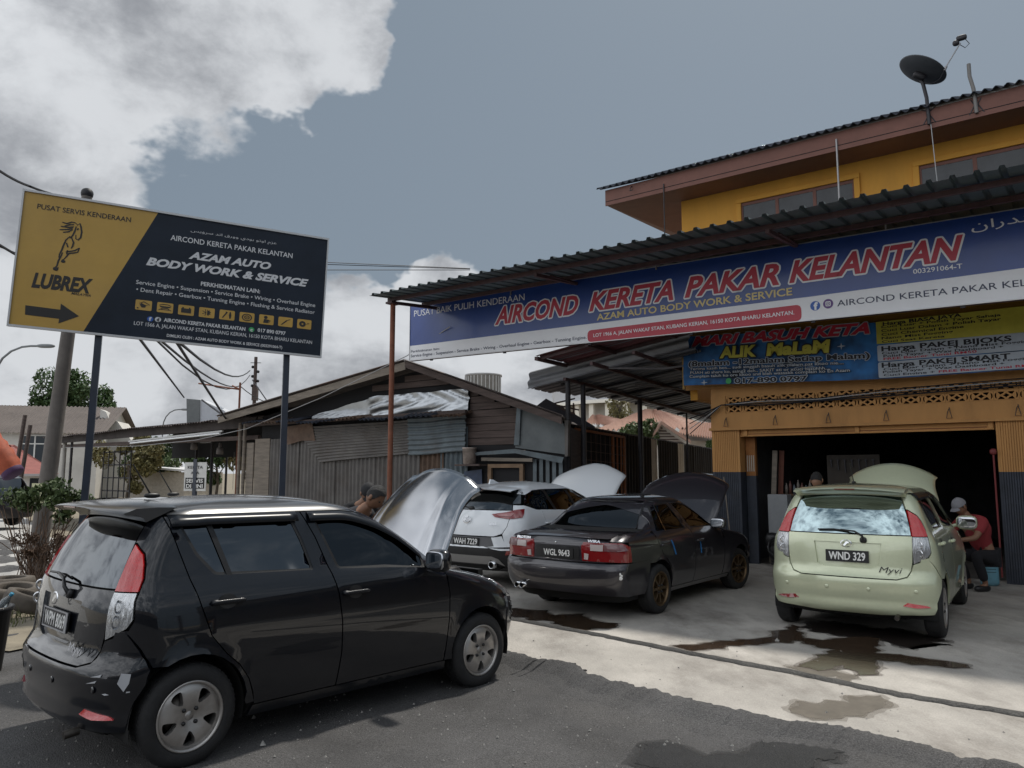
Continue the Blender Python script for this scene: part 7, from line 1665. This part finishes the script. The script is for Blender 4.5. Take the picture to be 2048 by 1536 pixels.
        mb = MB(); A = [[(wx+r_*math.cos(R(a)), sg*B.side(wx+r_*math.cos(R(a)), .34+r_*math.sin(R(a)), .012), .34+r_*math.sin(R(a))) for a in range(0, 181, 10)] for wx in (0,) for r_ in (ar-.01, ar+.05)]; mb.grid(A, True); mb.obj('arch_cladding', M_blackpl, t)
        handle(B, t, m, .12, .93, sg); handle(B, t, m, 1.15, .92, sg); mirror(B, t, m, 1.75, 1.13, sg, .97)
        B.panel('windscreen_pillar', 'F', [('t', a, b) for a, b in [(1.16, 1.43), (1.43, 1.377), (1.73, 1.252), (2.02, 1.078)]]+[('f', .88*B.w(z), z) for z in (1.08, 1.2, 1.32, 1.42)], m, t, sg=sg, flange=.01)
    B.panel('windscreen', 'F', both([('f', .86*B.w(z), z) for z in (1.08, 1.2, 1.32, 1.42)]), M_glass_dim, t, step=.08, off=-.004)
    B.panel('upper_bumper', 'R', both([('s', -.365, .635), ('s', -.60, .635), ('r', .655, .648), ('r', .60, .765), ('r', .48, .745)])+[('r', .36, .60, -1), ('r', .60, .56, -1), ('s', -.60, .575, -1), ('s', -.37, .59, -1), ('s', -.37, .59, 1), ('s', -.60, .575, 1), ('r', .60, .56, 1), ('r', .36, .60, 1)], m, t, step=.05, off=.004)
    B.panel('plate_panel', 'R', both([('r', .38, .605), ('r', .49, .62), ('r', .44, .745)]), mat('plate_panel_grey', (.10, .10, .105), .5), t, step=.1, off=.006)
    B.panel('lower_bumper', 'R', both([('s', -.38, .575), ('s', -.60, .565), ('r', .60, .55), ('r', .36, .59)])+[('r', .5, .27, -1), ('s', -.5, .27, -1), ('s', -.42, .34, -1), ('s', -.42, .34, 1), ('s', -.5, .27, 1), ('r', .5, .27, 1)], M_blackpl, t, step=.06, off=.012)
    B.panel('silver_skid', 'R', both([('r', .64, .34), ('r', .56, .44), ('r', .46, .475)])+[('r', .42, .43, -1), ('r', .46, .36, -1), ('r', .46, .36, 1), ('r', .42, .43, 1)], mat('satin_silver', (.35, .34, .33), .35, .7), t, step=.06, off=.02)
    for y in (-.50, .50):
        mb = MB(); mb.lathe([(.042, 0), (.050, -.01), (.050, .12), (.040, .12), (.040, 0)], 20, 'x', Matrix.Translation((-.83, y, .36))); mb.obj('exhaust_tip', M_chrome, t)
    plate(t, 'WAH 7229', -.812, 0.0, .675, .50, .11, .02, ratio=.72, lx=.05, bold=.01)
    mb = MB(); Me = Matrix.Translation((-.775, 0, .985)) @ Matrix.Rotation(-math.pi/2, 4, 'Z') @ Matrix.Rotation(math.pi/2-.2, 4, 'X'); n = 24
    for i in range(n):
        a, b = 2*math.pi*i/n, 2*math.pi*(i+1)/n; mb.add([(.072*math.cos(a), .055*math.sin(a), .01), (.072*math.cos(b), .055*math.sin(b), .01), (.062*math.cos(b), .046*math.sin(b), .014), (.062*math.cos(a), .046*math.sin(a), .014)], [(0, 1, 2, 3)], Me)
    strokes(mb, [[(-.068, .012), (-.03, .016), (0, -.016), (.03, .016), (.068, .012)], [(-.05, -.028), (-.03, .01)], [(.05, -.028), (.03, .01)]], .008, .012, Me); mb.obj('emblem', M_chrome, t)
    badge_text(t, 'CX-3', -.775, -.42, .925, .12, .03, .1, M_chrome, 0, .03)
    mb = MB(); a = B.end(0, 1.15, 'R', .03); mb.tube([(-.68, .0, 1.15), (-.71, .08, 1.17), (-.70, .38, 1.175)], .012, 6); blob(mb, (-.68, 0, 1.15), (.03, .05, .03), 3, 6); mb.obj('rear_wiper', M_blackpl, t)
    bonnet_open(t, m, 2.15, 1.06, 1.12, R(43), [(0, .68), (.3, .74), (.8, .74), (.95, .66), (1, .55)], crown=.05, curl=.05); engine(t, 2.4, 3.2, .98)
    for x in (0, WB):
        for sg in (-1, 1): wheel(t, x, sg*.79, .325, .20, .22, 'ten', M_alloy)
    return t

# ---------------------------------------------------------------- place the cars
P_black = paint('black_paint', (.0035, .0045, .0075), .0, .3, spec=.25, dirt=.10, dirtcol=(.03, .03, .03), scale=3)
P_green = paint('pale_green_paint', (.60, .64, .45), .35, .34, var=.03, scale=30)
P_mirror = mat('mirror_bonnet_paint', (.40, .41, .43), .15, 1.)
P_white = paint('white_paint', (.74, .77, .80), .0, .3)
P_char = paint('charcoal_paint', (.026, .024, .030), .3, .32, dirt=.25, dirtcol=(.06, .055, .055), scale=2)
P_silver = paint('silver_paint', (.45, .46, .48), .7, .25)
HW = [(0, .64), (.4, .59), (.75, .53), (.9, .525), (1, .55)]
black, BB = hatchback('black small hatchback on the asphalt with its mirror-bright bonnet propped open', (-2.506, 5.259, -.045), .833, P_black, 'WPM 8069', hood=dict(L=1.0, ang=R(53), w=HW, crease=.022, crown=.06, curl=.05), m_hood=P_mirror, roofm=mat('dusty_sheen_black_paint', (.030, .031, .034), .35, coat=1., coat_rough=.16, spec=.5), worn=True, plate_border=mat('plate_grey', (.30, .30, .31), .5))  # roof black lightened for thin dust and the sky's grazing sheen
black.rotation_euler = (0, .010, .833)
# scratches on the black bumper corner
for pts in ([(-.40, .545), (-.385, .60), (-.345, .595), (-.352, .545), (-.372, .50)], [(-.45, .485), (-.345, .502), (-.345, .495), (-.44, .478)], [(-.49, .57), (-.455, .59), (-.46, .575)], [(-.50, .53), (-.47, .555), (-.475, .54)]):
    mb = MB(); mb.add([B_p for B_p in [BB.end(-BB.q('s', x, z), z, 'R', .0075) for x, z in pts]], [tuple(range(len(pts)))]); mb.obj('paint_chip', mat('primer_chip', (.42, .43, .45), .6), black)
mb = MB(); rr = random.Random(9)
for k in range(14):
    x = rr.uniform(2.80, 2.90); z = rr.uniform(.45, .66); q = BB.q('t', x, z); p = [BB.end(-(q+d), z+e, 'F', .012) for d, e in ((0, 0), (.03, .012), (.028, .017), (.0, .005))]; mb.add(p, [(0, 1, 2, 3)])
mb.obj('scuff_mark', mat('primer_chip', (.42, .43, .45), .6), black)
green, BG = hatchback('pale green small hatchback backed out of the garage bay with its bonnet up', (3.78, 8.55, 0), .966, P_green, 'WND 329', hood=dict(L=1.0, ang=R(54), w=HW, crown=.07, curl=.05), visor=True, lamp=M_red, glass=M_film, badge=mat('dark_badge', (.06, .06, .06), .4, .5))
hatchback('silver small hatchback almost hidden behind the black one, only its roof showing', at(345, 975, 7.05)+Vector((-.03, 0, -1.63)), .833, P_silver, 'WRX 52')
sedan('charcoal sedan with bronze wheels, blue tape on its doors and its bonnet raised', (1.12, 9.95, 0), .905, P_char)
crossover('white crossover with its bonnet raised, parked between the sedan and the zinc shack', (-.20, 12.15, 0), .925, P_white)
# a van roof behind the sedan's bonnet
b0 = at(1385, 945, 16.5); vt = thing('tan_car', 'tan car with a rounded roof standing beyond the sedan bonnet by the pillar', 'car', (b0.x, b0.y, 0), R(60))
Bv = Body([(.3, -.9), (.6, -.95), (.95, -.9), (1.2, -.75), (1.5, -.55), (1.62, -.3), (1.68, .3)], [(.3, 3), (.7, 3.1), (.95, 2.6), (1.05, 2.0), (1.3, 1.6), (1.55, 1.1), (1.68, .5)], [(.3, .8), (.7, .84), (1.0, .80), (1.4, .72), (1.55, .66), (1.63, .5), (1.68, .05)], [(.3, .4), (1.6, .4)], [(.3, .5), (1.6, .4)], 2.4, (0, 2.4), .36, 0)
shell(Bv, vt, .3)
mb = MB(); rows = [Bv.outline(z, 0, 30) for z in (1.50, 1.54, 1.58, 1.61, 1.64, 1.66, 1.678)]; mb.grid(rows, True, None, True); mb.add(rows[-1], [tuple(range(len(rows[-1])))]); mb.obj('roof', paint('tan_paint', (.22, .19, .17), .3, .35), vt)
mb = MB(); rows = [Bv.outline(z, 0, 30) for z in (.35, .5, .7, .85, 1.0)]; mb.grid(rows, True, None, True); mb.obj('body', paint('tan_paint', (.22, .19, .17), .3, .35), vt)
mb = MB(); rows = [Bv.outline(z, -.01, 30) for z in (1.0, 1.2, 1.35, 1.5)]; mb.grid(rows, True, None, True); mb.obj('window_band', M_glass, vt)
for x in (0, 2.4):
    for sg in (-1, 1): wheel(vt, x, sg*.74, .3, .18, .2, 'ten', M_alloy)
# distant car under the shelter
for px_, Y_, cc, lb in ((305, 75, P_white, 'white car roof far off under the shelter'), (-6, 24, P_char, 'dark car parked in front of the porch house')):
    b0 = at(px_, 945, Y_); vt = thing('parked_car', lb, 'car', (b0.x, b0.y, 0), R(170), 'cars parked across the road')
    rows = [Bv.outline(z, 0, 16) for z in (.3, .5, .7, .85, 1.0)]; mb = MB(); mb.grid(rows, True, None, True); mb.obj('body', cc, vt, (0, 0, 0))
    rows = [Bv.outline(z, -.01, 16) for z in (1.0, 1.2, 1.4, 1.5)]; mb = MB(); mb.grid(rows, True, None, True); mb.obj('window_band', M_glass, vt)
    rows = [Bv.outline(z, 0, 16) for z in (1.50, 1.58, 1.64, 1.67)]; mb = MB(); mb.grid(rows, True, None, True); mb.add(rows[-1], [tuple(range(len(rows[-1])))]); mb.obj('roof', cc, vt)
    for x in (0, 2.4):
        for sg in (-1, 1):
            mb = MB(); mb.lathe([(.01, -.1), (.29, -.1), (.3, 0), (.29, .1), (.01, .1)], 20, 'y'); mb.obj('wheel', M_rubber, vt, (x, sg*.74, .3))

# ---------------------------------------------------------------- people
M_skin = mat('brown_skin', (.24, .125, .075), .55, var=.08, scale=9); M_hair = mat('black_hair', (.010, .009, .009), .55, bump=.8, bscale=180)
def skin(name, J, E, m, parent, sub=2):
    """one continuous skinned surface: J name -> (pos, radius), E pairs; first joint is the root"""
    names = list(J); me = bpy.data.meshes.new(name); me.from_pydata([J[k][0] for k in names], [(names.index(a), names.index(b)) for a, b in E], [])
    bm = bmesh.new(); bm.from_mesh(me); sl0 = bm.verts.layers.skin.verify()
    for i, v in enumerate(bm.verts):
        r = J[names[i]][1]; v[sl0].radius = (r, r); v[sl0].use_root = (i == 0)
    bm.to_mesh(me); bm.free()
    o = link(name, me, parent); md = o.modifiers.new('skin', 'SKIN'); md.use_smooth_shade = True; s = o.modifiers.new('sub', 'SUBSURF'); s.levels = sub; s.render_levels = sub
    dg = bpy.context.evaluated_depsgraph_get(); dg.update(); m2 = bpy.data.meshes.new_from_object(o.evaluated_get(dg)); o.modifiers.clear(); o.data = m2; m2.materials.clear(); m2.materials.append(m)
    m2.polygons.foreach_set('use_smooth', [True]*len(m2.polygons)); return o
def person(label, loc, rz, pose, shirt, trousers, hair=True, cap=None):
    """pose: dict of joints in metres, facing +x"""
    t = thing('person', label, 'person', loc, rz); p = {k: Vector(v) for k, v in pose.items()}
    J = {'pelvis': (p['pelvis'], .125), 'waist': (p['pelvis'].lerp(p['chest'], .45), .115), 'chest': (p['chest'], .135), 'neck0': (p['neck'], .062), 'neck1': (p['neck'].lerp(p['head'], .45), .052)}
    E = [('pelvis', 'waist'), ('waist', 'chest'), ('chest', 'neck0'), ('neck0', 'neck1')]
    for s in ('l', 'r'):
        J.update({'sh'+s: (p['sh'+s], .062), 'el'+s: (p['el'+s], .043), 'wr'+s: (p['wr'+s], .028), 'pa'+s: (p['wr'+s]+(p['wr'+s]-p['el'+s]).normalized()*.07, .032),
                  'hi'+s: (p['pelvis']+(p['kn'+s]-p['pelvis'])*.15+Vector((0, .09 if s == 'l' else -.09, -.03)), .092), 'kn'+s: (p['kn'+s], .058), 'an'+s: (p['an'+s], .040), 'to'+s: (p['an'+s]+Vector((.15, 0, -.05)), .035)})
        E += [('chest', 'sh'+s), ('sh'+s, 'el'+s), ('el'+s, 'wr'+s), ('wr'+s, 'pa'+s), ('pelvis', 'hi'+s), ('hi'+s, 'kn'+s), ('kn'+s, 'an'+s), ('an'+s, 'to'+s)]
        pa = J['pa'+s][0]; d = (pa-p['wr'+s]).normalized(); sd_ = d.cross(Vector((0, 0, 1))); sd_ = sd_.normalized() if sd_.length > .1 else Vector((0, 1, 0)); dn = d.cross(sd_)
        for i, (o_, ln) in enumerate(((-.026, .060), (-.009, .070), (.009, .066), (.026, .050))):
            J['f%s%d' % (s, i)] = (pa+sd_*o_+d*.035, .0095); J['g%s%d' % (s, i)] = (pa+sd_*o_+d*(.035+ln*.6)+dn*.018, .0085); J['h%s%d' % (s, i)] = (pa+sd_*o_+d*(.035+ln*.85)+dn*.045, .0075)
            E += [('pa'+s, 'f%s%d' % (s, i)), ('f%s%d' % (s, i), 'g%s%d' % (s, i)), ('g%s%d' % (s, i), 'h%s%d' % (s, i))]
        J['t'+s] = (pa-sd_*.040-d*.01+dn*.012, .011); J['u'+s] = (pa-sd_*.052+d*.03+dn*.03, .009); E += [('pa'+s, 't'+s), ('t'+s, 'u'+s)]
    body = skin('body', J, E, M_skin, t)
    # clothes
    J2 = {'pelvis': (J['pelvis'][0], .142), 'waist': (J['waist'][0], .138), 'chest': (J['chest'][0], .158), 'neck0': (p['chest'].lerp(p['neck'], .8), .085)}; E2 = [('pelvis', 'waist'), ('waist', 'chest'), ('chest', 'neck0')]
    for s in ('l', 'r'): J2.update({'sh'+s: (p['sh'+s], .080), 'mid'+s: (p['sh'+s].lerp(p['el'+s], .75), .066)}); E2 += [('chest', 'sh'+s), ('sh'+s, 'mid'+s)]
    skin('shirt', J2, E2, shirt, t)
    J3 = {'pelvis': (J['pelvis'][0]-Vector((0, 0, .02)), .140)}; E3 = []
    for s in ('l', 'r'): J3.update({'hi'+s: (J['hi'+s][0], .112), 'kn'+s: (p['kn'+s], .080), 'an'+s: (p['kn'+s].lerp(p['an'+s], .9), .062)}); E3 += [('pelvis', 'hi'+s), ('hi'+s, 'kn'+s), ('kn'+s, 'an'+s)]
    skin('trousers', J3, E3, trousers, t)
    for s in ('l', 'r'):
        mb = MB(); blob(mb, p['an'+s]+Vector((.07, 0, -.045)), (.135, .048, .045), 2.8, 8); mb.obj('shoe', M_blackpl, t)
    # head in its own frame: fwd = face direction
    hd = p['head']; fw = p['face'].normalized(); upv = (hd-p['neck']).normalized(); rt = fw.cross(upv).normalized(); upv = rt.cross(fw).normalized()
    Mh = Matrix((( fw.x, -rt.x, upv.x, hd.x), (fw.y, -rt.y, upv.y, hd.y), (fw.z, -rt.z, upv.z, hd.z), (0, 0, 0, 1)))
    mb = MB(); P = []
    for i in range(17):
        th = -math.pi/2+math.pi*i/16; z = math.sin(th); row = []
        for j in range(24):
            ph = 2*math.pi*j/24; x, y = math.cos(th)*math.cos(ph), math.cos(th)*math.sin(ph)
            sx = .098 if x < 0 else .092; w_ = .075*(1-.18*max(0, -z)**1.5-.10*max(0, x)*max(0, -z)); X = x*sx+(.016*max(0, x)*max(0, -z)); nose = .024*math.exp(-((y/.2)**2+((z+.12)/.22)**2))*(x > 0); brow = -.010*math.exp(-((abs(y)-.36)/.16)**2-((z-.10)/.12)**2)*(x > 0); lip = .007*math.exp(-(y/.3)**2-((z+.42)/.09)**2)*(x > 0)
            row.append((X+nose+brow+lip, y*w_, z*.118))
        P.append(row)
    mb.grid(P, True, Mh, True)
    for s in (-1, 1): blob(mb, (-.005, s*.078, -.005), (.022, .012, .034), 2.3, 6, Mh)
    mb.obj('head', M_skin, t)
    mb = MB()
    for s in (-1, 1): blob(mb, (.083, s*.030, .012), (.008, .013, .007), 2, 6, Mh)
    mb.obj('eye', mat('eye_dark', (.02, .015, .012), .2), t)
    if hair:
        mb = MB(); P = []
        for i in range(9):
            th = R(-12)+(math.pi/2-R(-12))*i/8; row = []
            for j in range(24):
                ph = 2*math.pi*j/24; f_ = max(0, math.cos(ph)); th2 = th if f_ < .25 else max(th, R(38)*min(1, (f_-.25)*2)); c, z = math.cos(th2), math.sin(th2); row.append((c*math.cos(ph)*.106, c*math.sin(ph)*.083, z*.128+.002))
            P.append(row)
        mb.grid(P, True, Mh, True); mb.obj('hair', M_hair, t)
    if cap:
        mb = MB(); P = []
        for i in range(9):
            th = R(8)+(math.pi/2-R(8))*i/8; P.append([(math.cos(th)*math.cos(2*math.pi*j/24)*.112, math.cos(th)*math.sin(2*math.pi*j/24)*.092, math.sin(th)*.125+.012) for j in range(24)])
        mb.grid(P, True, Mh, True); c_ = mb.obj('cap', cap, t)
        mb = MB(); pk = [[(.085+.085*i/4*math.cos(a), .075*math.sin(a)*(1+.0*i), .035-.02*(i/4)**2-.02*math.sin(a)**2) for a in [math.pi*(-.5+j/12) for j in range(13)]] for i in range(5)]; mb.grid(pk, True, Mh); mb.obj('peak', cap, c_)
    return t
def stand_lean(head, neck, chest, pelvis=(0, 0, .93), arms=None):
    d = dict(pelvis=pelvis, chest=chest, neck=neck, head=head, knl=(.02, .11, .50), knr=(.02, -.11, .50), anl=(-.03, .13, .09), anr=(-.03, -.13, .09)); d.update(arms); return d
# mechanic over the black car's engine, seen from behind-left with his head down
hp = at(752, 978, 7.6)
pose = stand_lean((.50, 0, 1.47), (.38, 0, 1.36), (.22, 0, 1.26), (-.05, 0, .95), dict(shl=(.27, .19, 1.27), shr=(.27, -.19, 1.27), ell=(.42, .22, 1.02), elr=(.42, -.22, 1.02), wrl=(.62, .14, .92), wrr=(.62, -.14, .92), face=(.75, 0, -.66)))
a_ = R(-28); off = Vector((.50*math.cos(a_), .50*math.sin(a_), 0))
person('person in a dark shirt leaning over the engine of the black car, head bowed', (hp.x-off.x, hp.y-off.y, -.03), a_, pose, mat('dark_shirt', (.022, .023, .030), .9, bump=.4, bscale=12), mat('dark_trousers', (.03, .03, .035), .9))
hp = at(736, 966, 9.0)
pose = stand_lean((.42, 0, 1.44), (.32, 0, 1.34), (.18, 0, 1.22), (-.05, 0, .95), dict(shl=(.22, .19, 1.24), shr=(.22, -.19, 1.24), ell=(.40, .24, 1.05), elr=(.40, -.24, 1.05), wrl=(.6, .14, 1.0), wrr=(.6, -.14, 1.0), face=(.7, 0, -.7)))
a_ = R(-60); off = Vector((.42*math.cos(a_), .42*math.sin(a_), 0))
person('person in black with a black cap bending down behind the mechanic', (hp.x-off.x, hp.y-off.y, 0), a_, pose, mat('black_shirt', (.012, .012, .014), .9), mat('dark_trousers', (.03, .03, .035), .9), True, mat('black_cap', (.010, .010, .012), .8))
# man in a red shirt at the far left of the green car, back to us
hp = at(1633, 962, 10.9)
pose = stand_lean((.05, 0, 1.57), (.02, 0, 1.42), (0, 0, 1.26), (-.02, 0, .93), dict(shl=(.0, .20, 1.34), shr=(.0, -.20, 1.34), ell=(.10, .26, 1.08), elr=(.10, -.26, 1.08), wrl=(.32, .18, 1.0), wrr=(.32, -.18, 1.0), face=(.9, -.2, -.35)))
person('person in a red shirt standing behind the pale green car, seen from the back', (hp.x, hp.y, 0), R(65), pose, mat('red_shirt', (.28, .055, .05), .9, bump=.4, bscale=12), mat('dark_trousers', (.03, .03, .035), .9))
# crouching man in red with a grey cap at the right front wing
hp = at(1920, 1020, 11.2)
pose = dict(pelvis=(-.10, 0, .50), chest=(.10, 0, .93), neck=(.24, 0, 1.08), head=(.33, 0, 1.19), knl=(.28, .16, .52), knr=(.30, -.16, .50), anl=(.10, .14, .09), anr=(.10, -.14, .09), shl=(.12, .20, .98), shr=(.12, -.20, .98), ell=(.34, .24, .76), elr=(.34, -.24, .76), wrl=(.56, .12, .72), wrr=(.56, -.12, .72), face=(.85, 0, -.5))
a_ = R(196); off = Vector((.33*math.cos(a_), .33*math.sin(a_), 0))
person('person in a red shirt and grey cap crouching beside the pale green car', (hp.x-off.x, hp.y-off.y, 0), a_, pose, mat('red_shirt_2', (.26, .03, .035), .9, bump=.4, bscale=12), mat('black_trousers', (.012, .012, .015), .9), True, mat('grey_cap', (.25, .25, .27), .9))
st = fthing('stool', 'low white plastic stool under the crouching person', 'stool', -.95, -.2)
mb = MB(); mb.box(-.15, -.15, .34, .15, .15, .37); mb.obj('seat', mat('stool_white', (.5, .5, .5), .5), st, bevel=.01)
for sx in (-1, 1):
    for sy in (-1, 1): mb = MB(); mb.tube([(sx*.12, sy*.12, .34), (sx*.15, sy*.15, 0)], .016, 6); mb.obj('leg', mat('stool_white', (.5, .5, .5), .5), st)
# refrigerant cylinder
gc = fthing('gas_cylinder', 'pale blue refrigerant gas cylinder standing at the foot of the right pillar', 'gas cylinder', -.17, .32)
mb = MB(); mb.lathe([(.001, .012), (.09, .0), (.118, .02), (.125, .06), (.125, .27), (.115, .32), (.075, .355), (.03, .365), (.03, .375), (.001, .375)], 28); mb.obj('tank', mat('pale_blue_paint', (.16, .36, .45), .45, var=.1, scale=8, dirt=.3, dirtcol=(.1, .12, .12)), gc)
mb = MB()
for a in (0, 1.57, 3.14, 4.71): mb.tube([(.085*math.cos(a), .085*math.sin(a), .33), (.092*math.cos(a), .092*math.sin(a), .45)], .010, 5)
mb.tube([(.095*math.cos(i*.393), .095*math.sin(i*.393), .455) for i in range(17)], .013, 6); mb.obj('collar', mat('pale_blue_paint', (.16, .36, .45), .45), gc)
mb = MB(); mb.tube([(0, 0, .37), (0, 0, .42)], .014, 8); mb.tube([(-.03, 0, .41), (.03, 0, .41)], .01, 6); mb.obj('valve', M_chrome, gc)
for zz in (.20, .245): 
    mb = MB(); mb.grid([[(.1265*math.cos(R(a)), .1265*math.sin(R(a)), z) for a in range(-110, -30, 8)] for z in (zz, zz+.007)], True); mb.obj('printed_band', M_plate, gc)
hs = fthing('filling_hose', 'thin grey hose rising from the gas cylinder', 'hose', -.17, .32); mb = MB(); mb.tube([(0, 0, .42), (-.05, .02, .62), (-.10, .02, .82), (-.30, .0, .9), (-.6, -.05, .85)], .008, 5); mb.obj('tube', mat('grey_cable', (.4, .4, .4), .6), hs)
# bits round the garage door
rp = fthing('red_pipe', 'thin red pipe running up the right door post', 'pipe', -.03, .06); mb = MB(); mb.tube([(0, 0, .1), (0, 0, 1.95)], .015, 6); mb.obj('pipe', mat('dull_red', (.18, .03, .03), .6), rp); mb = MB(); blob(mb, (0, 0, 2.0), (.05, .04, .05), 2.5, 6); mb.obj('valve', mat('dull_red', (.18, .03, .03), .6), rp)
wc = fthing('wooden_rack', 'wooden tool rack with bottles inside the garage bay', 'rack', -3.50, -.75); WR = mat('rack_wood', (.13, .07, .035), .8, var=.3, scale=4)
for x in (0, .62):
    mb = MB(); mb.box(x-.035, 0, 0, x+.035, .05, 1.28); mb.obj('upright', WR, wc)
for z in (.30, .75, 1.25): mb = MB(); mb.box(-.05, -.1, z, .68, .35, z+.03); mb.obj('shelf', WR, wc)
for k in range(9):
    b = fthing('spray_bottle', 'small bottle on the wooden tool rack, '+('first', 'second', 'third', 'fourth', 'fifth', 'sixth', 'seventh', 'eighth', 'ninth')[k]+' from its left end', 'bottle', -3.47+.072*k, -.78, 1.28, 'bottles on the tool rack'); mb = MB(); h_ = (.20, .24, .18, .26, .21, .17, .25, .2, .22)[k]; mb.lathe([(.001, 0), (.028, 0), (.028, h_*.7), (.012, h_*.85), (.012, h_), (.001, h_)], 10); mb.obj('bottle_body', mat('bottle%d' % (k % 3), ((.16, .14, .12), (.12, .05, .04), (.10, .12, .14))[k % 3], .5), b)
cb = fthing('grey_cabinet', 'pale grey metal cabinet box between the sedan and the pale green car', 'cabinet', -3.66, -.25); mb = MB(); mb.box(0, 0, .52, .36, .25, 1.28); mb.obj('box', mat('cabinet_grey', (.24, .25, .26), .6, var=.1), cb, bevel=.008); mb = MB(); mb.box(.37, .02, .42, .50, .2, .90); mb.obj('switch_box', mat('cabinet_grey', (.24, .25, .26), .6), cb); mb = MB(); mb.box(.02, .02, 0, .48, .22, .50); mb.obj('stand', M_dsteel, cb)
ac = fthing('air_hose_reel', 'black compressor parts heaped on the floor under the grey cabinet', 'machine', -3.4, -.2); mb = MB(); blob(mb, (0, 0, .25), (.25, .18, .2), 2.6, 8); blob(mb, (.2, .1, .5), (.16, .14, .12), 3, 8); blob(mb, (-.2, .05, .45), (.12, .12, .14), 3, 8); mb.tube([(.2*math.cos(a), -.2+.03*math.sin(a*3), .35+.18*math.sin(a)) for a in [i*.4 for i in range(17)]], .02, 6); mb.obj('motor_housing', M_blackpl, ac)
pr = fthing('funnel', 'dirty cream funnel lying against the front wheel of the sedan', 'funnel', -3.42, 1.72); mb = MB(); M = Matrix.Rotation(R(-28), 4, 'Y'); mb.lathe([(.095, .42), (.09, .40), (.055, .20), (.05, .02), (.04, 0)], 16, 'z', M); o = mb.obj('cone', mat('dirty_cream', (.33, .30, .22), .8, var=.3, scale=8), pr)
for lb, u_, n_, z0, u2, n2, z1, m_ in (('long pole propped up by the raised sedan bonnet', -3.95, .9, .6, -4.15, .6, 1.60, M_wood),):
    pk = fthing('propping_pole', lb, 'pole', u_, n_, 0); mb = MB(); mb.tube([(0, 0, z0), (u2-u_, -(n2-n_), z1)], .011, 5); mb.obj('stick', m_, pk)
rk = fthing('cone_pile', 'brown wooden wedge on the ground by the right pillar', 'wedge', .62, .55); mb = MB(); mb.add([(0, 0, 0), (.5, 0, 0), (.5, .3, 0), (0, .3, 0), (.35, .15, .28), (.25, .15, .28)], [(0, 1, 4, 5), (1, 2, 4), (2, 3, 5, 4), (3, 0, 5)]); mb.obj('block', M_dwood, rk)

# clutter just inside the garage
for k, (u_, n_, lb, kind) in enumerate(((-3.78, -.55, 'grey-brown plank leaning on the inner garage wall, left of the rack', 0), (-3.70, -.70, 'reddish plank leaning behind the grey cabinet', 0), (-2.75, -.9, 'dark board hung with tools behind the rack', 1), (-2.45, -1.1, 'stack of two tyres beside the wooden rack', 2), (.55, -.75, 'cardboard carton on the floor behind the gas cylinder', 3))):
    mb = MB()
    if kind == 0: t = fthing('leaning_plank', lb, 'plank', u_, n_); mb.box(0, 0, 0, .09, .03, 2.1, Matrix.Rotation(R(4), 4, 'Y')); mb.obj('plank_board', M_wood if k == 0 else mat('red_plank', (.16, .06, .04), .8, var=.3), t)
    elif kind == 1:
        t = fthing('tool_board', lb, 'tool board', u_, n_, 1.3); mb.box(0, 0, 0, .9, .03, .7); mb.obj('board', mat('board_brown', (.035, .028, .022), .8, var=.3), t)
        for i in range(7): mb = MB(); x = .08+.12*i; mb.tube([(x, -.03, .6), (x+.01, -.03, .6-.12-.05*(i % 3))], .012, 5); blob(mb, (x, -.03, .6), (.025, .01, .025), 2.2, 5); mb.obj('spanner', M_dsteel, t)
    elif kind == 2:
        t = fthing('tyre_stack', lb, 'tyres', u_, n_)
        for i in range(2): mb = MB(); mb.lathe([(.18, .0), (.2, -.0), (.28, .01), (.295, .05), (.295, .14), (.28, .18), (.2, .19), (.18, .19)], 28, M=Matrix.Translation((.02*i, 0, .195*i))); mb.obj('tyre', M_rubber, t)
    else: t = fthing('carton', lb, 'box', u_, n_); mb.box(0, 0, 0, .3, .25, .22); mb.obj('cardboard', mat('cardboard', (.25, .17, .10), .85, var=.2), t)
